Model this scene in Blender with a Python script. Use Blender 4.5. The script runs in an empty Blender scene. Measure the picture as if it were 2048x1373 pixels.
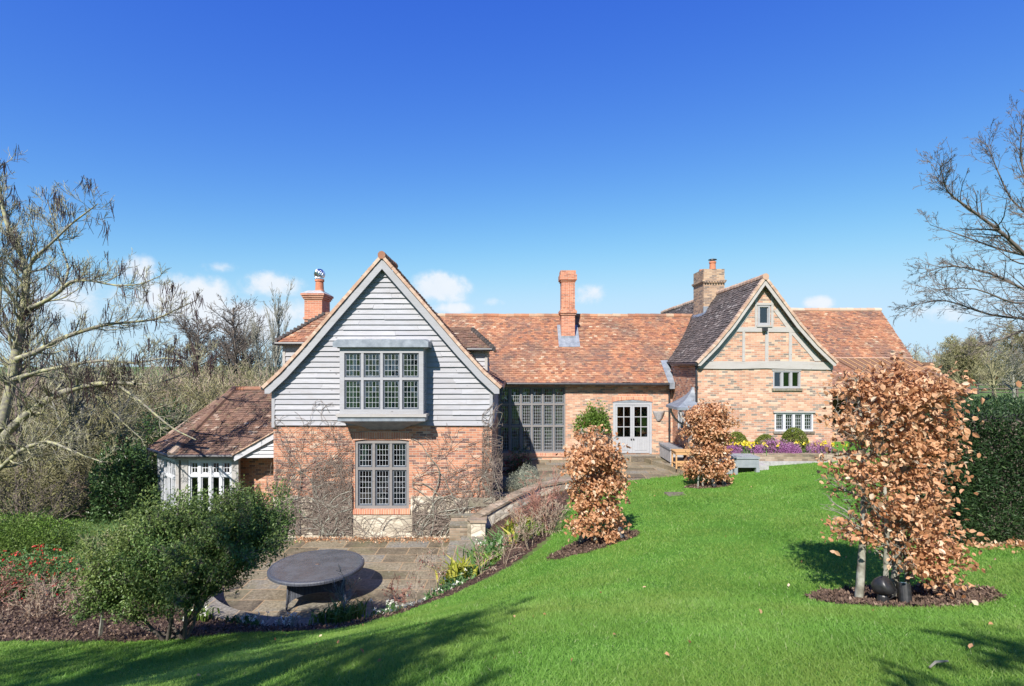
import bpy, math, random
import numpy as np
from mathutils import Vector
from mathutils.geometry import tessellate_polygon

RAD = math.radians
SC = bpy.context.scene
COL = SC.collection
RNG = np.random.default_rng(7)

# ------------------------------------------------------------------ camera, sky, sun, exposure
EYE = 5.48
FPX = 1080.0
cam_data = bpy.data.cameras.new("camera")
cam = bpy.data.objects.new("camera", cam_data)
COL.objects.link(cam)
cam.location = (0, 0, EYE)
cam.rotation_euler = (RAD(90), 0, 0)
cam_data.lens = FPX / 2048 * 36
cam_data.sensor_width = 36
cam_data.shift_y = 43.5 / 2048
cam_data.clip_start = 0.05
cam_data.clip_end = 3000
SC.camera = cam

SUN_EL = RAD(42)
SUN_AZ = math.atan2(-0.33, -0.944)
SC.view_settings.view_transform = 'Standard'
SC.view_settings.look = 'None'
SC.view_settings.exposure = 0.9
SC.view_settings.gamma = 1

world = bpy.data.worlds.new("World")
SC.world = world
world.use_nodes = True
SC.cycles.max_bounces = 7
SC.cycles.transparent_max_bounces = 12


class G:
    """Small helper round a node tree."""

    def __init__(self, nt):
        self.nt = nt

    def n(self, t, **kw):
        nd = self.nt.nodes.new(t)
        for k, v in kw.items():
            setattr(nd, k, v)
        return nd

    def put(self, sock, v):
        if hasattr(v, 'is_output'):
            self.nt.links.new(v, sock)
        elif isinstance(v, (tuple, list)) and len(v) == 3 and len(sock.default_value) == 4:
            sock.default_value = (*v, 1)
        else:
            sock.default_value = v

    def math(self, op, a, b=0.0, c=None, clamp=False):
        nd = self.n('ShaderNodeMath', operation=op, use_clamp=clamp)
        self.put(nd.inputs[0], a)
        self.put(nd.inputs[1], b)
        if c is not None:
            self.put(nd.inputs[2], c)
        return nd.outputs[0]

    def mix(self, f, a, b, mode='MIX'):
        nd = self.n('ShaderNodeMix', data_type='RGBA', blend_type=mode)
        self.put(nd.inputs[0], f)
        self.put(nd.inputs[6], a)
        self.put(nd.inputs[7], b)
        return nd.outputs[2]

    def ramp(self, f, stops, interp='LINEAR'):
        nd = self.n('ShaderNodeValToRGB')
        cr = nd.color_ramp
        cr.interpolation = interp
        while len(cr.elements) < len(stops):
            cr.elements.new(0.5)
        for e, (p, c) in zip(cr.elements, stops):
            e.position = p
            e.color = (*c, 1) if not isinstance(c, (int, float)) else (c, c, c, 1)
        self.put(nd.inputs[0], f)
        return nd.outputs[0]

    def noise(self, vec, scale, detail=3, rough=0.55):
        nd = self.n('ShaderNodeTexNoise')
        self.put(nd.inputs['Vector'], vec)
        nd.inputs['Scale'].default_value = scale
        nd.inputs['Detail'].default_value = detail
        nd.inputs['Roughness'].default_value = rough
        return nd.outputs[0]

    def stretch(self, vec, s):
        nd = self.n('ShaderNodeMapping')
        self.put(nd.inputs['Vector'], vec)
        nd.inputs['Scale'].default_value = s
        return nd.outputs[0]

    def uv(self):
        return self.n('ShaderNodeUVMap').outputs[0]

    def obj(self):
        return self.n('ShaderNodeTexCoord').outputs['Object']

    def pos(self):
        return self.n('ShaderNodeNewGeometry').outputs['Position']

    def tint(self):
        return self.n('ShaderNodeAttribute', attribute_name='tint').outputs['Fac']

    def bump(self, h, strength=0.4, dist=0.02):
        nd = self.n('ShaderNodeBump')
        self.put(nd.inputs['Height'], h)
        nd.inputs['Strength'].default_value = strength
        nd.inputs['Distance'].default_value = dist
        return nd.outputs[0]


def build_sky():
    g = G(world.node_tree)
    bg = world.node_tree.nodes['Background']
    sky = g.n('ShaderNodeTexSky', sky_type='NISHITA')
    sky.sun_disc = False
    sky.sun_elevation = SUN_EL
    sky.sun_rotation = SUN_AZ
    sky.altitude = 100
    sky.air_density = 1.0
    sky.dust_density = 0.0
    sky.ozone_density = 4.0
    # deepen the blue of the clear sky and hold the horizon back
    sp = g.n('ShaderNodeSeparateColor')
    g.put(sp.inputs[0], sky.outputs[0])
    cb = g.n('ShaderNodeCombineColor')
    for k, (a, pw, top) in enumerate(((0.34, 1.62, 3.1), (0.5, 1.36, 4.4), (2.25, 0.55, 5.8))):
        v = g.math('MULTIPLY', g.math('POWER', sp.outputs[k], pw), a)
        w_ = g.math('POWER', g.math('ADD', g.math('POWER', g.math('DIVIDE', v, top), 4.0), 1.0), 0.25)
        g.put(cb.inputs[k], g.math('DIVIDE', v, w_))
    # cumulus low in the sky: soft ellipses of direction, broken up by noise
    d = g.n('ShaderNodeTexCoord').outputs['Generated']
    sep = g.n('ShaderNodeSeparateXYZ')
    g.put(sep.inputs[0], d)
    yy = g.math('MAXIMUM', sep.outputs[1], 0.02)
    p = g.math('DIVIDE', sep.outputs[0], yy)
    q = g.math('DIVIDE', sep.outputs[2], yy)
    front = g.math('GREATER_THAN', sep.outputs[1], 0.05)
    n1 = g.noise(d, 16, 7, 0.6)
    n2 = g.noise(d, 55, 4, 0.6)
    nn = g.math('ADD', g.math('MULTIPLY', n1, 0.75), g.math('MULTIPLY', n2, 0.25))
    total = None
    for (u, v, su, sv, a) in ((880, 578, 58, 28, 1.1), (1180, 590, 34, 22, 0.85), (370, 600, 95, 46, 1.1), (540, 570, 60, 26, 0.9),
                              (270, 540, 45, 28, 0.9), (480, 640, 140, 40, 1.05), (1640, 606, 36, 13, 0.9), (430, 535, 60, 16, 0.45),
                              (985, 604, 40, 12, 0.4), (620, 512, 24, 14, 0.25), (1900, 630, 130, 22, 0.55), (900, 616, 50, 14, 0.7),
                              (1090, 570, 30, 14, 0.3), (140, 600, 130, 50, 0.7), (-250, 590, 160, 50, 0.8), (2350, 600, 160, 40, 0.7)):
        cp, cq = (u - 1024) / FPX, (730 - v) / FPX
        a1 = g.math('DIVIDE', g.math('SUBTRACT', p, cp), su / FPX)
        a2 = g.math('DIVIDE', g.math('SUBTRACT', q, cq), sv / FPX)
        r2 = g.math('ADD', g.math('MULTIPLY', a1, a1), g.math('MULTIPLY', a2, a2))
        e = g.math('MULTIPLY', g.math('EXPONENT', g.math('MULTIPLY', r2, -0.8)), a)
        total = e if total is None else g.math('MAXIMUM', total, e)
    dens = g.math('ADD', total, g.math('MULTIPLY', g.math('MULTIPLY', g.math('SUBTRACT', nn, 0.47), 2.3), g.math('MULTIPLY', total, 2.2, clamp=True)))
    mr = g.n('ShaderNodeMapRange', interpolation_type='SMOOTHSTEP')
    g.put(mr.inputs[0], dens)
    mr.inputs[1].default_value = 0.3
    mr.inputs[2].default_value = 0.95
    c = g.math('MULTIPLY', g.math('MULTIPLY', mr.outputs[0], 0.92), front)
    cloud = g.mix(n1, (4.0, 4.5, 5.2), (5.4, 5.45, 5.5))
    col = g.mix(c, cb.outputs[0], cloud)
    g.put(bg.inputs['Color'], col)
    bg.inputs['Strength'].default_value = 0.10


build_sky()
sun_data = bpy.data.lights.new("sun", 'SUN')
sun_data.energy = 4.8
sun_data.angle = RAD(0.53)
sun_data.color = (1.0, 0.945, 0.87)
sun = bpy.data.objects.new("sun", sun_data)
COL.objects.link(sun)
SUN_DIR = Vector((0.33 * math.cos(SUN_EL), 0.944 * math.cos(SUN_EL), -math.sin(SUN_EL)))
sun.rotation_euler = SUN_DIR.to_track_quat('-Z', 'Y').to_euler()
sun.location = (-10, -20, 30)


# ------------------------------------------------------------------ helpers
def at(u, v, y):
    """A point of the place from its bearing and its distance."""
    return np.array(((u - 1024) * y / FPX, y, EYE - (v - 730) * y / FPX))


ORI = {}


def nrm(v):
    v = np.asarray(v, float)
    return v / (np.linalg.norm(v, axis=-1, keepdims=True) + 1e-12)


class MB:
    def __init__(self):
        self.V, self.F, self.T, self.M, self.n = [], [], [], [], 0

    def add(self, V, F, t=0.5, m=0):
        V = np.asarray(V, float).reshape(-1, 3)
        F = np.asarray(F, int)
        if F.ndim == 1:
            F = F[None]
        if len(F) == 0:
            return self
        self.V.append(V)
        self.F.append(F + self.n)
        self.T.append(np.broadcast_to(np.asarray(t, float), (len(F),)))
        self.M.append(np.full(len(F), m, int))
        self.n += len(V)
        return self

    def poly(self, pts, t=0.5, m=0):
        return self.add(pts, np.arange(len(pts)), t, m)

    def box(self, x0, x1, y0, y1, z0, z1, t=0.5, m=0):
        return self.obox((0, 0, 0), (1, 0, 0), (0, 1, 0), (0, 0, 1), x0, x1, y0, y1, z0, z1, t, m)

    def obox(self, O, A, B, C, a0, a1, b0, b1, c0, c1, t=0.5, m=0):
        O, A, B, C = (np.asarray(k, float) for k in (O, A, B, C))
        P = [O + A * a + B * b + C * c for c in (c0, c1) for b in (b0, b1) for a in (a0, a1)]
        F = [(0, 2, 3, 1), (4, 5, 7, 6), (0, 1, 5, 4), (2, 6, 7, 3), (0, 4, 6, 2), (1, 3, 7, 5)]
        if np.dot(np.cross(A, B), C) < 0:
            F = [f[::-1] for f in F]
        return self.add(P, F, t, m)

    def prism(self, poly, fn, d0, d1, t=0.5, m=0):
        """Extrude a 2-D outline: fn(a, b, d) gives the point."""
        n = len(poly)
        P = [fn(a, b, d0) for a, b in poly] + [fn(a, b, d1) for a, b in poly]
        self.add(P, [[i, (i + 1) % n, n + (i + 1) % n, n + i] for i in range(n)], t, m)
        for off, d in ((0, d0), (n, d1)):
            tri = tessellate_polygon([[Vector((a, b, 0)) for a, b in poly]])
            self.add([fn(a, b, d) for a, b in poly], [list(k) for k in tri], t, m)
        return self

    def tube(self, pts, r, sides=8, t=0.5, m=0, cap=True):
        pts = np.asarray(pts, float)
        r = np.broadcast_to(np.asarray(r, float), (len(pts),))
        V, F = tubes([(pts, r)], lambda q: sides)
        self.add(V, F, t, m)
        if cap:
            k = len(pts)
            self.add(V[:sides], np.arange(sides), t, m)
            self.add(V[-sides:], np.arange(sides)[::-1], t, m)
        return self

    def lathe(self, c, prof, sides=20, t=0.5, m=0):
        a = np.arange(sides) * 2 * math.pi / sides
        V = np.array([[c[0] + r * math.cos(k), c[1] + r * math.sin(k), c[2] + z] for r, z in prof for k in a])
        F = [[i * sides + j, i * sides + (j + 1) % sides, (i + 1) * sides + (j + 1) % sides, (i + 1) * sides + j]
             for i in range(len(prof) - 1) for j in range(sides)]
        self.add(V, F, t, m)
        for i, (r, z) in enumerate(prof):
            if i in (0, len(prof) - 1) and r > 1e-4:
                self.add(V[i * sides:(i + 1) * sides], np.arange(sides), t, m)
        return self

    def build(self, name, mats, parent=None, base=None, uv=True, smooth=False):
        me = bpy.data.meshes.new(name)
        if not self.V:
            self.poly([(0, 0, 0), (0.001, 0, 0), (0, 0, 0.001)])
        V = np.concatenate(self.V)
        tot = np.concatenate([np.full(len(f), f.shape[1], int) for f in self.F])
        loops = np.concatenate([f.reshape(-1) for f in self.F])
        starts = np.concatenate([[0], np.cumsum(tot)[:-1]])
        o = bpy.data.objects.new(name, me)
        if parent is not None:
            org = ORI[parent.name]
        elif base is not None:
            org = np.asarray(base, float)
            o.location = org
        else:
            org = np.zeros(3)
        me.vertices.add(len(V))
        me.vertices.foreach_set('co', (V - org).astype(np.float32).reshape(-1))
        me.loops.add(len(loops))
        me.loops.foreach_set('vertex_index', loops.astype(np.int32))
        me.polygons.add(len(tot))
        me.polygons.foreach_set('loop_start', starts.astype(np.int32))
        me.polygons.foreach_set('loop_total', tot.astype(np.int32))
        me.polygons.foreach_set('material_index', np.concatenate(self.M).astype(np.int32))
        me.polygons.foreach_set('use_smooth', np.full(len(tot), smooth, bool))
        me.update(calc_edges=True)
        me.attributes.new('tint', 'FLOAT', 'FACE').data.foreach_set('value', np.concatenate(self.T).astype(np.float32))
        if uv:
            nn = np.empty(len(tot) * 3, np.float32)
            me.polygons.foreach_get('normal', nn)
            nn = np.repeat(nn.reshape(-1, 3), tot, axis=0)
            flat = np.abs(nn[:, 2]) > 0.985
            tx = np.stack([-nn[:, 1], nn[:, 0], np.zeros(len(nn))], 1)
            tx[flat] = (1, 0, 0)
            tx = nrm(tx)
            # keep left to right running one way on opposite faces
            sgn = np.where(np.abs(tx[:, 0]) > np.abs(tx[:, 1]), np.sign(tx[:, 0]), np.sign(tx[:, 1]))
            tx *= np.where(sgn == 0, 1, sgn)[:, None]
            ty = np.cross(nn, tx)
            ty *= np.where(np.where(flat, ty[:, 1], ty[:, 2]) < 0, -1, 1)[:, None]
            P = V[loops]
            U = np.stack([(P * tx).sum(1), (P * ty).sum(1)], 1)
            me.uv_layers.new(name='UVMap').data.foreach_set('uv', U.astype(np.float32).reshape(-1))
        for mt in (mats if isinstance(mats, (list, tuple)) else [mats]):
            me.materials.append(mt)
        COL.objects.link(o)
        if parent is not None:
            o.parent = parent
        ORI[o.name] = org
        return o


def thing(name, label, cat, loc, group=None):
    o = bpy.data.objects.new(name, None)
    o.empty_display_size = 0.2
    COL.objects.link(o)
    o.location = tuple(float(k) for k in loc)
    ORI[o.name] = np.asarray(loc, float)
    return tag(o, label, cat, group)


def tag(o, label=None, cat=None, group=None, kind=None):
    for k, v in (('label', label), ('category', cat), ('group', group), ('kind', kind)):
        if v:
            o[k] = v
    return o


def dup(root, loc, label=None, group=None):
    r = root.copy()
    COL.objects.link(r)
    r.location = tuple(float(k) for k in loc)
    if label:
        r['label'] = label
    if group:
        r['group'] = group
    for ch in list(root.children):
        c = ch.copy()
        COL.objects.link(c)
        c.parent = r
        for gch in list(ch.children):
            d = gch.copy()
            COL.objects.link(d)
            d.parent = c
    return r


# ---- branches, tubes and leaves
def tubes(polys, sides_of):
    groups = {}
    for pts, r in polys:
        groups.setdefault((len(pts), sides_of(float(np.max(r)))), []).append((pts, r))
    Vs, Fs, off = [], [], 0
    for (n, k), lst in groups.items():
        P = np.array([a for a, _ in lst], float)
        Rr = np.array([np.broadcast_to(b, (n,)) for _, b in lst], float)
        T = np.gradient(P, axis=1) if n > 2 else np.repeat((P[:, 1:] - P[:, :1]), 2, axis=1)
        T = nrm(T)
        ref = np.where(np.abs(nrm(P[:, -1] - P[:, 0])[:, 2:3]) > 0.85, np.array([[1.0, 0.2, 0]]), np.array([[0, 0, 1.0]]))
        A = nrm(np.cross(T, ref[:, None, :]))
        B = np.cross(T, A)
        ang = np.arange(k) * 2 * math.pi / k
        ring = P[:, :, None, :] + Rr[:, :, None, None] * (np.cos(ang)[None, None, :, None] * A[:, :, None, :] + np.sin(ang)[None, None, :, None] * B[:, :, None, :])
        m = len(lst)
        Vs.append(ring.reshape(-1, 3))
        base = (np.arange(m)[:, None, None] * n + np.arange(n - 1)[None, :, None]) * k
        j = np.arange(k)[None, None, :]
        j2 = (j + 1) % k
        F = np.stack([base + j, base + j2, base + k + j2, base + k + j], -1).reshape(-1, 4)
        Fs.append(F + off)
        off += m * n * k
    return np.concatenate(Vs), np.concatenate(Fs)


def side_of(r):
    return 9 if r > 0.12 else 6 if r > 0.04 else 4 if r > 0.012 else 3


def grow(out, rng, p, d, L, r, lev, S):
    n = S['seg'][lev]
    pts, P, d = [p], p, nrm(d)
    for i in range(n):
        d = nrm(d + rng.normal(0, S['wig'][lev], 3) + np.array((0, 0, S['trop'][lev])))
        P = P + d * (L / n)
        pts.append(P)
    pts = np.array(pts)
    rr = np.maximum(np.linspace(r, r * S.get('tip', 0.35), n + 1), S['minr'])
    out.append((pts, rr, lev))
    if lev + 1 < len(S['seg']):
        kids_of(out, rng, pts, rr, L, lev, S)


def kids_of(out, rng, pts, rr, L, lev, S):
    n = len(pts) - 1
    k = max(0, int(round(S['kids'][lev] * rng.uniform(0.75, 1.25))))
    for j in range(k):
        t = rng.uniform(S['from'][lev], 1.0)
        i = min(int(t * n), n - 1)
        f = t * n - i
        q = pts[i] * (1 - f) + pts[i + 1] * f
        tn = nrm(pts[i + 1] - pts[i])
        side = rng.normal(0, 1, 3)
        side = nrm(side - tn * np.dot(side, tn))
        a = RAD(S['ang'][lev]) * rng.uniform(0.6, 1.3)
        cd = tn * math.cos(a) + side * math.sin(a)
        cl = L * S['len'][lev] * (1 - 0.45 * t) * rng.uniform(0.6, 1.25)
        grow(out, rng, q, cd, cl, max((rr[i] * (1 - f) + rr[i + 1] * f) * S.get('thin', 0.6), S['minr']), lev + 1, S)


def along(polys, rng, per_m, jit, levels=None, tmin=0.0):
    """Points scattered along branches."""
    out = []
    for q in polys:
        pts = q[0]
        if levels is not None and q[2] not in levels:
            continue
        seg = np.linalg.norm(np.diff(pts, axis=0), axis=1).sum()
        k = rng.poisson(seg * per_m)
        if k:
            t = rng.uniform(tmin, 1, k) * (len(pts) - 1)
            i = np.minimum(t.astype(int), len(pts) - 2)
            f = (t - i)[:, None]
            out.append(pts[i] * (1 - f) + pts[i + 1] * f)
    if not out:
        return np.zeros((0, 3))
    P = np.concatenate(out)
    return P + rng.normal(0, jit, P.shape)


def leaves(mb, P, rng, size, aspect=0.55, fold=0.25, up=0.0, axis=None, var=0.35, t=None, m=0, shape='diamond', axis_w=1.2):
    """Folded leaf blades: two triangles each."""
    n = len(P)
    if n == 0:
        return mb
    A = rng.normal(0, 1, (n, 3))
    if axis is not None:
        A = A + np.asarray(axis) * axis_w
    A = nrm(A)
    N = rng.normal(0, 1, (n, 3)) + np.array((0, 0, up))
    B = nrm(np.cross(N, A))
    C = np.cross(A, B)
    s = (size * rng.uniform(1 - var, 1 + var, n))[:, None]
    w = s * aspect * 0.5
    fo = rng.uniform(0.3, 1.0, n)[:, None] * fold
    if shape == 'oval':
        bend = rng.normal(0, 0.22, n)[:, None] * s
        e1, e2 = P + A * s * 0.28 + C * bend * 0.5, P + A * s * 0.68 + C * bend * 0.7
        cu = C * w * fo * 1.6
        V = np.stack([P, e1 + B * w * 0.95 + cu, e2 + B * w * 0.8 + cu, P + A * s, e2 - B * w * 0.8 + cu * rng.uniform(-0.4, 1, n)[:, None], e1 - B * w * 0.95 + cu], 1)
        F = np.arange(n)[:, None] * 6
        F = np.concatenate([F + np.array([[0, 1, 2, 3]]), F + np.array([[0, 3, 4, 5]])], 0)
        tt = rng.uniform(0, 1, n) if t is None else np.broadcast_to(t, (n,))
        mb.add(V.reshape(-1, 3), F, np.concatenate([tt, tt]), m)
        return mb
    mid = P + A * s * 0.45
    V = np.stack([P, mid + B * w + C * w * fo * 2, P + A * s, mid - B * w + C * w * fo * 2], 1)
    F = np.arange(n)[:, None] * 4
    F = np.concatenate([F + np.array([[0, 1, 2]]), F + np.array([[0, 2, 3]])], 0)
    tt = rng.uniform(0, 1, n) if t is None else np.broadcast_to(t, (n,))
    mb.add(V.reshape(-1, 3), F, np.concatenate([tt, tt]), m)
    return mb


def blades(mb, P, rng, length, width, lean=0.35, var=0.4, t=None, m=0, segs=1):
    """Upright grass-like blades: one bent strip each."""
    n = len(P)
    if n == 0:
        return mb
    L = (np.broadcast_to(length, (n,)) * rng.uniform(1 - var, 1 + var, n))[:, None]
    W = np.broadcast_to(width, (n,))[:, None]
    a = rng.uniform(0, 2 * math.pi, n)
    S = np.stack([np.cos(a), np.sin(a), np.zeros(n)], 1)
    b = rng.uniform(0, 2 * math.pi, n)
    D = np.stack([np.cos(b), np.sin(b), np.zeros(n)], 1) * rng.uniform(0, 2 * lean, n)[:, None]
    Z = np.array((0, 0, 1.0))
    tt = rng.uniform(0, 1, n) if t is None else np.broadcast_to(t, (n,))
    if segs == 1:
        V = np.stack([P - S * W / 2, P + S * W / 2, P + (Z + D) * L], 1)
        mb.add(V.reshape(-1, 3), np.arange(n * 3).reshape(-1, 3), tt, m)
    else:
        m1 = P + (Z + D * 0.35) * L * 0.55
        tip = P + (Z * 0.85 + D * 1.3) * L
        V = np.stack([P - S * W / 2, P + S * W / 2, m1 + S * W / 2, m1 - S * W / 2, tip], 1)
        i = np.arange(n)[:, None] * 5
        mb.add(V.reshape(-1, 3), i + np.array([[0, 1, 2, 3]]), tt, m)
        mb.F.append(i + np.array([[3, 2, 4]]) + mb.n - n * 5)
        mb.T.append(tt)
        mb.M.append(np.full(n, m, int))
    return mb


def wood(mb, polys, t=0.5, m=0):
    if polys:
        V, F = tubes([(q[0], q[1]) for q in polys], side_of)
        mb.add(V, F, t, m)
    return mb


def inside(px, py, poly):
    poly = np.asarray(poly, float)
    c = np.zeros(np.shape(px), bool)
    j = len(poly) - 1
    for i in range(len(poly)):
        (xi, yi), (xj, yj) = poly[i], poly[j]
        hit = ((yi > py) != (yj > py)) & (px < (xj - xi) * (py - yi) / ((yj - yi) if yj != yi else 1e-9) + xi)
        c ^= hit
        j = i
    return c


# ------------------------------------------------------------------ materials
def new_mat(name):
    m = bpy.data.materials.new(name)
    m.use_nodes = True
    g = G(m.node_tree)
    return m, g, m.node_tree.nodes['Principled BSDF']


def simple(name, stops, scale=6.0, rough=0.7, use='obj', stretch=None, bump=0.0, metal=0.0, detail=4, bdist=0.01, spec=None):
    m, g, b = new_mat(name)
    vec = g.obj() if use == 'obj' else g.uv()
    if stretch:
        vec = g.stretch(vec, stretch)
    f = g.noise(vec, scale, detail)
    g.put(b.inputs['Base Color'], g.ramp(f, stops))
    b.inputs['Roughness'].default_value = rough
    b.inputs['Metallic'].default_value = metal
    if spec is not None:
        b.inputs['Specular IOR Level'].default_value = spec
    if bump:
        g.put(b.inputs['Normal'], g.bump(f, bump, bdist))
    return m


def brick_mat(name, stops, mortar, dirt=(0.75, 0.7, 0.66), w=0.225, h=0.075, rough=0.9, msize=0.007, dirt_amt=0.5):
    m, g, b = new_mat(name)
    uv = g.uv()
    wob = g.n('ShaderNodeVectorMath', operation='ADD')
    ns = g.n('ShaderNodeTexNoise')
    g.put(ns.inputs['Vector'], uv)
    ns.inputs['Scale'].default_value = 3.0
    sc = g.n('ShaderNodeVectorMath', operation='SCALE')
    g.put(sc.inputs[0], ns.outputs['Color'])
    sc.inputs['Scale'].default_value = 0.018
    g.put(wob.inputs[0], uv)
    g.put(wob.inputs[1], sc.outputs[0])
    bt = g.n('ShaderNodeTexBrick', offset=0.5, offset_frequency=2)
    g.put(bt.inputs['Vector'], wob.outputs[0])
    bt.inputs['Color1'].default_value = (0, 0, 0, 1)
    bt.inputs['Color2'].default_value = (1, 1, 1, 1)
    bt.inputs['Mortar'].default_value = (0.5, 0.5, 0.5, 1)
    bt.inputs['Scale'].default_value = 1
    bt.inputs['Mortar Size'].default_value = msize
    bt.inputs['Mortar Smooth'].default_value = 0.2
    bt.inputs['Brick Width'].default_value = w
    bt.inputs['Row Height'].default_value = h
    col = g.ramp(bt.outputs['Color'], stops)
    n1 = g.noise(uv, 1.3, 4)
    n2 = g.noise(uv, 26, 3)
    col = g.mix(g.math('MULTIPLY', n2, 0.3), col, g.mix(0.5, col, (0.62, 0.5, 0.4)))
    col = g.mix(bt.outputs['Fac'], col, mortar)
    blot = g.ramp(n1, [(0.38, 0.0), (0.68, 1.0)])
    col = g.mix(g.math('MULTIPLY', blot, dirt_amt), col, g.mix(1.0, col, dirt, 'MULTIPLY'))
    g.put(b.inputs['Base Color'], col)
    b.inputs['Roughness'].default_value = rough
    hgt = g.math('ADD', g.math('SUBTRACT', 1.0, bt.outputs['Fac']), g.math('MULTIPLY', n2, 0.5))
    g.put(b.inputs['Normal'], g.bump(hgt, 0.5, 0.008))
    return m


def tile_mat(name, stops, dark, patch=(0.5, 0.72), patch_amt=0.75, moss=None):
    m, g, b = new_mat(name)
    uv = g.uv()
    p = g.pos()
    t = g.tint()
    col = g.ramp(t, stops)
    n1 = g.noise(p, 0.9, 5, 0.62)
    n2 = g.noise(p, 38, 2)
    f = g.ramp(n1, [(patch[0], 0.0), (patch[1], 1.0)])
    col = g.mix(g.math('MULTIPLY', f, patch_amt), col, g.mix(g.math('MULTIPLY', t, 0.35), dark, col))
    col = g.mix(g.math('MULTIPLY', n2, 0.5), col, g.mix(1.0, col, (0.55, 0.5, 0.48), 'MULTIPLY'))
    if moss:
        n3 = g.noise(p, 5.5, 4, 0.7)
        col = g.mix(g.ramp(n3, [(0.55, 0.0), (0.72, 0.8)]), col, moss)
    g.put(b.inputs['Base Color'], col)
    b.inputs['Roughness'].default_value = 0.9
    g.put(b.inputs['Normal'], g.bump(n2, 0.4, 0.01))
    return m


def leaf_mat(name, stops, trans=0.35, rough=0.55, nscale=1.5, nstr=0.5, ncol=None, spec=0.35):
    m, g, b = new_mat(name)
    col = g.ramp(g.tint(), stops)
    nz = g.noise(g.obj(), nscale, 3)
    col = g.mix(g.math('MULTIPLY', g.ramp(nz, [(0.35, 0.0), (0.7, 1.0)]), nstr), col, ncol if ncol else g.mix(1.0, col, (0.6, 0.65, 0.6), 'MULTIPLY'))
    g.put(b.inputs['Base Color'], col)
    b.inputs['Roughness'].default_value = rough
    b.inputs['Specular IOR Level'].default_value = spec
    if trans:
        tr = g.n('ShaderNodeBsdfTranslucent')
        g.put(tr.inputs['Color'], col)
        mx = g.n('ShaderNodeMixShader')
        mx.inputs[0].default_value = trans
        g.put(mx.inputs[1], b.outputs[0])
        g.put(mx.inputs[2], tr.outputs[0])
        g.put(m.node_tree.nodes['Material Output'].inputs['Surface'], mx.outputs[0])
    return m


def board_mat(name, c0, c1, stain, rough=0.8):
    m, g, b = new_mat(name)
    uv = g.uv()
    gr = g.noise(g.stretch(uv, (1.2, 38, 1)), 2.0, 5, 0.65)
    bl = g.noise(g.stretch(uv, (0.9, 3.5, 1)), 1.6, 4, 0.6)
    kn = g.noise(g.stretch(uv, (2.2, 5.5, 1)), 2.4, 1)
    col = g.mix(gr, c0, c1)
    col = g.mix(g.math('MULTIPLY', g.tint(), 0.55), col, g.mix(1.0, col, (0.62, 0.62, 0.64), 'MULTIPLY'))
    col = g.mix(g.ramp(bl, [(0.48, 0.0), (0.75, 0.65)]), col, stain)
    col = g.mix(g.ramp(kn, [(0.73, 0.0), (0.78, 0.8)]), col, (0.09, 0.08, 0.075))
    g.put(b.inputs['Base Color'], col)
    b.inputs['Roughness'].default_value = rough
    g.put(b.inputs['Normal'], g.bump(gr, 0.35, 0.006))
    return m


def flag_mat(name, stops, w, h, joint, lichen=True):
    m, g, b = new_mat(name)
    uv = g.uv()
    bt = g.n('ShaderNodeTexBrick', offset=0.37, offset_frequency=2, squash=1.4, squash_frequency=3)
    wob = g.n('ShaderNodeVectorMath', operation='ADD')
    ns = g.n('ShaderNodeTexNoise')
    g.put(ns.inputs['Vector'], uv)
    ns.inputs['Scale'].default_value = 2.5
    sc = g.n('ShaderNodeVectorMath', operation='SCALE')
    g.put(sc.inputs[0], ns.outputs['Color'])
    sc.inputs['Scale'].default_value = 0.05
    g.put(wob.inputs[0], uv)
    g.put(wob.inputs[1], sc.outputs[0])
    g.put(bt.inputs['Vector'], wob.outputs[0])
    bt.inputs['Color1'].default_value = (0, 0, 0, 1)
    bt.inputs['Color2'].default_value = (1, 1, 1, 1)
    bt.inputs['Scale'].default_value = 1
    bt.inputs['Mortar Size'].default_value = 0.016
    bt.inputs['Brick Width'].default_value = w
    bt.inputs['Row Height'].default_value = h
    n1 = g.noise(uv, 1.7, 5, 0.65)
    n2 = g.noise(uv, 14, 5, 0.65)
    f = g.math('ADD', g.math('MULTIPLY', bt.outputs['Color'], 0.4), g.math('MULTIPLY', n1, 0.6))
    col = g.ramp(f, stops)
    col = g.mix(g.ramp(n2, [(0.36, 0.0), (0.66, 0.95)]), col, g.mix(1.0, col, (0.4, 0.4, 0.36), 'MULTIPLY'))
    n4 = g.noise(uv, 0.8, 4, 0.7)
    col = g.mix(g.ramp(n4, [(0.5, 0.0), (0.68, 0.6)]), col, (0.11, 0.105, 0.05))
    if lichen:
        n3 = g.noise(uv, 9, 4, 0.7)
        col = g.mix(g.ramp(n3, [(0.62, 0.0), (0.72, 0.75)]), col, (0.42, 0.41, 0.35))
    col = g.mix(bt.outputs['Fac'], col, joint)
    g.put(b.inputs['Base Color'], col)
    b.inputs['Roughness'].default_value = 0.75
    g.put(b.inputs['Normal'], g.bump(g.math('SUBTRACT', n2, g.math('MULTIPLY', bt.outputs['Fac'], 1.5)), 0.5, 0.012))
    return m


def ground_mat(name, stops, scale, fine, rough=0.95, bump=0.6, bdist=0.03):
    m, g, b = new_mat(name)
    p = g.pos()
    n1 = g.noise(p, scale, 5, 0.6)
    n2 = g.noise(p, fine, 4, 0.7)
    f = g.math('ADD', g.math('MULTIPLY', n1, 0.55), g.math('MULTIPLY', n2, 0.45))
    g.put(b.inputs['Base Color'], g.ramp(f, stops))
    b.inputs['Roughness'].default_value = rough
    b.inputs['Specular IOR Level'].default_value = 0.15
    g.put(b.inputs['Normal'], g.bump(n2, bump, bdist))
    return m


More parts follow.
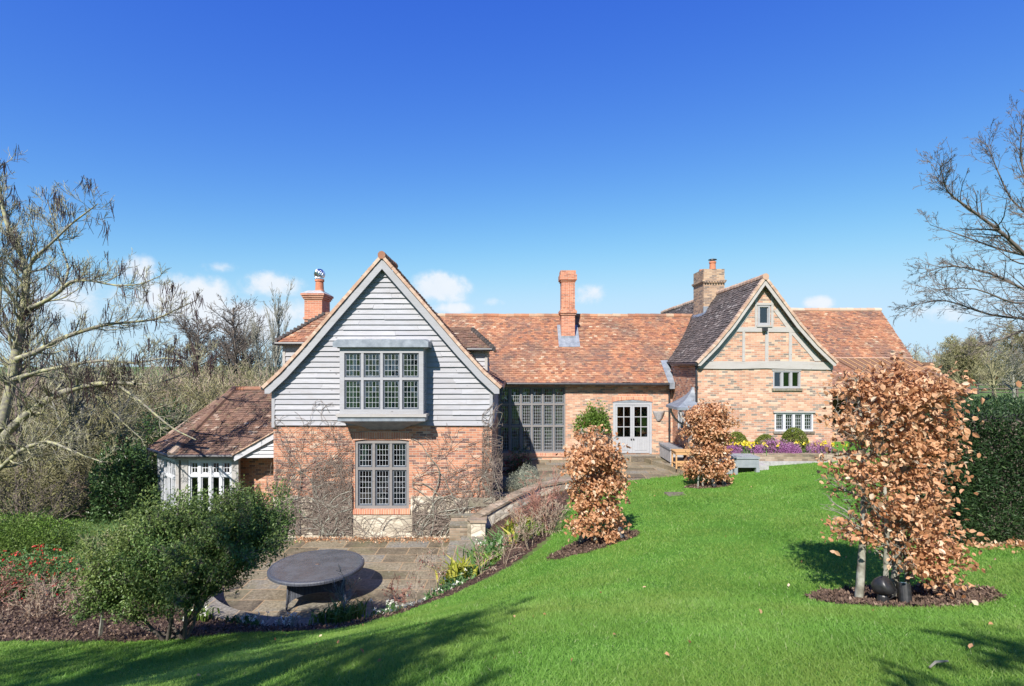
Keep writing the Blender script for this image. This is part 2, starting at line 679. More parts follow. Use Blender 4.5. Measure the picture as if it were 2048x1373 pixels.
def glass_mat():
    m, g, b = new_mat('window_glass')
    tr = g.n('ShaderNodeBsdfTransparent')
    tr.inputs[0].default_value = (0.74, 0.8, 0.78, 1)
    gl = g.n('ShaderNodeBsdfGlossy')
    gl.inputs['Roughness'].default_value = 0.03
    gl.inputs['Color'].default_value = (0.8, 0.85, 0.9, 1)
    fr = g.n('ShaderNodeFresnel')
    fr.inputs[0].default_value = 1.52
    nz = g.noise(g.obj(), 7.0, 2)
    g.put(gl.inputs['Normal'], g.bump(nz, 0.12, 0.02))
    mx = g.n('ShaderNodeMixShader')
    g.put(mx.inputs[0], g.math('ADD', fr.outputs[0], 0.09))
    g.put(mx.inputs[1], tr.outputs[0])
    g.put(mx.inputs[2], gl.outputs[0])
    g.put(m.node_tree.nodes['Material Output'].inputs['Surface'], mx.outputs[0])
    return m


M = {}
M['brick'] = brick_mat('orange_brick', [(0.0, (0.11, 0.055, 0.05)), (0.16, (0.19, 0.08, 0.065)), (0.32, (0.36, 0.135, 0.075)), (0.7, (0.46, 0.185, 0.095)), (0.92, (0.5, 0.25, 0.15)), (1.0, (0.53, 0.4, 0.3))],
                       (0.44, 0.36, 0.28))
M['brick_old'] = brick_mat('pale_old_brick', [(0.0, (0.14, 0.12, 0.105)), (0.12, (0.22, 0.17, 0.14)), (0.24, (0.37, 0.18, 0.115)), (0.55, (0.47, 0.235, 0.145)), (0.85, (0.51, 0.31, 0.2)), (1.0, (0.53, 0.41, 0.3))],
                           (0.45, 0.38, 0.305), dirt=(0.82, 0.78, 0.72))
M['brick_red'] = brick_mat('red_chimney_brick', [(0.0, (0.28, 0.09, 0.05)), (0.5, (0.46, 0.15, 0.075)), (1.0, (0.52, 0.22, 0.12))], (0.45, 0.34, 0.26))
M['brick_brown'] = brick_mat('brown_chimney_brick', [(0.0, (0.12, 0.09, 0.075)), (0.5, (0.32, 0.2, 0.12)), (1.0, (0.42, 0.29, 0.18))], (0.36, 0.3, 0.24))
M['brick_low'] = brick_mat('mossy_brick', [(0.0, (0.11, 0.085, 0.065)), (0.5, (0.25, 0.175, 0.125)), (1.0, (0.36, 0.28, 0.21))], (0.28, 0.25, 0.2), dirt=(0.5, 0.5, 0.4), dirt_amt=0.8)
M['soldier'] = brick_mat('soldier_brick', [(0.0, (0.36, 0.12, 0.07)), (0.5, (0.5, 0.19, 0.1)), (1.0, (0.56, 0.26, 0.15))], (0.56, 0.44, 0.34), w=0.075, h=0.24)


def stone_mat():
    m, g, b = new_mat('rubble_stone')
    uv = g.uv()
    vo = g.n('ShaderNodeTexVoronoi', feature='DISTANCE_TO_EDGE')
    vc = g.n('ShaderNodeTexVoronoi')
    s = g.stretch(uv, (1.0, 1.5, 1))
    for k in (vo, vc):
        g.put(k.inputs['Vector'], s)
        k.inputs['Scale'].default_value = 3.2
    n1 = g.noise(uv, 9, 5, 0.65)
    sepc = g.n('ShaderNodeSeparateColor')
    g.put(sepc.inputs[0], vc.outputs['Color'])
    col = g.ramp(g.math('ADD', g.math('MULTIPLY', sepc.outputs[0], 0.55), g.math('MULTIPLY', n1, 0.45)),
                 [(0.2, (0.29, 0.25, 0.19)), (0.5, (0.47, 0.42, 0.325)), (0.8, (0.58, 0.53, 0.43))])
    e = g.ramp(vo.outputs["Distance"], [(0.0, 1.0), (0.09, 0.0)])
    col = g.mix(g.math("MULTIPLY", e, 0.85), col, (0.24, 0.2, 0.15))
    g.put(b.inputs['Base Color'], col)
    b.inputs['Roughness'].default_value = 0.92
    g.put(b.inputs['Normal'], g.bump(g.math('ADD', g.math('MULTIPLY', vo.outputs['Distance'], 2.0), g.math('MULTIPLY', n1, 0.6)), 0.6, 0.03))
    return m


M['stone'] = stone_mat()
M['board'] = board_mat('silvered_weatherboard', (0.20, 0.20, 0.215), (0.50, 0.50, 0.52), (0.25, 0.235, 0.225))
M['oak'] = board_mat('weathered_oak', (0.26, 0.245, 0.23), (0.50, 0.48, 0.45), (0.30, 0.26, 0.22))
M['oak_grey'] = board_mat('silver_grey_oak', (0.22, 0.222, 0.23), (0.44, 0.44, 0.455), (0.26, 0.25, 0.24))
M['paint'] = board_mat('pale_grey_paint', (0.29, 0.30, 0.32), (0.43, 0.44, 0.46), (0.28, 0.28, 0.3), 0.55)
M['white'] = board_mat('white_painted_wood', (0.48, 0.49, 0.51), (0.62, 0.63, 0.65), (0.46, 0.46, 0.48), 0.55)
M['oak_dark'] = board_mat('dark_weathered_oak', (0.13, 0.12, 0.115), (0.29, 0.275, 0.265), (0.17, 0.14, 0.12))
M['limed'] = board_mat('pale_limed_oak', (0.31, 0.29, 0.27), (0.5, 0.475, 0.445), (0.28, 0.25, 0.22))
M['whiteboard'] = board_mat('pale_weatherboard', (0.40, 0.40, 0.42), (0.58, 0.58, 0.60), (0.4, 0.39, 0.38))
M['brownwood'] = board_mat('brown_timber', (0.12, 0.06, 0.035), (0.23, 0.12, 0.07), (0.1, 0.05, 0.03))
M['teak'] = board_mat('golden_teak', (0.45, 0.25, 0.1), (0.62, 0.38, 0.17), (0.42, 0.24, 0.12))
M['lead'] = simple('lead_sheet', [(0.3, (0.17, 0.195, 0.225)), (0.7, (0.3, 0.33, 0.365))], 5, 0.5, bump=0.15, metal=0.35)
M['casement'] = simple('slate_blue_iron', [(0.3, (0.05, 0.062, 0.08)), (0.7, (0.09, 0.105, 0.13))], 8, 0.45)
M['came'] = simple('lead_came', [(0.3, (0.44, 0.47, 0.5)), (0.7, (0.58, 0.6, 0.63))], 8, 0.5)
M['iron'] = simple('black_iron', [(0.3, (0.012, 0.012, 0.014)), (0.7, (0.035, 0.035, 0.04))], 8, 0.42)
M['black'] = simple('black_plastic', [(0.3, (0.012, 0.012, 0.013)), (0.7, (0.03, 0.03, 0.032))], 20, 0.4)
M['rattan'] = None
M['terracotta'] = simple('terracotta', [(0.3, (0.36, 0.12, 0.06)), (0.7, (0.5, 0.2, 0.11))], 7, 0.85)
M['steel'] = simple('bright_steel', [(0.3, (0.6, 0.6, 0.62)), (0.7, (0.8, 0.8, 0.82))], 7, 0.2, metal=1.0)
M['glass'] = glass_mat()
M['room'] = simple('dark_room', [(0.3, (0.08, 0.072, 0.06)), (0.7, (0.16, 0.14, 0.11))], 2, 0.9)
M['curtain'] = simple('cream_curtain', [(0.3, (0.62, 0.58, 0.52)), (0.7, (0.75, 0.72, 0.66))], 4, 0.9)
M['redcurtain'] = simple('red_patterned_curtain', [(0.42, (0.55, 0.5, 0.46)), (0.55, (0.42, 0.08, 0.09)), (0.7, (0.3, 0.05, 0.07))], 9, 0.9)
M['tile_main'] = tile_mat('orange_clay_tile', [(0.0, (0.15, 0.085, 0.065)), (0.2, (0.25, 0.11, 0.07)), (0.55, (0.38, 0.165, 0.085)), (0.82, (0.43, 0.22, 0.12)), (1.0, (0.5, 0.38, 0.26))],
                          (0.135, 0.095, 0.08), (0.43, 0.64), 0.8, moss=(0.25, 0.2, 0.13))
M['tile_dark'] = tile_mat('dark_old_tile', [(0.0, (0.055, 0.05, 0.047)), (0.4, (0.1, 0.082, 0.074)), (0.8, (0.155, 0.122, 0.108)), (1.0, (0.33, 0.3, 0.27))],
                          (0.09, 0.08, 0.075), (0.45, 0.7), 0.7)
M['tile_brown'] = tile_mat('brown_clay_tile', [(0.0, (0.09, 0.06, 0.048)), (0.4, (0.15, 0.085, 0.06)), (0.85, (0.21, 0.12, 0.083)), (1.0, (0.4, 0.31, 0.24))],
                           (0.12, 0.08, 0.065), (0.5, 0.7), 0.6, moss=(0.2, 0.17, 0.09))
M['verge'] = tile_mat('buff_verge_tile', [(0.0, (0.36, 0.22, 0.15)), (0.5, (0.46, 0.31, 0.22)), (1.0, (0.55, 0.42, 0.32))], (0.34, 0.24, 0.18), (0.5, 0.7), 0.4)
M['flag'] = flag_mat('york_flagstone', [(0.25, (0.09, 0.07, 0.05)), (0.4, (0.2, 0.16, 0.105)), (0.55, (0.3, 0.25, 0.17)), (0.75, (0.22, 0.21, 0.19))], 0.9, 0.6, (0.3, 0.21, 0.12))
M['coping'] = flag_mat('coping_stone', [(0.25, (0.13, 0.105, 0.08)), (0.5, (0.25, 0.215, 0.165)), (0.75, (0.26, 0.25, 0.23))], 0.8, 2.0, (0.3, 0.22, 0.14))
M['lawn'] = ground_mat('lawn_turf', [(0.3, (0.05, 0.13, 0.016)), (0.5, (0.08, 0.2, 0.024)), (0.7, (0.12, 0.26, 0.035))], 0.7, 45)
M['meadow'] = ground_mat('rough_grass', [(0.3, (0.05, 0.075, 0.02)), (0.5, (0.09, 0.13, 0.035)), (0.7, (0.14, 0.15, 0.06))], 0.35, 14)
M['mulch'] = ground_mat('bark_mulch', [(0.3, (0.03, 0.018, 0.014)), (0.5, (0.075, 0.045, 0.034)), (0.7, (0.15, 0.1, 0.075))], 2.0, 30, bump=1.0)
M['far'] = ground_mat('far_fields', [(0.3, (0.06, 0.1, 0.035)), (0.5, (0.1, 0.16, 0.05)), (0.7, (0.15, 0.17, 0.08))], 0.05, 2.0, bump=0.2)
M['chip'] = leaf_mat('bark_chips', [(0.0, (0.05, 0.03, 0.022)), (0.5, (0.14, 0.09, 0.065)), (0.85, (0.27, 0.19, 0.14)), (1.0, (0.45, 0.36, 0.28))], 0, 0.9, 3)
M['blade'] = leaf_mat('grass_blades', [(0.0, (0.115, 0.25, 0.035)), (0.5, (0.2, 0.4, 0.065)), (0.9, (0.3, 0.5, 0.12)), (1.0, (0.48, 0.53, 0.28))], 0.5, 0.5, 0.75, 0.8, (0.23, 0.33, 0.065))
M['beechleaf'] = leaf_mat('dry_copper_leaves', [(0.0, (0.27, 0.115, 0.05)), (0.3, (0.5, 0.24, 0.115)), (0.65, (0.67, 0.37, 0.2)), (0.88, (0.76, 0.5, 0.31)), (1.0, (0.84, 0.68, 0.52))], 0.4, 0.5, 3.0, 0.35)
M['bark_grey'] = simple('grey_lichen_bark', [(0.3, (0.1, 0.09, 0.07)), (0.5, (0.2, 0.195, 0.155)), (0.75, (0.36, 0.36, 0.31))], 11, 0.9, bump=0.5, bdist=0.01)
M['bark_moss'] = simple('mossy_pale_bark', [(0.3, (0.11, 0.1, 0.08)), (0.48, (0.21, 0.195, 0.15)), (0.58, (0.29, 0.28, 0.13)), (0.75, (0.36, 0.35, 0.3))], 7, 0.9, bump=0.4)
M['bark_dark'] = simple('dark_twig_bark', [(0.3, (0.075, 0.06, 0.05)), (0.7, (0.17, 0.14, 0.115))], 7, 0.9)
M['bark_purple'] = simple('purple_brown_twig', [(0.3, (0.09, 0.065, 0.06)), (0.7, (0.23, 0.175, 0.155))], 5, 0.85)
M['twig_olive'] = simple('olive_twig', [(0.3, (0.16, 0.145, 0.08)), (0.55, (0.28, 0.26, 0.145)), (0.8, (0.4, 0.37, 0.25))], 1.2, 0.9)
M['twig_buff'] = simple('buff_twig', [(0.3, (0.19, 0.14, 0.1)), (0.7, (0.4, 0.32, 0.24))], 3, 0.9)
M['twig_grey'] = simple('grey_vine_stem', [(0.3, (0.1, 0.075, 0.06)), (0.7, (0.24, 0.19, 0.155))], 3, 0.9)
M['twig_red'] = simple('reddish_stem', [(0.3, (0.2, 0.08, 0.06)), (0.7, (0.36, 0.2, 0.14))], 5, 0.85)
M['pod'] = simple('dark_seed_pod', [(0.3, (0.09, 0.045, 0.04)), (0.7, (0.17, 0.1, 0.085))], 5, 0.8)
M['yew'] = leaf_mat('yew_needles', [(0.0, (0.014, 0.032, 0.012)), (0.5, (0.034, 0.072, 0.024)), (1.0, (0.085, 0.135, 0.045))], 0.15, 0.5, 2.5, 0.55)
M['bushleaf'] = leaf_mat('small_evergreen_leaves', [(0.0, (0.035, 0.08, 0.022)), (0.5, (0.1, 0.18, 0.045)), (1.0, (0.24, 0.33, 0.1))], 0.3, 0.45, 0.9, 0.6, (0.19, 0.2, 0.05))
M['ivy'] = leaf_mat('glossy_ivy_leaves', [(0.0, (0.03, 0.06, 0.02)), (0.5, (0.065, 0.125, 0.04)), (1.0, (0.14, 0.22, 0.08))], 0.2, 0.35, 1.5, 0.4)
M['bright'] = leaf_mat('bright_green_leaves', [(0.0, (0.06, 0.12, 0.015)), (0.5, (0.125, 0.235, 0.03)), (1.0, (0.24, 0.35, 0.075))], 0.35, 0.5, 1.1, 0.6, (0.1, 0.12, 0.035))
M['spring'] = leaf_mat('spring_leaves', [(0.0, (0.05, 0.13, 0.03)), (0.5, (0.1, 0.22, 0.06)), (1.0, (0.22, 0.33, 0.14))], 0.35, 0.5, 2, 0.3)
M['yellowleaf'] = leaf_mat('yellow_green_leaves', [(0.0, (0.16, 0.19, 0.02)), (0.5, (0.32, 0.34, 0.04)), (1.0, (0.52, 0.48, 0.1))], 0.35, 0.5, 2, 0.3)
M['olivebud'] = leaf_mat('olive_buds', [(0.0, (0.13, 0.12, 0.045)), (0.5, (0.23, 0.23, 0.08)), (1.0, (0.34, 0.33, 0.14))], 0.2, 0.8, 0.4, 0.5, (0.15, 0.13, 0.075))
M['brownbud'] = leaf_mat('brown_buds', [(0.0, (0.13, 0.07, 0.045)), (0.5, (0.24, 0.15, 0.1)), (1.0, (0.4, 0.28, 0.2))], 0.2, 0.8, 0.6, 0.4)
M['redbud'] = leaf_mat('red_spring_buds', [(0.0, (0.16, 0.045, 0.04)), (0.5, (0.28, 0.09, 0.08)), (1.0, (0.4, 0.19, 0.15))], 0.25, 0.6, 2, 0.3)
M['redflower'] = leaf_mat('scarlet_blossom', [(0.0, (0.36, 0.02, 0.02)), (0.6, (0.6, 0.05, 0.04)), (1.0, (0.7, 0.12, 0.08))], 0.3, 0.5, 2, 0.2)
M['heather'] = leaf_mat('purple_heather', [(0.0, (0.2, 0.09, 0.16)), (0.3, (0.36, 0.13, 0.33)), (0.7, (0.5, 0.22, 0.47)), (1.0, (0.62, 0.4, 0.6))], 0.25, 0.6, 2, 0.3)
M['daffodil'] = leaf_mat('yellow_flower', [(0.0, (0.6, 0.45, 0.02)), (0.6, (0.8, 0.66, 0.04)), (1.0, (0.85, 0.78, 0.2))], 0.25, 0.6, 2, 0.1)
M['whiteflower'] = leaf_mat('white_flower', [(0.0, (0.6, 0.6, 0.48)), (1.0, (0.85, 0.85, 0.75))], 0.25, 0.6, 2, 0.1)
M['lavender'] = leaf_mat('silver_lavender', [(0.0, (0.16, 0.18, 0.13)), (0.5, (0.3, 0.32, 0.24)), (1.0, (0.46, 0.47, 0.38))], 0.2, 0.7, 2, 0.3)
M['greybox'] = simple('grey_painted_board', [(0.3, (0.19, 0.215, 0.235)), (0.7, (0.26, 0.285, 0.305))], 5, 0.6, bump=0.1)
M['slab'] = simple('grey_stone_slab', [(0.3, (0.26, 0.25, 0.25)), (0.7, (0.4, 0.39, 0.39))], 9, 0.75, bump=0.2)
M['doormetal'] = simple('dark_door_metal', [(0.3, (0.02, 0.02, 0.02)), (0.7, (0.05, 0.05, 0.05))], 9, 0.35, metal=0.6)


def rattan_mat():
    m, g, b = new_mat('woven_rattan')
    uv = g.uv()
    wv = g.n('ShaderNodeTexWave', wave_type='BANDS', bands_direction='X')
    g.put(wv.inputs['Vector'], uv)
    wv.inputs['Scale'].default_value = 11
    w2 = g.n('ShaderNodeTexWave', wave_type='BANDS', bands_direction='Y')
    g.put(w2.inputs['Vector'], uv)
    w2.inputs['Scale'].default_value = 24
    f = g.math('MULTIPLY', wv.outputs['Fac'], g.math('ADD', g.math('MULTIPLY', w2.outputs['Fac'], 0.6), 0.4))
    g.put(b.inputs['Base Color'], g.ramp(f, [(0.0, (0.015, 0.016, 0.02)), (1.0, (0.15, 0.165, 0.2))]))
    b.inputs['Roughness'].default_value = 0.4
    g.put(b.inputs['Normal'], g.bump(f, 0.7, 0.006))
    return m


def tabletop_mat():
    m, g, b = new_mat('dark_glass_top')
    n = g.noise(g.obj(), 3.5, 5, 0.65)
    g.put(b.inputs['Base Color'], g.ramp(n, [(0.3, (0.05, 0.058, 0.066)), (0.7, (0.095, 0.105, 0.115))]))
    g.put(b.inputs['Roughness'], g.ramp(n, [(0.35, 0.2), (0.7, 0.34)]))
    b.inputs['Specular IOR Level'].default_value = 0.5
    return m


M['rattan'] = rattan_mat()
M['tabletop'] = tabletop_mat()

# ------------------------------------------------------------------ terrain
CTRL = np.array([
    (0, 0, 3.78), (0, 3, 3.66), (4.2, 6, 2.87), (1.8, 11.4, 1.73), (6.5, 17.8, 1.5), (11.1, 19.9, 1.87), (7.9, 18.7, 1.68),
    (2.0, 17.2, 1.3), (1.25, 14.1, 1.25), (0.29, 12, 1.15), (-0.75, 11, 1.0), (-1.68, 10.4, 0.86), (-2.94, 9.6, 0.81), (-4.35, 9.0, 1.02),
    (-5.8, 8.1, 1.32), (-7.7, 8.1, 1.32), (-15, 8.0, 1.2), (-5.5, 10.45, 0.46), (-8.0, 10.6, 0.5), (-10.5, 10.4, 0.52), (-4.7, 5, 2.35), (-4, 3, 3.3), (-9, 4, 2.6), (-4.3, 7.2, 1.65), (0, 6.5, 2.55), (0.3, 9, 1.78),
    (4, 3, 3.75), (8, 3, 3.95), (7.2, 8.8, 2.55), (10, 8.4, 2.75), (14, 9, 2.9), (6, 13, 1.95), (11, 14, 2.25), (3.5, 19.5, 1.2),
    (-1.2, 14, 0.45), (-0.6, 16.5, 0.6), (0.3, 17.5, 0.9),
    (-8.5, 13, 0.2), (-11, 12, 0.3), (-14, 13, 0.25), (-9.5, 16, 0.0), (-12, 18, -0.1), (-16, 18, -0.15), (-15, 24, -0.3), (-24, 22, -0.5),
    (-22, 34, -0.3), (-8, 34, 0.3), (4, 34, 1.2), (16, 26, 1.95), (22, 22, 2.3), (20, 40, 1.9), (30, 30, 2.3), (32, 60, 2.6), (8, 60, 1.8), (-12, 60, 0.5), (-32, 60, 0.0),
    (-32, 10, 0.2), (-20, -5, 3.0), (0, -10, 4.3), (14, -8, 4.6), (28, 8, 3.4)], float)
CMIN, CMAX = np.array((-32.0, -12.0)), np.array((32.0, 60.0))


def _phi(r2):
    return np.where(r2 > 1e-9, 0.5 * r2 * np.log(r2 + 1e-12), 0.0)


def _solve():
    n = len(CTRL)
    P = CTRL[:, :2]
    K = _phi(((P[:, None] - P[None]) ** 2).sum(-1)) + np.eye(n) * 0.02
    A = np.zeros((n + 3, n + 3))
    A[:n, :n] = K
    A[:n, n:] = np.c_[np.ones(n), P]
    A[n:, :n] = A[:n, n:].T
    return np.linalg.solve(A, np.r_[CTRL[:, 2], 0, 0, 0])


TPS = _solve()
PC, PR = np.array((-4.2, 14.1)), 3.3          # the round patio


def h_raw(x, y):
    x = np.clip(np.asarray(x, float), CMIN[0], CMAX[0])
    y = np.clip(np.asarray(y, float), CMIN[1], CMAX[1])
    shp = x.shape
    x, y = x.reshape(-1), y.reshape(-1)
    out = np.empty(len(x))
    for s in range(0, len(x), 40000):
        xs, ys = x[s:s + 40000], y[s:s + 40000]
        r2 = (xs[:, None] - CTRL[None, :, 0]) ** 2 + (ys[:, None] - CTRL[None, :, 1]) ** 2
        out[s:s + 40000] = _phi(r2) @ TPS[:-3] + TPS[-3] + TPS[-2] * xs + TPS[-1] * ys
    return out.reshape(shp)


def hz(x, y):
    return float(h_raw(np.array([x]), np.array([y]))[0])


LAWN = [(-40, -15), (-40, 8.0), (-15, 8.0), (-7.7, 8.1), (-5.8, 8.1), (-4.3, 8.95), (-2.94, 9.6), (-1.68, 10.4), (-0.75, 11), (0.29, 12), (0.85, 13), (1.25, 14.1),
        (1.6, 15.6), (1.9, 17.2), (2.5, 19.0), (3.0, 19.95), (7.5, 19.95), (13.2, 19.95), (14, 26), (32, 26), (32, 60), (60, 60), (60, -15)]
TERRACE = [(1.9, 19.2), (3.0, 19.9), (7.14, 19.9), (7.14, 24.2), (-0.7, 24.2), (-0.7, 18.6), (1.0, 18.6)]
PATIO_RECT = [(-7.6, 13.0), (-1.2, 13.0), (-1.2, 17.2), (-8.2, 17.2)]
STEPS = [(-1.9, 13.0), (-0.55, 13.0), (-0.8, 16.2), (0.1, 17.3), (1.0, 18.6), (1.0, 18.7), (-0.7, 18.7), (-0.7, 17.0), (-1.9, 17.0)]
BED_L = [(-18, 7.8), (-5.0, 8.0), (-2.5, 9.4), (-1.2, 10.6), (0.0, 12.0), (0.9, 13.4), (1.3, 15), (2.0, 18.0), (2.2, 19.0), (1.9, 18.75), (0.9, 18.15), (0.15, 17.15), (-0.55, 16.55), (-1.1, 16.0), (-0.6, 15.5), (-0.6, 12.9), (-1.5, 11.8), (-8.0, 13.2), (-8.4, 14.0), (-12, 13.6), (-18, 13.2)]
LEAFY = [(-16.5, 20.5), (-13.5, 20.8), (-13.6, 23), (-18.5, 23.5)]


def bed_rings():
    return [((4.35, 6.02), 0.98, 0.62), ((1.75, 11.45), 1.05, 0.62), ((6.45, 17.75), 0.78, 0.5)]


def in_ring(x, y, grow_by=0.0):
    r = np.zeros(np.shape(x), bool)
    for (cx, cy), a, b in bed_rings():
        dx, dy = x - cx, y - cy
        th = 0.35 if cx < 3 else 0.0
        u, v = dx * math.cos(th) + dy * math.sin(th), -dx * math.sin(th) + dy * math.cos(th)
        w = 0.04 * np.sin(7 * np.arctan2(v, u)) + 0.03 * np.sin(13 * np.arctan2(v, u) + 1)
        r |= (u / (a + grow_by)) ** 2 + (v / (b + grow_by)) ** 2 < (1 + w)
    return r


def region(x, y):
    """0 lawn, 1 bed, 2 patio, 3 terrace, 4 rough grass, 5 house"""
    r = np.full(np.shape(x), 4)
    wob = 0.05 * np.sin(x * 5.1 + y * 3.7) + 0.03 * np.sin(x * 13 - y * 9)
    r[inside(x, y + wob, LAWN)] = 0
    r[inside(x, y, BED_L) & (r != 0)] = 1
    r[inside(x, y + wob, LEAFY)] = 1
    r[in_ring(x, y)] = 1
    d = np.hypot(x - PC[0], y - PC[1])
    r[(d < PR + 0.36) | inside(x, y, PATIO_RECT) | inside(x, y, STEPS)] = 2
    r[inside(x, y, TERRACE)] = 3
    r[(x > 7.1) & (x < 12.4) & (y > 19.98) & (y < 36)] = 5
    r[(x > -7.6) & (x < 7.2) & (y > 24.05) & (y < 30)] = 5
    r[(x > -7.55) & (x < -0.66) & (y > 17.2) & (y < 30)] = 5
    return r


def h_all(x, y):
    z = h_raw(x, y)
    d = np.hypot(x - PC[0], y - PC[1])
    r = region(x, y)
    z = np.where(r == 2, -0.1, z)
    z = np.where(r == 3, 1.1, z)
    z = np.where((r == 5), np.minimum(z, 0.9), z)
    z = np.where((r == 1) & (d > PR + 0.3) & (d < PR + 0.75), np.minimum(z, 0.34 + 0.5 * (d - PR - 0.3)), z)
    z = z + np.where((r == 1), 0.02 * np.sin(x * 9) * np.sin(y * 8), 0)
    return z


def build_ground():
    st = 0.12
    xs = np.arange(-30, 30 + st, st)
    ys = np.arange(-12, 44 + st, st)
    X, Y = np.meshgrid(xs, ys)
    Z = h_all(X, Y)
    nx, ny = len(xs), len(ys)
    V = np.stack([X, Y, Z], -1).reshape(-1, 3)
    idx = np.arange(nx * ny).reshape(ny, nx)
    F = np.stack([idx[:-1, :-1], idx[:-1, 1:], idx[1:, 1:], idx[1:, :-1]], -1).reshape(-1, 4)
    xc = (X[:-1, :-1] + st / 2).reshape(-1)
    yc = (Y[:-1, :-1] + st / 2).reshape(-1)
    r = region(xc, yc)
    for name, ids, mt in (('lawn', (0, 5), 'lawn'), ('planting_bed', (1, 2, 3), 'mulch'), ('rough_grass_ground', (4,), 'meadow')):
        f = F[np.isin(r, ids)]
        used, inv = np.unique(f, return_inverse=True)
        mb = MB().add(V[used], inv.reshape(f.shape))
        tag(mb.build(name, M[mt], base=(0, 0, 0), uv=False, smooth=True), kind='structure')
    # the land beyond, out to the horizon, dipping under the garden
    a = np.concatenate([-np.geomspace(1500, 30, 18), np.linspace(-29, 29, 24), np.geomspace(30, 1500, 18)])
    b = np.concatenate([-np.geomspace(600, 12, 10), np.linspace(-11, 43, 24), np.geomspace(44, 1500, 22)])
    X, Y = np.meshgrid(a, b)
    Z = h_raw(X, Y)
    Z = Z - np.where((np.abs(X) < 29.9) & (Y > -11.9) & (Y < 43.9), 2.5, 0.02)
    idx = np.arange(X.size).reshape(X.shape)
    F = np.stack([idx[:-1, :-1], idx[:-1, 1:], idx[1:, 1:], idx[1:, :-1]], -1).reshape(-1, 4)
    mb = MB().add(np.stack([X, Y, Z], -1).reshape(-1, 3), F)
    tag(mb.build('far_ground', M['far'], base=(0, 0, 0), uv=False, smooth=True), kind='structure')


build_ground()


WALL_LINE = [(-1.15, 16.05, 0.85), (-0.5, 16.6, 1.1), (0.2, 17.2, 1.34), (0.95, 18.2, 1.42), (2.0, 18.85, 1.46), (2.9, 19.3, 1.46)]


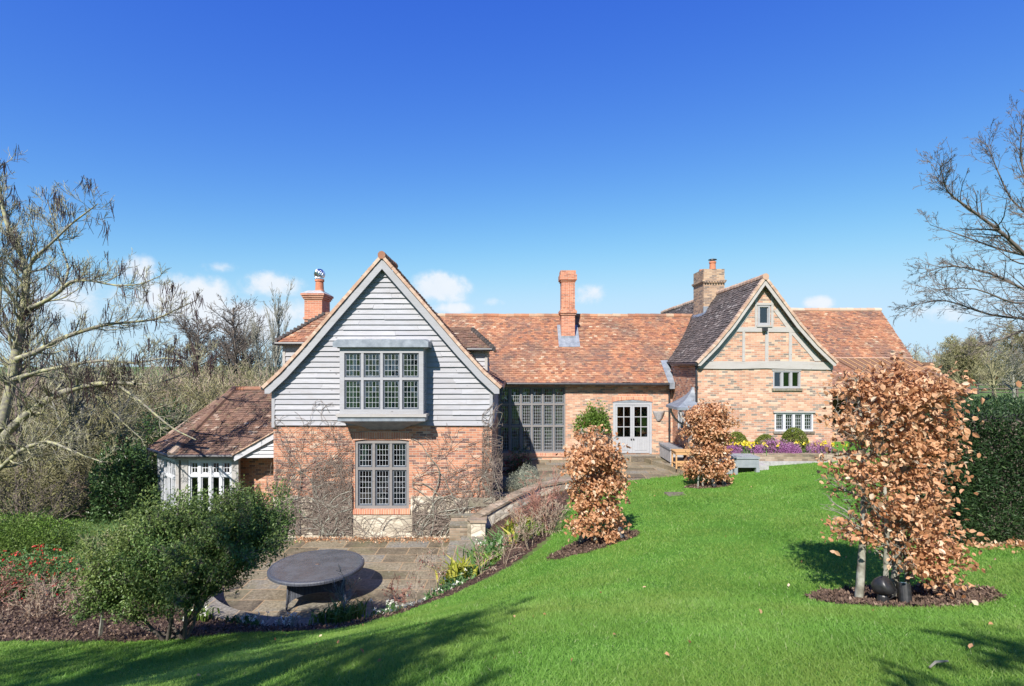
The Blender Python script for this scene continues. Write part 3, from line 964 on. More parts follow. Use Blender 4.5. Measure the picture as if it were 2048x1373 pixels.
def build_paving():
    mb = MB()
    a = np.linspace(0, 2 * math.pi, 73)[:-1]
    mb.poly([(PC[0] + PR * math.cos(k), PC[1] + PR * math.sin(k), 0.0) for k in a])
    tag(mb.build('patio', M['flag'], base=(0, 0, 0)), kind='structure')
    mb = MB()
    mb.poly([(x, y, -0.006) for x, y in PATIO_RECT])
    tag(mb.build('patio_strip', M['flag'], base=(0, 0, 0)), kind='structure')
    mb = MB()
    zt = 1.25
    mb.poly([(x, y, zt) for x, y in TERRACE])
    n = len(TERRACE)
    for i in range(n):
        p, q = TERRACE[i], TERRACE[(i + 1) % n]
        mb.poly([(p[0], p[1], zt - 0.7), (q[0], q[1], zt - 0.7), (q[0], q[1], zt), (p[0], p[1], zt)])
    tag(mb.build('terrace', M['flag'], base=(0, 0, 0)), kind='structure')
    # brick edging where the terrace meets the lawn
    mb = MB()
    for x in np.arange(2.4, 7.1, 0.115):
        y0 = 19.95 if x > 3 else 19.25 + (x - 1.9) * 0.64
        mb.box(x, x + 0.105, y0 - 0.2, y0, 1.05, 1.27 + RNG.uniform(0, 0.012), RNG.uniform())
    tag(mb.build('terrace_edging', M['brick_low'], base=(0, 0, 0)), kind='structure')
    # raised paved path along the cottage wall
    mb = MB()
    pth = [(5.6, 24.0), (7.13, 24.0), (7.13, 20.6), (7.9, 20.2), (7.9, 20.0), (6.75, 20.0), (6.3, 21.6)]
    mb.prism(pth, lambda a_, b_, d: (a_, b_, d), 1.1, 1.43)
    tag(mb.build('raised_path', M['flag'], base=(0, 0, 0)), kind='structure')
    # the retaining ring round the front of the patio with its flat coping
    w = thing('retaining_wall', 'low curved stone retaining wall with flat coping round the front of the patio', 'wall', (PC[0], PC[1], 0))
    a0, a1 = RAD(163), RAD(325)
    k = np.linspace(a0, a1, 46)
    top = 0.4
    face, cop = MB(), MB()
    for i in range(len(k) - 1):
        c0, s0, c1, s1 = math.cos(k[i]), math.sin(k[i]), math.cos(k[i + 1]), math.sin(k[i + 1])
        P = lambda r, c, s, z: (PC[0] + r * c, PC[1] + r * s, z)
        zt0 = top
        face.poly([P(PR, c0, s0, -0.05), P(PR, c1, s1, -0.05), P(PR, c1, s1, zt0 - 0.05), P(PR, c0, s0, zt0 - 0.05)])
        ri, ro = PR - 0.04, PR + 0.36
        tt = RNG.uniform()
        cop.poly([P(ri, c0, s0, zt0), P(ri, c1, s1, zt0), P(ro, c1, s1, zt0), P(ro, c0, s0, zt0)], tt)
        cop.poly([P(ri, c0, s0, zt0 - 0.06), P(ri, c1, s1, zt0 - 0.06), P(ri, c1, s1, zt0), P(ri, c0, s0, zt0)], tt)
        cop.poly([P(ro, c0, s0, zt0 - 0.5), P(ro, c1, s1, zt0 - 0.5), P(ro, c1, s1, zt0), P(ro, c0, s0, zt0)], tt)
        cop.poly([P(ri, c0, s0, zt0 - 0.06), P(ri, c1, s1, zt0 - 0.06), P(ro, c1, s1, zt0 - 0.06), P(ro, c0, s0, zt0 - 0.06)], tt)
    for kk in (a0, a1):
        c, s = math.cos(kk), math.sin(kk)
        face.poly([P(PR, c, s, -0.05), P(PR + 0.36, c, s, -0.05), P(PR + 0.36, c, s, top - 0.01), P(PR, c, s, top - 0.01)])
    face.build('wall_face', M['brick_low'], w)
    cop.build('coping', M['coping'], w)
    # stone steps from patio up towards the terrace
    s = thing('stone_steps', 'worn stone steps rising from the patio beside the border of spring plants', 'steps', (-1.3, 15, 0))
    for i, (x0, x1, z, y0, y1) in enumerate(((-1.88, -1.53, 0.14, 13.3, 16.6), (-1.53, -1.18, 0.28, 13.0, 16.6), (-1.18, -0.55, 0.42, 12.8, 16.4))):
        mb = MB()
        yy = y0
        while yy < y1 - 0.05:
            L = min(RNG.uniform(0.7, 1.1), y1 - yy)
            mb.box(x0, x1 + 0.02, yy, yy + L - 0.012, -0.1, z - RNG.uniform(0, 0.01), RNG.uniform())
            yy += L
        mb.build('step', M['coping'], s)
    for i, (y0, y1, z) in enumerate(((16.4, 16.85, 0.6), (16.85, 17.4, 0.78), (17.4, 18.0, 0.96), (18.0, 18.7, 1.12))):
        xr = float(np.interp(y0, [q_[1] for q_ in WALL_LINE], [q_[0] for q_ in WALL_LINE])) - 0.33
        mb = MB().box(-1.9 if y0 < 17 else -0.62, xr, y0, y1 + 0.03, -0.1, z - 0.06, 0.3, 1)
        mb.box(-1.92 if y0 < 17 else -0.62, xr + 0.01, y0 - 0.02, y1 + 0.03, z - 0.06, z, 0.6, 0)
        mb.build('step', [M['coping'], M['brick_low']], s)
    # the sloping wall between steps and border
    g = thing('garden_wall', 'low brick garden wall with sloping stone capping beside the steps', 'wall', (0.5, 18, 0))
    line = WALL_LINE
    fa, ca = MB(), MB()
    for p, q in zip(line[:-1], line[1:]):
        p, q = np.array(p), np.array(q)
        d = nrm(np.array((q[0] - p[0], q[1] - p[1], 0)))
        n_ = np.array((d[1], -d[0], 0))
        for s_ in (0.0, 0.3):
            o = -n_ * s_
            fa.poly([p * (1, 1, 0) + o + (0, 0, 0.0), q * (1, 1, 0) + o + (0, 0, 0.0), q + o - (0, 0, 0.05), p + o - (0, 0, 0.05)])
        nseg = 3
        for j in range(nseg):
            u0, u1 = p + (q - p) * j / nseg, p + (q - p) * ((j + 1) / nseg)
            e, f = n_ * 0.04, -n_ * 0.34
            t_ = RNG.uniform()
            A_, B_, C_, D_ = u0 + e, u1 + e, u1 + f, u0 + f
            dz = np.array((0, 0, 0.07))
            ca.poly([A_, B_, C_, D_], t_)
            ca.poly([A_ - dz, B_ - dz, B_, A_], t_)
            ca.poly([D_ - dz, C_ - dz, C_, D_], t_)
            ca.poly([A_ - dz, A_, D_, D_ - dz], t_)
    p = np.array(line[0])
    fa.box(p[0] - 0.06, p[0] + 0.36, p[1] - 0.1, p[1] + 0.25, 0.3, p[2] - 0.04)
    ca.box(p[0] - 0.1, p[0] + 0.4, p[1] - 0.14, p[1] + 0.29, p[2] - 0.04, p[2] + 0.05)
    fa.build('wall_face', M['stone'], g)
    ca.build('capping', M['brick_low'], g)
    # low wall holding the flower bed under the cottage gable
    b = thing('bed_wall', 'long low brick wall holding the flower bed below the gable', 'wall', (10.2, 19.9, 1.6))
    MB().box(7.7, 13.3, 19.88, 20.12, 1.3, 2.2).build('brick_face', M['brick_low'], b)
    MB().box(7.66, 13.3, 19.80, 19.876, 1.3, 1.93).build('stone_plinth', M['slab'], b)
    tag(MB().box(7.7, 13.2, 20.124, 20.795, 1.3, 2.17).build('flower_bed_soil', M['mulch'], base=(0, 0, 0)), kind='structure')


build_paving()

# ------------------------------------------------------------------ house helpers
XA, YA, ZA = np.array((1.0, 0, 0)), np.array((0, 1.0, 0)), np.array((0, 0, 1.0))


def tiles(mb, O, U, V, poly, g=0.115, w=0.17, lift=0.0, dens=1.0, seed=1):
    """A field of plain clay tiles on the plane O + u U + v V, inside the outline."""
    rng = np.random.default_rng(seed)
    O = np.asarray(O, float)
    U, V = nrm(U), nrm(V)
    N = np.cross(U, V)
    if N[2] < 0:
        N = -N
    P = np.asarray(poly, float)
    mb.poly([O + U * a + V * b + N * (lift - 0.004) for a, b in poly], 0.25)
    u0, v0 = P.min(0)
    u1, v1 = P.max(0)
    rows = np.arange(int(math.ceil((v1 - v0) / g)))
    cols = np.arange(int(math.ceil((u1 - u0) / w)) + 1)
    Rw, Cc = np.meshgrid(rows, cols, indexing='ij')
    Rw, Cc = Rw.reshape(-1), Cc.reshape(-1)
    cu = u0 + (Cc + 0.5 * (Rw % 2)) * w
    cv = v0 + (Rw + 0.5) * g
    ok = inside(cu, np.minimum(cv, v1 - 0.01), poly)
    cu, cv, Rw = cu[ok], cv[ok], Rw[ok]
    n = len(cu)
    wob = 0.007 * np.sin(cu * 2.1 + Rw * 0.7) + 0.012 * np.sin(cu * 0.8 + 1.3) * np.sin(cv * 1.1) + 0.005 * rng.normal(0, 1, n)
    hl = 0.034 + lift + wob + 0.012 * (rng.uniform(0, 1, n) > 0.93)
    hu = 0.014 + lift + wob * 0.6
    a0, a1 = np.maximum(cu - w * 0.485, u0), np.minimum(cu + w * 0.485, u1)
    sk = rng.normal(0, 0.006, n)
    b0, b1 = cv - g * 0.5 - 0.006, cv + g * 0.5 + 0.012
    pt = lambda a, b, h: O + a[:, None] * U + b[:, None] * V + h[:, None] * N
    tl = rng.normal(0, 0.003, n)
    Q = np.stack([pt(a0, b0 + sk, hl + tl), pt(a1, b0 - sk, hl - tl), pt(a1, b1, hu), pt(a0, b1, hu),
                  pt(a0, b0 + sk, np.zeros(n) + lift - 0.003), pt(a1, b0 - sk, np.zeros(n) + lift - 0.003)], 1)
    i = np.arange(n)[:, None] * 6
    F = np.concatenate([i + np.array([[0, 1, 2, 3]]), i + np.array([[4, 5, 1, 0]])])
    t = np.clip(rng.beta(2.2, 2.2, n) + 0.12 * np.sin(cu * 0.9) * np.sin(cv * 1.3), 0, 1)
    mb.add(Q.reshape(-1, 3), F, np.concatenate([t, t * 0.9]))
    return mb


def ridge(mb, P, Q, r=0.11, seg=0.32, seed=3, lift=0.0, squash=1.0):
    rng = np.random.default_rng(seed)
    P, Q = np.asarray(P, float), np.asarray(Q, float)
    L = np.linalg.norm(Q - P)
    d = (Q - P) / L
    n = max(1, int(round(L / seg)))
    for i in range(n):
        a = P + d * (L * i / n)
        b = P + d * (L * (i + 1) / n + 0.02)
        o = ZA * (lift + rng.normal(0, 0.005))
        mb.tube([a + o, b + o], [r * 1.04, r * 0.96], 9, rng.uniform(0.3, 1))
    return mb


def boards(mb, O, U, N, rows, ext, seed=1, butt=2.8):
    rng = np.random.default_rng(seed)
    O, U, N = (np.asarray(k, float) for k in (O, U, N))
    for z0, z1 in rows:
        a0, b0 = ext(z0)
        a1, b1 = ext(z1)
        if b0 - a0 < 0.02:
            continue
        cuts = [0.0]
        span = b0 - a0
        s = rng.uniform(0.4, butt)
        while s < span - 0.4:
            cuts.append(s / span)
            s += rng.uniform(1.2, butt)
        cuts.append(1.0)
        for c0, c1 in zip(cuts[:-1], cuts[1:]):
            e = 0.0015 / max(span, 0.1)
            p = [O + U * (a0 + (b0 - a0) * (c0 + e)) + ZA * z0, O + U * (a0 + (b0 - a0) * (c1 - e)) + ZA * z0,
                 O + U * (a1 + (b1 - a1) * (c1 - e)) + ZA * z1, O + U * (a1 + (b1 - a1) * (c0 + e)) + ZA * z1]
            lo = 0.05 + rng.normal(0, 0.005)
            dn = ZA * rng.normal(0, 0.004)
            t = rng.beta(1.5, 2.2)
            q = [p[0] + N * lo + dn, p[1] + N * (lo + rng.normal(0, 0.003)) + ZA * rng.normal(0, 0.004), p[2] + N * 0.006, p[3] + N * 0.006]
            mb.poly(q, t)
            mb.poly([q[0] - N * 0.042, q[1] - N * 0.042, q[1], q[0]], t)
    return mb


def wall(mb, O, U, N, outline, holes=(), depth=0.16, t=0.5, m=0):
    O, U, N = (np.asarray(k, float) for k in (O, U, N))
    rings = [list(outline)] + [[(a0, b0), (a0, b1), (a1, b1), (a1, b0)] for a0, a1, b0, b1 in holes]
    pts = [p for r in rings for p in r]
    tri = tessellate_polygon([[Vector((a, b, 0)) for a, b in r] for r in rings])
    mb.add([O + U * a + ZA * b for a, b in pts], [list(k) for k in tri], t, m)
    for r in rings[1:]:
        for i in range(4):
            p, q = r[i], r[(i + 1) % 4]
            A_, B_ = O + U * p[0] + ZA * p[1], O + U * q[0] + ZA * q[1]
            mb.poly([A_, B_, B_ - N * depth, A_ - N * depth], t, m)
    return mb


def window(root, O, U, N, w, h, cols, rows, lat, frame=0.09, mull=0.075, recess=0.05, fm='oak_grey', came=0.0065, cas=0.042, name='window', label=None,
           room=2.2, casement='casement', curtains=(), colw=None, cmat='curtain', re_=0.25, rf_=-0.5):
    O, U, N = (np.asarray(k, float) for k in (O, U, N))
    O = O - N * recess
    fr, ca, le, gls = MB(), MB(), MB(), []
    B = lambda mb, a0, a1, z0, z1, d0, d1, t=0.4: mb.obox(O, U, ZA, N, a0, a1, z0, z1, d0, d1, t)
    B(fr, 0, frame, 0, h, -0.07, 0.03, 0.2)
    B(fr, w - frame, w, 0, h, -0.07, 0.03, 0.5)
    B(fr, frame, w - frame, 0, frame, -0.07, 0.034, 0.3)
    B(fr, frame, w - frame, h - frame, h, -0.07, 0.034, 0.3)
    iw, ih = w - 2 * frame, h - 2 * frame
    cw = [1 / cols] * cols if colw is None else colw
    ce = np.concatenate([[0], np.cumsum(cw)]) * (iw + mull) - mull
    re = np.concatenate([[0], np.cumsum(rows)]) * (ih + mull) - mull
    for i in range(1, cols):
        B(fr, frame + ce[i], frame + ce[i] + mull, frame, h - frame, -0.06, 0.026, 0.3 + 0.1 * (i % 3))
    for j in range(1, len(rows)):
        for i in range(cols):
            B(fr, frame + ce[i] + mull, frame + ce[i + 1], frame + re[j], frame + re[j] + mull, -0.06, 0.022, 0.35)
    for i in range(cols):
        for j in range(len(rows)):
            a0, a1 = frame + ce[i] + mull, frame + ce[i + 1]
            z0, z1 = frame + re[j] + mull, frame + re[j + 1]
            for (p0, p1, q0, q1) in ((a0, a0 + cas, z0, z1), (a1 - cas, a1, z0, z1), (a0 + cas, a1 - cas, z0, z0 + cas), (a0 + cas, a1 - cas, z1 - cas, z1)):
                B(ca, p0, p1, q0, q1, -0.05, -0.012)
            a0, a1, z0, z1 = a0 + cas, a1 - cas, z0 + cas, z1 - cas
            nx, nz = lat[j]
            gl = MB()
            gls.append(gl)
            gr = np.random.default_rng(int(abs(O[0]) * 97 + i * 13 + j * 7) + 1)
            for kx in range(nx):
                for kz in range(nz):
                    p0, p1 = a0 + (a1 - a0) * kx / nx, a0 + (a1 - a0) * (kx + 1) / nx
                    q0, q1 = z0 + (z1 - z0) * kz / nz, z0 + (z1 - z0) * (kz + 1) / nz
                    tu, tz = gr.normal(0, 0.022, 2)
                    dd = lambda a_, z_: 0.036 + (a_ - (p0 + p1) / 2) * tu + (z_ - (q0 + q1) / 2) * tz
                    gl.poly([O + U * a_ + ZA * z_ - N * dd(a_, z_) for a_, z_ in ((p0, q0), (p1, q0), (p1, q1), (p0, q1))])
            nx, nz = lat[j]
            for k in range(1, nx):
                x = a0 + (a1 - a0) * k / nx
                B(le, x - came / 2, x + came / 2, z0, z1, -0.034, -0.024)
            for k in range(1, nz):
                z = z0 + (z1 - z0) * k / nz
                B(le, a0, a1, z - came / 2, z + came / 2, -0.0335, -0.0235)
            if nx > 1:                                   # border came round each light
                for (p0, p1, q0, q1) in ((a0, a0 + came, z0, z1), (a1 - came, a1, z0, z1), (a0, a1, z0, z0 + came), (a0, a1, z1 - came, z1)):
                    B(le, p0, p1, q0, q1, -0.0345, -0.023)
    f = fr.build(name, M[fm], root)
    if label:
        f['label'] = label
    ca.build('casement', M[casement], f)
    for gl in gls:
        gl.build('glass', M['glass'], f)
    if le.V:
        le.build('leading', M['came' if casement == 'casement' else casement], f)
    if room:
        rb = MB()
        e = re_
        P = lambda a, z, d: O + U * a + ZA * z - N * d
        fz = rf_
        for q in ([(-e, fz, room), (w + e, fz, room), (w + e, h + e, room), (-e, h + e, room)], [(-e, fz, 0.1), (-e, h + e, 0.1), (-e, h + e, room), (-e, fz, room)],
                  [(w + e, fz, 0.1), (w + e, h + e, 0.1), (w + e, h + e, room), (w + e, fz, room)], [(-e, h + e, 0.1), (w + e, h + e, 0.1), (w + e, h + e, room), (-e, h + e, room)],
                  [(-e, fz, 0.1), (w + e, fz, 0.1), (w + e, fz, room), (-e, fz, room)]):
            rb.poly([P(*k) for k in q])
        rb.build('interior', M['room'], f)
    for (u0, u1, zb, zt) in curtains:
        cb = MB()
        m_ = 14
        prev = None
        for i in range(m_ + 1):
            x = u0 + (u1 - u0) * i / m_
            d = 0.16 + 0.03 * math.sin(i * 1.9)
            cur = (P(x + 0.1 * math.sin(i) * 0.1, zb, d), P(x, zt, d))
            if prev:
                cb.poly([prev[0], cur[0], cur[1], prev[1]])
            prev = cur
        cb.build('curtain', M[cmat], f)
    return f


def arch(mb, O, U, N, u0, u1, z, rise, hgt, d=0.025, n=12):
    """A shallow brick arch: its soffit rises by 'rise' at the middle."""
    O, U, N = (np.asarray(k, float) for k in (O, U, N))
    lo, up = [], []
    for i in range(n + 1):
        s = i / n
        k = 4 * s * (1 - s) * rise
        lo.append((u0 + (u1 - u0) * s, z + k))
        up.append((u0 - 0.03 + (u1 - u0 + 0.06) * s, z + k + hgt))
    for i in range(n):
        P = [O + U * a + ZA * b for a, b in (lo[i], lo[i + 1], up[i + 1], up[i])]
        mb.poly([p + N * d for p in P])
        mb.poly([P[0], P[1], P[1] + N * d, P[0] + N * d])
        mb.poly([P[0] - N * 0.16, P[1] - N * 0.16, P[1], P[0]])
        mb.poly([P[3], P[2], P[2] + N * d, P[3] + N * d])
    return mb


FRONT = np.array((0, -1.0, 0))
LEFT = np.array((-1.0, 0, 0))
HOUSE = thing('farmhouse', 'long red brick farmhouse with clay tiled roofs, weatherboarded gable and timbered gable', 'house', (0, 20, 0))


def prof_half(prof, cx, side):
    return [(cx + side * a, z) for a, z in prof]


def slope(parent, prof, cx, side, y0, y1, mat, seed, name='roof', label=None, w=0.17, g=0.115, sag=0):
    """One side of a gabled roof whose ridge runs in depth; prof runs from ridge to eave as (offset, z)."""
    mb = MB()
    for i in range(len(prof) - 1):
        (a0, z0), (a1, z1) = prof[i], prof[i + 1]
        lo = np.array((cx + side * a1, y0, z1))
        up = np.array((cx + side * a0, y0, z0))
        L = np.linalg.norm(up - lo)
        tiles(mb, lo, YA, up - lo, [(0, 0), (y1 - y0, 0), (y1 - y0, L), (0, L)], g=g, w=w, seed=seed + i)
    o = mb.build(name, M[mat], parent)
    if label:
        o['label'] = label
    return o


def verge_and_barge(parent, prof, cx, y, bw=0.205, drop=0.07, off=0.0, scale_r=1.0, bm='oak_grey'):
    vm = MB()
    rng = np.random.default_rng(11)
    for side in (-1, 1):
        bb = MB()
        s = side * (scale_r if side > 0 else 1)
        pts = [np.array((cx + s * a, z)) for a, z in prof]
        # verge tiles edge-on
        for p, q in zip(pts[:-1], pts[1:]):
            L = np.linalg.norm(q - p)
            d = (q - p) / L
            nn = np.array((d[1], -d[0])) * (1 if side > 0 else -1)
            nn = nn if nn[1] > 0 else -nn
            k = max(1, int(L / 0.115))
            for i in range(k):
                a, b = p + d * L * i / k, p + d * (L * (i + 1) / k + 0.015)
                up0, up1 = 0.03, 0.05 + rng.normal(0, 0.004)
                jy = rng.normal(0, 0.004)
                P3 = lambda c, h, yy: (c[0] + nn[0] * h, yy, c[1] + nn[1] * h)
                vv = [P3(a, -0.05, y - 0.05 + jy), P3(b, -0.05, y - 0.05 + jy), P3(b, up1, y - 0.05 + jy), P3(a, up0 + 0.01, y - 0.05 + jy),
                      P3(a, -0.05, y + 0.12), P3(b, -0.05, y + 0.12), P3(b, up1, y + 0.12), P3(a, up0 + 0.01, y + 0.12)]
                vm.add(vv, [(0, 1, 2, 3), (3, 2, 6, 7), (0, 4, 5, 1), (1, 5, 6, 2), (0, 3, 7, 4)], rng.uniform(0.3, 1))
        # bargeboard
        ins = []
        for h in (drop, drop + bw):
            row = []
            for i, p in enumerate(pts):
                d = (pts[min(i + 1, len(pts) - 1)] - pts[max(i - 1, 0)])
                d = d / np.linalg.norm(d)
                nn = np.array((d[1], -d[0]))
                nn = -nn if nn[1] > 0 else nn
                if i == 0:
                    row.append(np.array((cx, p[1] - h / max(abs(nn[1]), 0.3))))
                elif i == len(pts) - 1:
                    row.append(p + nn * h * np.array((1, 1.0)))
                else:
                    row.append(p + nn * h)
            ins.append(row)
        # plumb cut at the foot
        a, b = ins
        foot = np.array((a[-1][0], a[-1][1] - 0.75 * bw))
        b[-1] = np.array((a[-1][0] - side * 0.75 * bw, foot[1]))
        for i in range(len(pts) - 1):
            q = [a[i], a[i + 1]] + ([foot] if i == len(pts) - 2 else []) + [b[i + 1], b[i]]
            F3 = lambda c, yy: np.array((c[0], yy, c[1]))
            bb.poly([F3(c, y - 0.005) for c in q], 0.3 + 0.2 * (side > 0))
            bb.poly([F3(b[i], y - 0.005), F3(b[i + 1], y - 0.005), F3(b[i + 1], y + 0.04), F3(b[i], y + 0.04)], 0.3)
            bb.poly([F3(c, y + 0.04) for c in q], 0.3)
        bb.poly([F3(a[-1], y - 0.005), F3(foot, y - 0.005), F3(foot, y + 0.04), F3(a[-1], y + 0.04)], 0.3)
        bb.build('bargeboard', M[bm], parent)
    vm.build('verge_tiles', M['verge'], parent)


def soffit(parent, prof, cx, y0, y1, sr=1.0, name='soffit'):
    mb = MB()
    for s in (-1, sr):
        for (a0, z0), (a1, z1) in zip(prof[:-1], prof[1:]):
            mb.poly([(cx + s * a0, y0, z0 - 0.05), (cx + s * a1, y0, z1 - 0.05), (cx + s * a1, y1, z1 - 0.05), (cx + s * a0, y1, z0 - 0.05)])
    mb.build(name, M['oak'], parent)


def chimney(parent, x0, x1, y0, y1, z0, z1, mat, corbel, seed=1):
    mb = MB()
    mb.box(x0, x1, y0, y1, z0, z1)
    for (ca, cb, d) in corbel:
        mb.box(x0 - d, x1 + d, y0 - d, y1 + d, ca, cb, 0.6)
    return mb.build('chimney', M[mat], parent)


def pot(parent, x, y, z, h, r=0.13, mat='terracotta'):
    return MB().lathe((x, y, z), [(r * 1.15, 0), (r * 1.15, 0.06), (r, 0.09), (r * 0.92, h - 0.1), (r * 1.1, h - 0.08), (r * 1.1, h), (r * 0.8, h), (r * 0.75, h - 0.2)], 16).build('chimney_pot', M[mat], parent)


# ------------------------------------------------------------------ weatherboarded wing
def build_wing():
    YF, XL, XR = 17.14, -7.57, -0.64
    CX = -4.07
    prof = [(0, 8.9), (1.42, 7.27), (2.52, 5.99), (3.2, 5.25), (3.72, 4.78)]
    W_ = XR - XL
    mb = MB()
    wall(mb, (XL, YF, 0), XA, FRONT, [(0, -0.1), (W_, -0.1), (W_, 3.6), (0, 3.6)], [(2.586, 4.30, 0.91, 3.09)], 0.14)
    mb.poly([(XR, YF, -0.1), (XR, 25, -0.1), (XR, 25, 4.9), (XR, YF, 4.9)])
    mb.poly([(XL, YF, -0.1), (XL, 25, -0.1), (XL, 25, 4.9), (XL, YF, 4.9)])
    mb.build('wall', M['brick'], HOUSE)
    # rubble plinth
    pl = [(0.0, -0.1), (6.26, -0.1), (6.26, 1.2), (5.9, 1.24), (5.3, 1.31), (4.36, 1.31), (4.36, 0.74), (2.5, 0.74), (2.5, 1.29), (1.6, 1.24), (0.7, 1.33), (0.0, 1.27)]
    MB().prism(pl, lambda a, b, d: (XL + a, YF - d, b), -0.02, 0.035).build('plinth', M['stone'], HOUSE)
    MB().box(XL + 6.27, XR + 0.05, YF - 0.05, YF + 0.2, -0.1, 0.42, 0.5).build('corner_plinth', M['soldier'], HOUSE)
    MB().box(XL + 6.2, XR + 0.12, YF - 0.08, YF + 0.2, 1.0, 1.27, 0.5).build('corner_stone', M['coping'], HOUSE)
    # ground floor window
    f = window(HOUSE, (-4.984, YF, 0.91), XA, FRONT, 1.714, 2.157, 3, [0.59, 0.41], [(4, 6), (4, 4)], frame=0.085, mull=0.085, recess=0.06, fm='oak_dark',
               curtains=((0.1, 0.33, 1.3, 2.1), (1.38, 1.64, 1.0, 2.1)), room=2.6)
    MB().box(-5.03, -3.22, YF - 0.075, YF + 0.1, 0.75, 0.905).build('sill', M['soldier'], f)
    # a settee with red cushions just inside
    sb = MB().box(-4.6, -3.4, YF + 0.55, YF + 1.2, 0.6, 1.35, 0.5)
    sb.build('settee', M['slab'], f)
    MB().obox((-4.35, YF + 0.45, 1.25), nrm((1, 0, 0.2)), nrm((0, 1, 0.3)), nrm((0, -0.3, 1)), -0.25, 0.35, 0, 0.12, 0, 0.3).build('cushion', M['redcurtain'], f)
    ab = MB()
    arch(ab, (0, YF, 0), XA, FRONT, -5.03, -3.21, 3.07, 0.07, 0.235)
    ab.build('arch', M['soldier'], HOUSE)
    # weatherboards
    half = lambda z: np.interp(z, [p[1] - 0.18 for p in prof[::-1]], [p[0] for p in prof[::-1]])

    def ext(z):
        if z < 4.62:
            return (0.06, W_ - 0.06)
        k = max(0.0, half(z) - 0.02)
        return (max(0.06, CX - k - XL), min(W_ - 0.06, CX + k - XL))

    wb = MB()
    z, rows = 3.56, []
    while z < 8.66:
        rows.append((z, z + 0.178))
        z += 0.168
    boards(wb, (XL, YF - 0.02, 0), XA, FRONT, rows, ext, 5)
    back = [(0, 3.56), (W_, 3.56), (W_, 4.65)] + [(CX - XL + a, z_ - 0.1) for a, z_ in prof[::-1]][:-1] + [(CX - XL, 8.75)] + [(CX - XL - a, z_ - 0.1) for a, z_ in prof][1:] + [(0, 4.65)]
    back = [(min(max(a, 0), W_), b) for a, b in back]
    wall(wb, (XL, YF - 0.015, 0), XA, FRONT, back)
    rr = [(zz, zz + 0.178) for zz in np.arange(3.56, 4.7, 0.168)]
    boards(wb, (XR, YF, 0), YA, -LEFT, rr, lambda z_: (0.0, 6.85), 6)
    boards(wb, (XL, 24, 0), -YA, LEFT, rr, lambda z_: (0.0, 6.85), 7)
    wb.poly([(XL, YF, 3.56), (XR, YF, 3.56), (XR, YF - 0.05, 3.56), (XL, YF - 0.05, 3.56)])
    wb.build('weatherboarding', M['board'], HOUSE)
    for x in (XL - 0.03, XR - 0.07):
        MB().box(x, x + 0.1, YF - 0.075, YF + 0.02, 3.5, 4.72).build('corner_post', M['oak_grey'], HOUSE)
    # roof
    y0, y1 = 16.86, 18.75
    slope(HOUSE, prof, CX, -1, y0, y1, 'tile_main', 21)
    slope(HOUSE, prof, CX, 1, y0, y1, 'tile_main', 31)
    soffit(HOUSE, prof, CX, 16.9, 18.7)
    low = [(0, 7.2), (1.9, 6.0), (3.72, 4.78)]
    slope(HOUSE, low, CX, -1, 18.76, 24.5, 'tile_main', 25)
    slope(HOUSE, low, CX, 1, 18.76, 24.5, 'tile_main', 35)
    verge_and_barge(HOUSE, prof, CX, 16.9)
    ridge(MB(), (CX, y0 - 0.02, 8.9), (CX, y1, 8.9), 0.12).build('ridge_tiles', M['tile_main'], HOUSE)
    wb = MB()
    wall(wb, (XL, y1 - 0.1, 0), XA, FRONT, back)
    wb.build('rear_gable', M['board'], HOUSE)
    for sx in (-1, 1):
        MB().tube([(CX + sx * 3.76, 16.95, 4.74), (CX + sx * 3.76, 23.8, 4.74)], 0.06, 8).build('gutter', M['iron'], HOUSE)
    # bay
    BY, BX0, BX1, BZ0, BZ1 = 16.5, -5.256, -2.704, 3.98, 5.98
    f = window(HOUSE, (BX0, BY, BZ0), XA, FRONT, BX1 - BX0, BZ1 - BZ0, 4, [0.54, 0.46], [(4, 5), (4, 4)], frame=0.14, mull=0.08, recess=0.0, fm='oak_grey', room=2.4,
               name='bay_window', curtains=((0.16, 0.44, 0.2, 1.85),), re_=-0.1, rf_=0.03)
    for x, s in ((BX0, -1), (BX1, 1)):
        sd = MB()
        sd.box(min(x, x - s * 0.1), max(x, x - s * 0.1), BY + 0.075, YF, BZ0, BZ1, 0.3)
        for k in (BY + 0.24, BY + 0.44):
            sd.box(min(x, x + s * 0.025), max(x, x + s * 0.025), k, k + 0.05, BZ0 + 0.05, BZ1 - 0.05, 0.5)
        sd.build('side_panel', M['oak_grey'], f)
    MB().prism([(BX0 - 0.17, 0), (BX1 + 0.17, 0), (BX1 + 0.17, 0.16), (BX1 + 0.03, 0.23), (BX0 - 0.03, 0.23), (BX0 - 0.17, 0.16)],
               lambda a, b, d: (a, d, BZ1 + 0.035 + b * (1 if d < BY else 1.2)), BY - 0.16, YF).build('lead_roof', M['lead'], f)
    for k in (-5.1, -4.65, -4.1, -3.5, -2.95):
        MB().box(k, k + 0.22, YF - 0.055, YF - 0.045, BZ1 + 0.2, BZ1 + 0.32).build('flashing', M['lead'], f)
    MB().box(BX0 - 0.06, BX1 + 0.06, BY - 0.07, YF, BZ1, BZ1 + 0.033).build('cornice', M['oak'], f)
    MB().box(BX0 - 0.1, BX1 + 0.1, BY - 0.1, YF, BZ0 - 0.09, BZ0 - 0.003).build('sill', M['oak'], f)
    ap = MB()
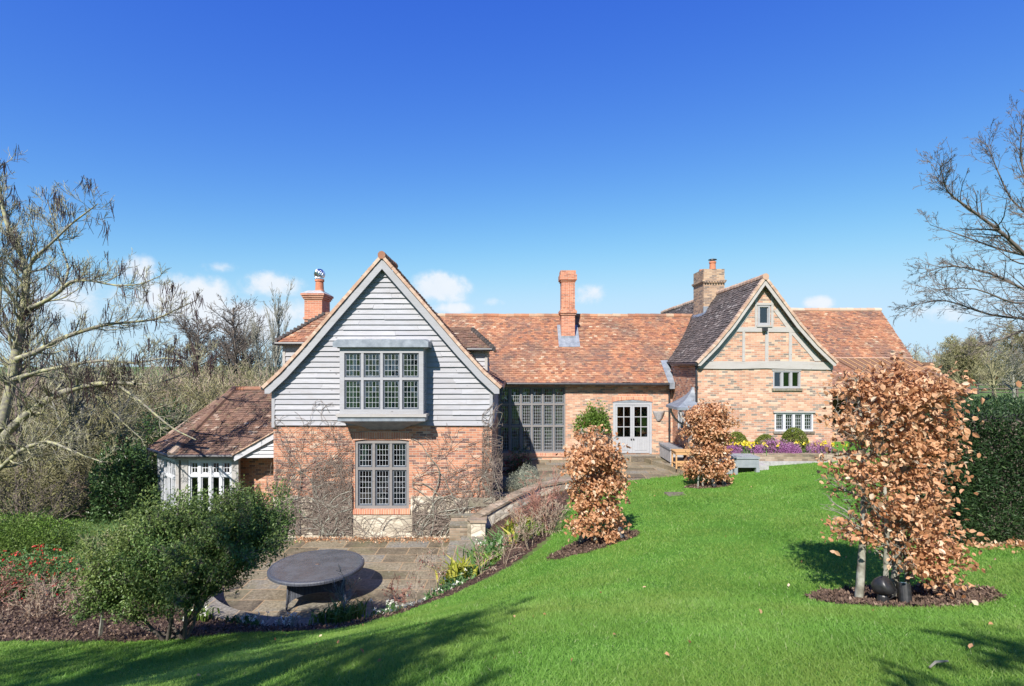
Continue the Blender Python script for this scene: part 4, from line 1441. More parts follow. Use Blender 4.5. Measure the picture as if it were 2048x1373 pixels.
    lv = [(BX0 - 0.06, BX1 + 0.06, BY - 0.05, BZ0 - 0.093), (BX0 - 0.06, BX1 + 0.06, BY - 0.05, BZ0 - 0.22), (BX0 + 0.22, BX1 - 0.22, BY + 0.18, BZ0 - 0.32), (BX0 + 0.55, BX1 - 0.55, BY + 0.42, BZ0 - 0.43), (BX0 + 0.78, BX1 - 0.78, YF - 0.02, BZ0 - 0.56)]
    for (a0, a1, b, z_), (c0, c1, d, w_) in zip(lv[:-1], lv[1:]):
        for k in range(4):
            s0, s1 = k / 4, (k + 1) / 4
            ap.poly([(a0 + (a1 - a0) * s0, b, z_), (a0 + (a1 - a0) * s1, b, z_), (c0 + (c1 - c0) * s1, d, w_), (c0 + (c1 - c0) * s0, d, w_)], 0.3 + 0.1 * k)
        ap.poly([(a0, b, z_), (a0, YF, z_), (c0, YF, w_), (c0, d, w_)])
        ap.poly([(a1, b, z_), (a1, YF, z_), (c1, YF, w_), (c1, d, w_)])
    ap.build('apron', M['lead'], f)

    # dormers either side of the wing roof
    def dormer(xo, xi, yf, yb, zb, ze, zr, xap, side, mat, seed, ov=0.2):
        f_ = MB()
        rows_ = [(k, k + 0.178) for k in np.arange(zb, ze, 0.168)]
        O = (min(xo, xi), yf, 0)
        boards(f_, O, XA, FRONT, rows_, lambda z_: (0, abs(xi - xo)), seed)
        boards(f_, (xo, yf, 0) if side > 0 else (xo, yb, 0), YA if side > 0 else -YA, np.array((side, 0, 0.0)), rows_, lambda z_: (0, yb - yf), seed + 1)
        f_.poly([(xo, yf + .002, zb), (xi, yf + .002, zb), (xi, yf + .002, ze + 0.1), (xo, yf + .002, ze + 0.1)])
        d_ = f_.build('dormer', M['board'], HOUSE)
        MB().box(xo - 0.05 if side > 0 else xo - 0.04, xo + 0.04 if side > 0 else xo + 0.05, yf - 0.05, yf + 0.03, zb, ze + 0.1).build('corner_post', M['oak'], d_)
        xe = xo + side * ov
        e = 0.2
        ym = (yf + yb) / 2
        r_ = MB()
        A = np.array((xe, yf - e, ze + 0.08))
        Bp = np.array((xi, yf - e, ze + 0.08))
        R1, R2 = np.array((xap, ym, zr)), np.array((xi, ym, zr))
        up = np.array((0, ym - yf + e, zr - ze - 0.08))
        L = np.linalg.norm(up)
        lo = A if side < 0 else Bp
        wid = abs(xi - xe)
        off = abs(xap - xe)
        pl_ = [(0, 0), (wid, 0), (wid, L), (off, L)] if side < 0 else [(0, 0), (wid, 0), (wid - off, L), (0, L)]
        tiles(r_, lo, XA, up, pl_, seed=seed, w=0.165)
        # hip end
        C = np.array((xe, yb + e, ze + 0.08))
        upx = R1 - np.array((xe, ym, ze + 0.08))
        Lx = np.linalg.norm(upx)
        D_ = yb - yf + 2 * e
        tiles(r_, A, YA, upx, [(0, 0), (D_, 0), (D_ / 2, Lx)], seed=seed + 2, w=0.165)
        up2 = np.array((0, -(ym - yf + e), zr - ze - 0.08))
        lo2 = np.array((min(xe, xi), yb + e, ze + 0.08))
        tiles(r_, lo2, XA, up2, pl_, seed=seed + 3, w=0.165)
        r_.poly([(xe, yf - e, ze + 0.05), (xi, yf - e, ze + 0.05), (xi, yb + e, ze + 0.05), (xe, yb + e, ze + 0.05)], 0.1)
        ro = r_.build('dormer_roof', M[mat], d_)
        hb = MB()
        rng = np.random.default_rng(seed)
        for K in (A, C):
            Ld = np.linalg.norm(R1 - K)
            dd = (R1 - K) / Ld
            nb = int(Ld / 0.15)
            for i in range(nb):                      # bonnet tiles kicking up along the hip
                p = K + dd * (Ld * i / nb)
                q = p + dd * 0.19
                hb.tube([p + ZA * 0.075, q + ZA * 0.0], [0.085, 0.05], 7, rng.uniform(0, 0.6))
        hb.build('bonnet_tiles', M['tile_dark'], d_)
        ridge(MB(), R1, R2, 0.09, seed=seed).build('ridge_tiles', M[mat], d_)
        gt = MB().tube([(xe, yf - e - 0.05, ze + 0.04), (xi, yf - e - 0.05, ze + 0.04)], 0.055, 8)
        gt.tube([(xe + side * 0.05, yf - e - 0.05, ze + 0.04), (xe + side * 0.05, yb + e, ze + 0.04)], 0.055, 8)
        gt.build('gutter', M['iron'], d_)

    dormer(-7.72, -4.8, 18.3, 20.7, 4.6, 6.15, 7.3, -6.72, -1, 'tile_main', 41)
    dormer(-0.87, -2.6, 18.3, 20.1, 4.6, 5.95, 6.72, -1.45, 1, 'tile_brown', 51)
    # outer chimney
    c = chimney(HOUSE, -8.46, -7.74, 22.0, 22.95, 0, 8.15, 'brick_red', [(7.33, 7.41, 0.04), (8.15, 8.22, 0.04), (8.22, 8.30, 0.08), (8.30, 8.38, 0.12)])
    MB().prism([(-8.58, 21.88), (-7.62, 21.88), (-7.62, 23.07), (-8.58, 23.07)], lambda a, b, d: (a if d < 8.5 else -8.1 + (a + 8.1) * 0.55, b if d < 8.5 else 22.47 + (b - 22.47) * 0.55, d), 8.382, 8.53).build('flaunching', M['slab'], c)
    pot(c, -8.0, 22.45, 8.5, 0.52, 0.17)
    cw = MB()
    for k in range(14):
        a = k * 2 * math.pi / 14
        ring = [(-8.0 + 0.2 * math.sin(b) * math.cos(a + b * 0.5), 22.45 + 0.2 * math.sin(b) * math.sin(a + b * 0.5), 9.24 - 0.2 * math.cos(b)) for b in np.linspace(0.25, 2.9, 9)]
        cw.tube(ring, 0.03, 5, cap=False)
    cw.lathe((-8.0, 22.45, 9.0), [(0.17, 0), (0.19, 0.03), (0.19, 0.07), (0.1, 0.09)], 16)
    cw.build('chimney_cowl', M['steel'], c)


build_wing()


# ------------------------------------------------------------------ long middle range
def build_range():
    YF, XL, XR = 24.04, -0.64, 7.146
    mb = MB()
    O = (XL, YF, 0)
    wx0, wx1, wz0, wz1 = 0.03, 3.02, 1.56, 4.52
    dx0, dx1, dz0, dz1 = 4.5 - XL, 6.22 - XL, 1.52, 3.80
    wall(mb, O, XA, FRONT, [(0, 0.8), (XR - XL, 0.8), (XR - XL, 4.75), (0, 4.75)], [(wx0, wx1, wz0, wz1), (dx0, dx1, dz0, dz1)], 0.16)
    mb.box(-7.5, 9, 29.9, 30.1, 0, 4.7)
    mb.build('wall', M['brick_old'], HOUSE)
    f = window(HOUSE, (XL + wx0, YF, wz0), XA, FRONT, wx1 - wx0, wz1 - wz0, 6, [0.40, 0.335, 0.265], [(4, 7), (4, 6), (4, 4)], frame=0.07, mull=0.075, recess=0.06, fm='oak_dark', room=4.0,
               name='window', label='tall eighteen light leaded window reaching from sill to eaves')
    O2 = np.array((XL + wx0, YF + 0.06, wz0))
    for (u0, u1, zb, zt, ub) in ((2.52, 2.9, 2.15, 2.85, 0), (2.6, 2.92, 1.2, 2.1, 0), (2.66, 2.94, 0.1, 1.1, 0), (0.1, 0.32, 2.1, 2.85, 0), (0.08, 0.26, 0.2, 2.0, 0)):
        pr, rc = None, MB()
        for i in range(13):
            x = u0 + (u1 - u0) * i / 12
            d = 0.2 + 0.03 * math.sin(i * 2.1)
            cur = (O2 + (x, d, zb), O2 + (x, d, zt))
            if pr:
                rc.poly([pr[0], cur[0], cur[1], pr[1]])
            pr = cur
        rc.build('curtain', M['redcurtain'], f)
    for k, (x, z) in enumerate(((0.25, 2.45), (1.75, 2.5))):
        lm = MB().lathe((x, YF + 1.6, z - 0.35), [(0.12, 0), (0.12, 0.03), (0.03, 0.06), (0.03, 0.32)], 12)
        lm.lathe((x, YF + 1.6, z), [(0.27, 0), (0.14, 0.36)], 16)
        lm.box(x - 0.4, x + 0.4, YF + 1.4, YF + 1.9, z - 0.9, z - 0.36)
        lm.build('table_lamp', M['curtain'], f)
    MB().box(XL + wx0, XL + wx1 + 0.02, YF - 0.06, YF + 0.1, 1.4, 1.555).build('sill', M['soldier'], f)
    # french doors
    ox, oz, w_, h_ = 4.5, 1.52, 1.72, 2.28
    fr = MB()
    yy = YF + 0.03
    fr.box(ox, ox + 0.1, yy - 0.05, yy + 0.08, oz, oz + h_, 0.2)
    fr.box(ox + w_ - 0.1, ox + w_, yy - 0.05, yy + 0.08, oz, oz + h_, 0.3)
    fr.box(ox + 0.1, ox + w_ - 0.1, yy - 0.05, yy + 0.08, oz + h_ - 0.1, oz + h_, 0.25)
    dr = fr.build('door_frame', M['paint'], HOUSE)
    rb = MB()
    for k in range(2):
        x0 = ox + 0.1 + k * 0.76
        x1 = x0 + 0.755
        z0, z1 = oz + 0.03, oz + h_ - 0.105
        d = MB()
        B = lambda a0, a1, b0, b1, t=0.3: d.box(a0, a1, yy - 0.03, yy + 0.02, b0, b1, t)
        B(x0, x0 + 0.09, z0, z1)
        B(x1 - 0.09, x1, z0, z1)
        B(x0 + 0.09, x1 - 0.09, z1 - 0.09, z1)
        B(x0 + 0.09, x1 - 0.09, z0, z0 + 0.72, 0.45)
        gz0, gz1 = z0 + 0.72, z1 - 0.09
        xm = (x0 + x1) / 2
        B(xm - 0.016, xm + 0.016, gz0, gz1)
        for i in (1, 2):
            zz = gz0 + (gz1 - gz0) * i / 3
            d.box(x0 + 0.09, xm - 0.016, yy - 0.025, yy + 0.015, zz - 0.016, zz + 0.016, 0.3)
            d.box(xm + 0.016, x1 - 0.09, yy - 0.025, yy + 0.015, zz - 0.016, zz + 0.016, 0.3)
        for i in range(5):
            xx = x0 + 0.12 + i * 0.105
            d.box(xx, xx + 0.095, yy - 0.042, yy - 0.031, z0 + 0.12, z0 + 0.62, 0.2 + 0.15 * (i % 3))
        leaf = d.build('door', M['paint'], HOUSE)
        MB().poly([(x0 + 0.09, yy, gz0), (x1 - 0.09, yy, gz0), (x1 - 0.09, yy, gz1), (x0 + 0.09, yy, gz1)]).build('glass', M['glass'], leaf)
        kx = x1 - 0.05 if k == 0 else x0 + 0.05
        MB().lathe((kx, yy - 0.06, gz0 - 0.1), [(0.0, -0.035), (0.03, -0.02), (0.034, 0), (0.03, 0.02), (0.0, 0.035)], 10).build('handle', M['doormetal'], leaf)
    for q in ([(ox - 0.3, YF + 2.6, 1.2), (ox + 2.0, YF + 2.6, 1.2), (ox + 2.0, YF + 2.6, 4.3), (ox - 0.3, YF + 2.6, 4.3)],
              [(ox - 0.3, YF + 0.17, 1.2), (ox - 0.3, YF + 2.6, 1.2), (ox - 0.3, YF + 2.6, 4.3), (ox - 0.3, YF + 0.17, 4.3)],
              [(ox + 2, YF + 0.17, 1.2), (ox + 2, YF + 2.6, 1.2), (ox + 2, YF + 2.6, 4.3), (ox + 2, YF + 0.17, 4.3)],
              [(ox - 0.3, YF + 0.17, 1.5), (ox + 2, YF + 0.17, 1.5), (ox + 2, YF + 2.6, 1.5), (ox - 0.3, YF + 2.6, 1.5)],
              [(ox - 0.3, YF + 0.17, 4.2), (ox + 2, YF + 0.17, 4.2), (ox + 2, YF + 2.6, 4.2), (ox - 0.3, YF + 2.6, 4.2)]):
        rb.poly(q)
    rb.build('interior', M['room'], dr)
    ab = MB()
    arch(ab, (0, YF, 0), XA, FRONT, ox - 0.03, ox + w_ + 0.03, 3.83, 0.1, 0.24)
    ab.build('arch', M['soldier'], HOUSE)
    MB().prism([(ox - 0.03, 0), (ox + w_ + 0.03, 0), (ox + w_ + 0.03, 0.02), (ox + w_ / 2, 0.11), (ox - 0.03, 0.02)], lambda a, b, d: (a, d, 3.805 + b), YF - 0.03, YF + 0.1).build('door_hood', M['lead'], dr)
    MB().box(ox - 0.25, ox + w_ + 0.35, YF - 0.55, YF - 0.002, 1.2, 1.5).build('doorstep', M['coping'], HOUSE)
    # roof
    ey, ez, ry, rz = 23.72, 4.68, 27.0, 7.93
    up = np.array((0, ry - ey, rz - ez))
    L = np.linalg.norm(up)
    r_ = MB()
    tiles(r_, (-7.5, ey, ez), XA, up, [(0, 0), (16.9, 0), (16.9, L), (0, L)], seed=61, g=0.112, w=0.168)
    r_.poly([(-7.5, ry, rz), (9.4, ry, rz), (9.4, 30.4, 4.6), (-7.5, 30.4, 4.6)], 0.3)
    r_.poly([(-7.5, ey, ez), (-7.5, ry, rz), (-7.5, 30.4, 4.6)], 0.3)
    r_.build('roof', M['tile_main'], HOUSE)
    ridge(MB(), (-7.5, ry, rz + 0.0), (9.2, ry, rz - 0.02), 0.12, 0.38).build('ridge_tiles', M['tile_main'], HOUSE)
    MB().tube([(-0.62, ey - 0.06, ez - 0.03), (7.1, ey - 0.06, ez - 0.06)], 0.062, 9).build('gutter', M['iron'], HOUSE)
    ev = MB()
    ev.box(-0.64, 7.14, ey + 0.05, YF - 0.005, ez - 0.1, ez - 0.02)
    ev.build('eaves_board', M['brownwood'], HOUSE)
    dp = MB().tube([(6.98, ey - 0.05, ez - 0.1), (6.98, YF - 0.09, ez - 0.4), (6.98, YF - 0.09, 1.45)], 0.045, 8)
    dp.tube([(6.98, YF - 0.09, 4.2), (6.98, YF - 0.09, 4.26)], 0.06, 8)
    dp.tube([(6.98, YF - 0.09, 2.6), (6.98, YF - 0.09, 2.66)], 0.06, 8)
    dp.build('downpipe', M['iron'], HOUSE)
    # lead valley gutter against the cottage
    MB().poly([(6.85, ey - 0.08, ez + 0.02), (7.12, ey - 0.1, ez + 0.02), (7.1, ey + 0.95, ez + 1.02), (6.78, ey + 0.95, ez + 1.0)]).obox((6.98, ey - 0.1, ez - 0.1), XA, YA, ZA, -0.09, 0.12, -0.08, 0.08, -0.15, 0.12).build('lead_valley', M['lead'], HOUSE)
    # slim chimney with lead skirt
    cx0, cx1, cy0, cy1 = 2.36, 3.0, 25.75, 26.4
    c = chimney(HOUSE, cx0, cx1, cy0, cy1, 6.2, 9.62, 'brick_red', [(7.86, 7.94, 0.05), (7.94, 8.06, 0.09), (8.06, 8.12, 0.04), (9.45, 9.53, 0.04), (9.53, 9.78, 0.09), (9.78, 9.98, 0.045)])
    cut = MB()
    for k in range(3):
        cut.box(cx0 + 0.07 + k * 0.2, cx0 + 0.17 + k * 0.2, cy0 - 0.03, cy0 - 0.002, 8.2, 9.4, 0.7)
    cut.build('brick_rib', M['brick_red'], c)
    sl = (rz - ez) / (ry - ey)
    zf = lambda y: ez + (y - ey) * sl
    fb = MB()
    fb.poly([(cx0 - 0.16, cy0 - 0.42, zf(cy0 - 0.42) + 0.05), (cx1 + 0.2, cy0 - 0.42, zf(cy0 - 0.42) + 0.05), (cx1 + 0.14, cy0 - 0.005, zf(cy0) + 0.08), (cx0 - 0.1, cy0 - 0.005, zf(cy0) + 0.08)])
    for x0_, x1_ in ((cx0 - 0.16, cx0 - 0.004), (cx1 + 0.004, cx1 + 0.2)):
        fb.poly([(x0_, cy0 - 0.4, zf(cy0 - 0.4) + 0.06), (x1_, cy0 - 0.4, zf(cy0 - 0.4) + 0.06), (x1_, cy1, zf(cy1) + 0.1), (x0_, cy1, zf(cy1) + 0.1)])
    fb.box(cx0 - 0.012, cx1 + 0.012, cy0 - 0.014, cy0 - 0.002, zf(cy0) + 0.02, zf(cy0) + 0.16)
    fb.build('flashing', M['lead'], c)


build_range()


# ------------------------------------------------------------------ timbered cottage end
def build_cottage():
    YF, XL, XR, CX = 20.8, 7.146, 12.34, 9.63
    prof = [(0, 8.82), (0.72, 7.8), (1.27, 7.02), (1.9, 6.26), (2.58, 5.57)]
    SR = 1.06
    W_ = XR - XL
    cx = CX - XL
    out = [(0, 0.8), (W_, 0.8), (W_, 5.5)] + [(cx + a * SR - 0.04, z - 0.12) for a, z in prof[::-1][1:-1]] + [(cx, 8.66)] + [(cx - a + 0.04, z - 0.12) for a, z in prof[1:-1]] + [(0, 5.5)]
    s = YF / FPX
    px = lambda u: (u - 1024) * s - XL
    pz = lambda v: EYE - (v - 730) * s
    up = (px(1546), px(1601), pz(777), pz(742))
    lo = (px(1549), px(1626), pz(863), pz(826))
    at_ = (px(1515.5), px(1540), pz(651), pz(611))
    mb = MB()
    wall(mb, (XL, YF, 0), XA, FRONT, out, [up, lo, at_], 0.14)
    mb.poly([(XR, YF, 0.8), (XR, 34.5, 0.8), (XR, 34.5, 5.5), (XR, YF, 5.5)])
    mb.build('wall', M['brick_old'], HOUSE)
    mb = MB()
    wz0, wz1 = 2.72, 3.5
    wall(mb, (XL, 24.2, 0), -YA, LEFT, [(0, 0.8), (24.2 - YF - 0.002, 0.8), (24.2 - YF - 0.002, 5.55), (0, 5.55)], [(0.95, 1.75, wz0, wz1)], 0.12)
    mb.build('wall', M['brick'], HOUSE)
    window(HOUSE, (XL, 24.2 - 0.95, wz0), -YA, LEFT, 0.8, wz1 - wz0, 2, [1.0], [(2, 4)], frame=0.07, mull=0.06, recess=0.02, fm='paint', room=1.2)
    f = window(HOUSE, (XL + up[0], YF, up[2]), XA, FRONT, up[1] - up[0], up[3] - up[2], 3, [1.0], [(1, 1)], frame=0.055, mull=0.09, recess=0.03, fm='oak_grey', room=1.8, casement='oak_grey', cas=0.02)
    MB().box(XL + up[0] - 0.05, XL + up[1] + 0.05, YF - 0.06, YF + 0.1, up[2] - 0.1, up[2] - 0.002).build('sill', M['coping'], f)
    MB().box(XL + up[0] - 0.05, XL + up[1] + 0.02, YF - 0.03, YF + 0.1, up[3] + 0.002, up[3] + 0.05).build('lintel', M['oak'], f)
    f = window(HOUSE, (XL + lo[0], YF, lo[2]), XA, FRONT, lo[1] - lo[0], lo[3] - lo[2], 4, [1.0], [(3, 4)], frame=0.06, mull=0.1, recess=0.02, fm='white', room=1.8, cas=0.02, came=0.008)
    MB().box(XL + lo[0] - 0.05, XL + lo[1] + 0.05, YF - 0.05, YF + 0.1, lo[2] - 0.09, lo[2] - 0.002).build('sill', M['coping'], f)
    MB().box(XL + lo[0] - 0.06, XL + lo[1] + 0.06, YF - 0.07, YF + 0.1, lo[3] + 0.002, lo[3] + 0.06).build('lintel', M['oak'], f)
    f = window(HOUSE, (XL + at_[0], YF, at_[2]), XA, FRONT, at_[1] - at_[0], at_[3] - at_[2], 1, [1.0], [(1, 1)], frame=0.07, recess=0.01, fm='oak_grey', room=1.2, casement='oak_grey', cas=0.025)
    MB().box(XL + at_[0] - 0.06, XL + at_[1] + 0.06, YF - 0.07, YF + 0.1, at_[2] - 0.07, at_[2] - 0.002).build('sill', M['oak'], f)
    # timber frame, each piece proud of the brick
    yb, yf = YF - 0.035, YF + 0.02
    zb0, zb1, zc0, zc1 = pz(738.5), pz(723), pz(664), pz(655)
    T = lambda mb_: mb_.build('timber', M['limed'], HOUSE)
    wav = [(XL + 0.0, zb0 + 0.02), (XL + 1.3, zb0), (XL + 2.6, zb0 + 0.03), (XL + 3.9, zb0 - 0.01), (XR, zb0 - 0.03), (XR, zb1 - 0.05), (XL + 4.2, zb1 - 0.01), (XL + 3.0, zb1 + 0.01), (XL + 1.9, zb1 - 0.015), (XL + 0.9, zb1), (XL + 0.12, zb1 - 0.03)]
    T(MB().prism(wav, lambda a, b, d: (a, d, b), yb - 0.02, yf))
    cxl, cxr = XL + px(1471), XL + px(1605)
    T(MB().prism([(cxl, zc0), (cxr, zc0 - 0.02), (cxr, zc1 - 0.01), ((cxl + cxr) / 2, zc1 + 0.015), (cxl, zc1)], lambda a, b, d: (a, d, b), yb, yf))
    for u0, u1 in ((1484, 1489), (1529.5, 1536), (1577, 1583)):
        T(MB().prism([(XL + px(u0), zb1 - 0.004), (XL + px(u1), zb1 - 0.004), (XL + px(u1 + 0.4), zc0 + 0.004), (XL + px(u0 + 0.4), zc0 + 0.004)], lambda a, b, d: (a, d, b), yb + 0.004, yf))
    for u0, u1 in ((1509.5, 1514.5), (1541.5, 1546.5)):
        hi = pz(590)
        T(MB().prism([(XL + px(u0), zc1 + 0.003), (XL + px(u1), zc1 + 0.003), (XL + px(u1), hi), (XL + px(u0), hi)], lambda a, b, d: (a, d, b), yb + 0.006, yf))
    T(MB().box(XL + at_[0] - 0.05, XL + at_[1] + 0.05, yb - 0.01, yf, at_[3] + 0.003, at_[3] + 0.09))
    for sd in (-1, 1):                                   # rafters following the verge and curved braces at their feet
        k = SR if sd > 0 else 1
        pp = [np.array((CX + sd * k * a, z)) for a, z in prof]
        def inset(h):
            r = []
            for i, c in enumerate(pp):
                d_ = pp[min(i + 1, len(pp) - 1)] - pp[max(i - 1, 0)]
                d_ = d_ / np.linalg.norm(d_)
                n_ = np.array((d_[1], -d_[0]))
                n_ = -n_ if n_[1] > 0 else n_
                r.append(c + n_ * h)
            return r
        o1, o2 = inset(0.19), inset(0.4)
        o1[-1], o2[-1] = np.array((o1[-2][0] + sd * 0.42, zb1 + 0.004)), np.array((o2[-2][0] + sd * 0.3, zb1 + 0.004))
        q = MB()
        for i in range(len(pp) - 1):
            if i == 0:
                continue
            q.poly([(c[0], yb + 0.01, c[1]) for c in (o1[i], o1[i + 1], o2[i + 1], o2[i])], 0.3)
            q.poly([(o2[i][0], yb + 0.01, o2[i][1]), (o2[i + 1][0], yb + 0.01, o2[i + 1][1]), (o2[i + 1][0], yf, o2[i + 1][1]), (o2[i][0], yf, o2[i][1])], 0.3)
        T(q)
    bx = MB().box(XL + px(1523), XL + px(1532), YF - 0.16, YF - 0.04, pz(663), pz(656.5))
    bx.build('floodlight', M['black'], HOUSE)
    # roof
    yv, yb_ = 20.5, 34.6
    slope(HOUSE, prof, CX, -1, yv, yb_, 'tile_dark', 71, label='dark lichened tile roof slope')
    slope(HOUSE, [(a * SR, z) for a, z in prof], CX, 1, yv, yb_, 'tile_dark', 81)
    soffit(HOUSE, prof, CX, yv + 0.04, yb_, SR)
    verge_and_barge(HOUSE, prof, CX, yv + 0.04, bw=0.13, drop=0.05, scale_r=SR, bm='limed')
    ridge(MB(), (CX, yv - 0.02, 8.82), (CX, yb_, 8.82), 0.12).build('ridge_tiles', M['verge'], HOUSE)
    MB().poly([(XL, 34.5, 0.8), (XR, 34.5, 0.8), (XR, 34.5, 5.5), (CX, 34.5, 8.7), (XL, 34.5, 5.5)]).build('rear_gable', M['brick_old'], HOUSE)
    MB().tube([(CX - 2.62, yv + 0.05, 5.5), (CX - 2.62, 23.8, 5.5)], 0.06, 8).build('gutter', M['iron'], HOUSE)
    dp = MB().tube([(XL - 0.06, YF - 0.02, 5.45), (XL - 0.06, YF - 0.06, 5.1), (XL - 0.06, YF - 0.06, 1.5)], 0.045, 8)
    for z in (4.6, 3.0):
        dp.tube([(XL - 0.06, YF - 0.06, z), (XL - 0.06, YF - 0.06, z + 0.06)], 0.06, 8)
    dp.build('downpipe', M['iron'], HOUSE)
    # big old chimney
    c = chimney(HOUSE, 8.94, 9.92, 25.2, 26.6, 6.5, 9.95, 'brick_brown', [(9.30, 9.36, 0.035), (9.36, 9.44, 0.07)])
    db = MB()
    for k in range(8):
        db.box(8.96 + k * 0.125, 9.02 + k * 0.125, 25.1, 25.128, 9.30, 9.358)
    db.build('dentil', M['brick_brown'], c)
    pot(c, 9.62, 25.9, 9.93, 0.5, 0.15)
    pot(c, 9.25, 26.2, 9.93, 0.16, 0.15)
    cwl = MB().lathe((9.62, 25.9, 10.5), [(0.2, 0.0), (0.19, 0.03), (0.0, 0.08)], 14)
    for k in range(4):
        a = k * math.pi / 2
        cwl.tube([(9.62 + 0.1 * math.cos(a), 25.9 + 0.1 * math.sin(a), 10.4), (9.62 + 0.1 * math.cos(a), 25.9 + 0.1 * math.sin(a), 10.51)], 0.012, 4)
    cwl.build('chimney_cowl', M['iron'], c)
    MB().poly([(8.86, 24.9, 7.77), (8.86, 26.7, 7.77), (9.0, 26.7, 8.02), (9.0, 24.9, 8.02)]).box(8.92, 9.3, 25.15, 25.198, 7.85, 8.2).build('flashing', M['lead'], c)
    # lead porch hood on the side wall
    hx, hy0, hy1, hzz = 6.28, 20.45, 21.95, 3.86
    h_ = MB()
    n = 7
    prev = None
    for i in range(n + 1):
        t = i / n
        k = (1 - t) ** 1.7
        x0 = XL - 0.01 - (XL - hx) * (0.1 + 0.9 * k)
        ym = (hy0 + hy1) / 2
        a, b = ym - (ym - hy0) * (0.06 + 0.94 * k), ym + (hy1 - ym) * (0.06 + 0.94 * k)
        z = hzz + 0.74 * t
        ring = [(XL - 0.005, a, z), (x0, a, z), (x0, b, z), (XL - 0.005, b, z)]
        if prev:
            for j in range(3):
                h_.poly([prev[j], prev[j + 1], ring[j + 1], ring[j]], 0.4)
        prev = ring
    h_.poly(prev)
    h_.box(hx - 0.02, XL - 0.01, hy0 - 0.02, hy1 + 0.02, hzz - 0.1, hzz - 0.004)
    ph = h_.build('porch_hood', M['lead'], HOUSE)
    for yy in (hy0 + 0.1, hy1 - 0.15):
        arc = [(XL - 0.02 - 0.72 * math.sin(a) ** 1.2, yy, hzz - 0.1 - 0.75 * math.cos(a)) for a in np.linspace(0.0, 1.57, 8)]
        MB().tube(arc, 0.045, 6).build('bracket', M['oak'], ph)
    sdw = MB().box(XL - 0.05, XL - 0.003, 20.95, 21.75, 1.45, 3.5)
    sdw.build('side_door', M['oak'], HOUSE)


build_cottage()


# ------------------------------------------------------------------ rear range on the right
def build_rear():
    ey, ez, ry, rz, x0, x1 = 27.0, 5.78, 29.4, 8.46, 10.6, 20.05
    up = np.array((0, ry - ey, rz - ez))
    L = np.linalg.norm(up)
    r_ = MB()
    tiles(r_, (x0, ey, ez), XA, up, [(0, 0), (x1 - x0, 0), (x1 - x0, L), (0, L)], seed=91, g=0.112)
    r_.poly([(x0, ry, rz), (x1, ry, rz), (x1, 31.8, ez), (x0, 31.8, ez)], 0.3)
    r_.build('roof', M['tile_main'], HOUSE)
    ridge(MB(), (x0, ry, rz), (x1, ry, rz), 0.12, 0.38, 5).build('ridge_tiles', M['verge'], HOUSE)
    w = MB()
    w.poly([(x0, ey + 0.3, 1.5), (x1 - 0.1, ey + 0.3, 1.5), (x1 - 0.1, ey + 0.3, 5.9), (x0, ey + 0.3, 5.9)])
    w.poly([(x1 - 0.1, ey + 0.3, 1.5), (x1 - 0.1, 31.5, 1.5), (x1 - 0.1, 31.5, 5.9), (x1 - 0.1, ry, 8.35), (x1 - 0.1, ey + 0.3, 5.9)])
    w.build('wall', M['brick'], HOUSE)
    # open fronted shed against it
    s = thing('cart_shed', 'low open fronted shed with brown timber and red tiled roof beyond the brick gable', 'shed', (16.5, 25, 1.9))
    ty, tz, ly, lz = 26.98, 5.74, 24.6, 4.2
    up = np.array((0, ty - ly, tz - lz))
    L = np.linalg.norm(up)
    r_ = MB()
    tiles(r_, (12.4, ly, lz), XA, up, [(0, 0), (8.65, 0), (7.7, L), (0, L)], seed=95, g=0.112)
    r_.build('roof', M['tile_main'], s)
    sl = nrm(up)
    nn = np.array((0, -sl[2], sl[1]))
    O = np.array((12.4, ly, lz))
    pp = lambda u, v, h: O + XA * u + sl * v + nn * h
    bd = MB()
    a0, a1, b0, b1 = 3.7, 7.55, 3.9, 8.1
    q = [(b0 + 0.9, L * 0.12), (8.4, L * 0.12), (a1, L), (a0, L)]
    bd.poly([pp(u, v, 0.075) for u, v in q])
    bd.poly([pp(q[0][0], q[0][1], 0.02), pp(q[1][0], q[1][1], 0.02), pp(q[1][0], q[1][1], 0.075), pp(q[0][0], q[0][1], 0.075)])
    bd.poly([pp(q[3][0], q[3][1], 0.02), pp(q[0][0], q[0][1], 0.02), pp(q[0][0], q[0][1], 0.075), pp(q[3][0], q[3][1], 0.075)])
    b = bd.build('timber_boarding', M['brownwood'], s)
    bt = MB()
    for k in np.linspace(0.06, 0.98, 11):
        p = pp(a0 + (a1 - a0) * k, L * 0.995, 0.09)
        q_ = pp(b0 + 0.9 + (8.4 - b0 - 0.9) * k, L * 0.125, 0.09)
        bt.tube([p, q_], 0.014, 4)
    bt.build('batten', M['teak'], b)
    MB().obox(pp(a0, L, 0.09), XA, sl, nn, 0, a1 - a0, -0.04, 0.02, -0.01, 0.02).build('top_batten', M['verge'], b)
    MB().tube([(12.4, ly - 0.06, lz - 0.02), (21.1, ly - 0.06, lz - 0.02)], 0.06, 8).build('gutter', M['iron'], s)
    MB().box(12.4, 21.0, ly + 0.1, ly + 0.28, lz - 0.3, lz - 0.05).build('eaves_beam', M['brownwood'], s)
    for x in (12.6, 15.4, 18.2, 20.55):
        MB().box(x, x + 0.16, ly + 0.1, ly + 0.26, 1.7, lz - 0.3).build('post', M['brownwood'], s)
    MB().poly([(12.4, 26.9, 1.5), (21.0, 26.9, 1.5), (21.0, 26.9, 5.6), (12.4, 26.9, 5.6)]).build('back_wall', M['brownwood'], s)
    MB().box(12.42, 20.5, ly + 0.3, ly + 0.4, 1.6, 2.6).build('low_wall', M['brick'], s)


build_rear()


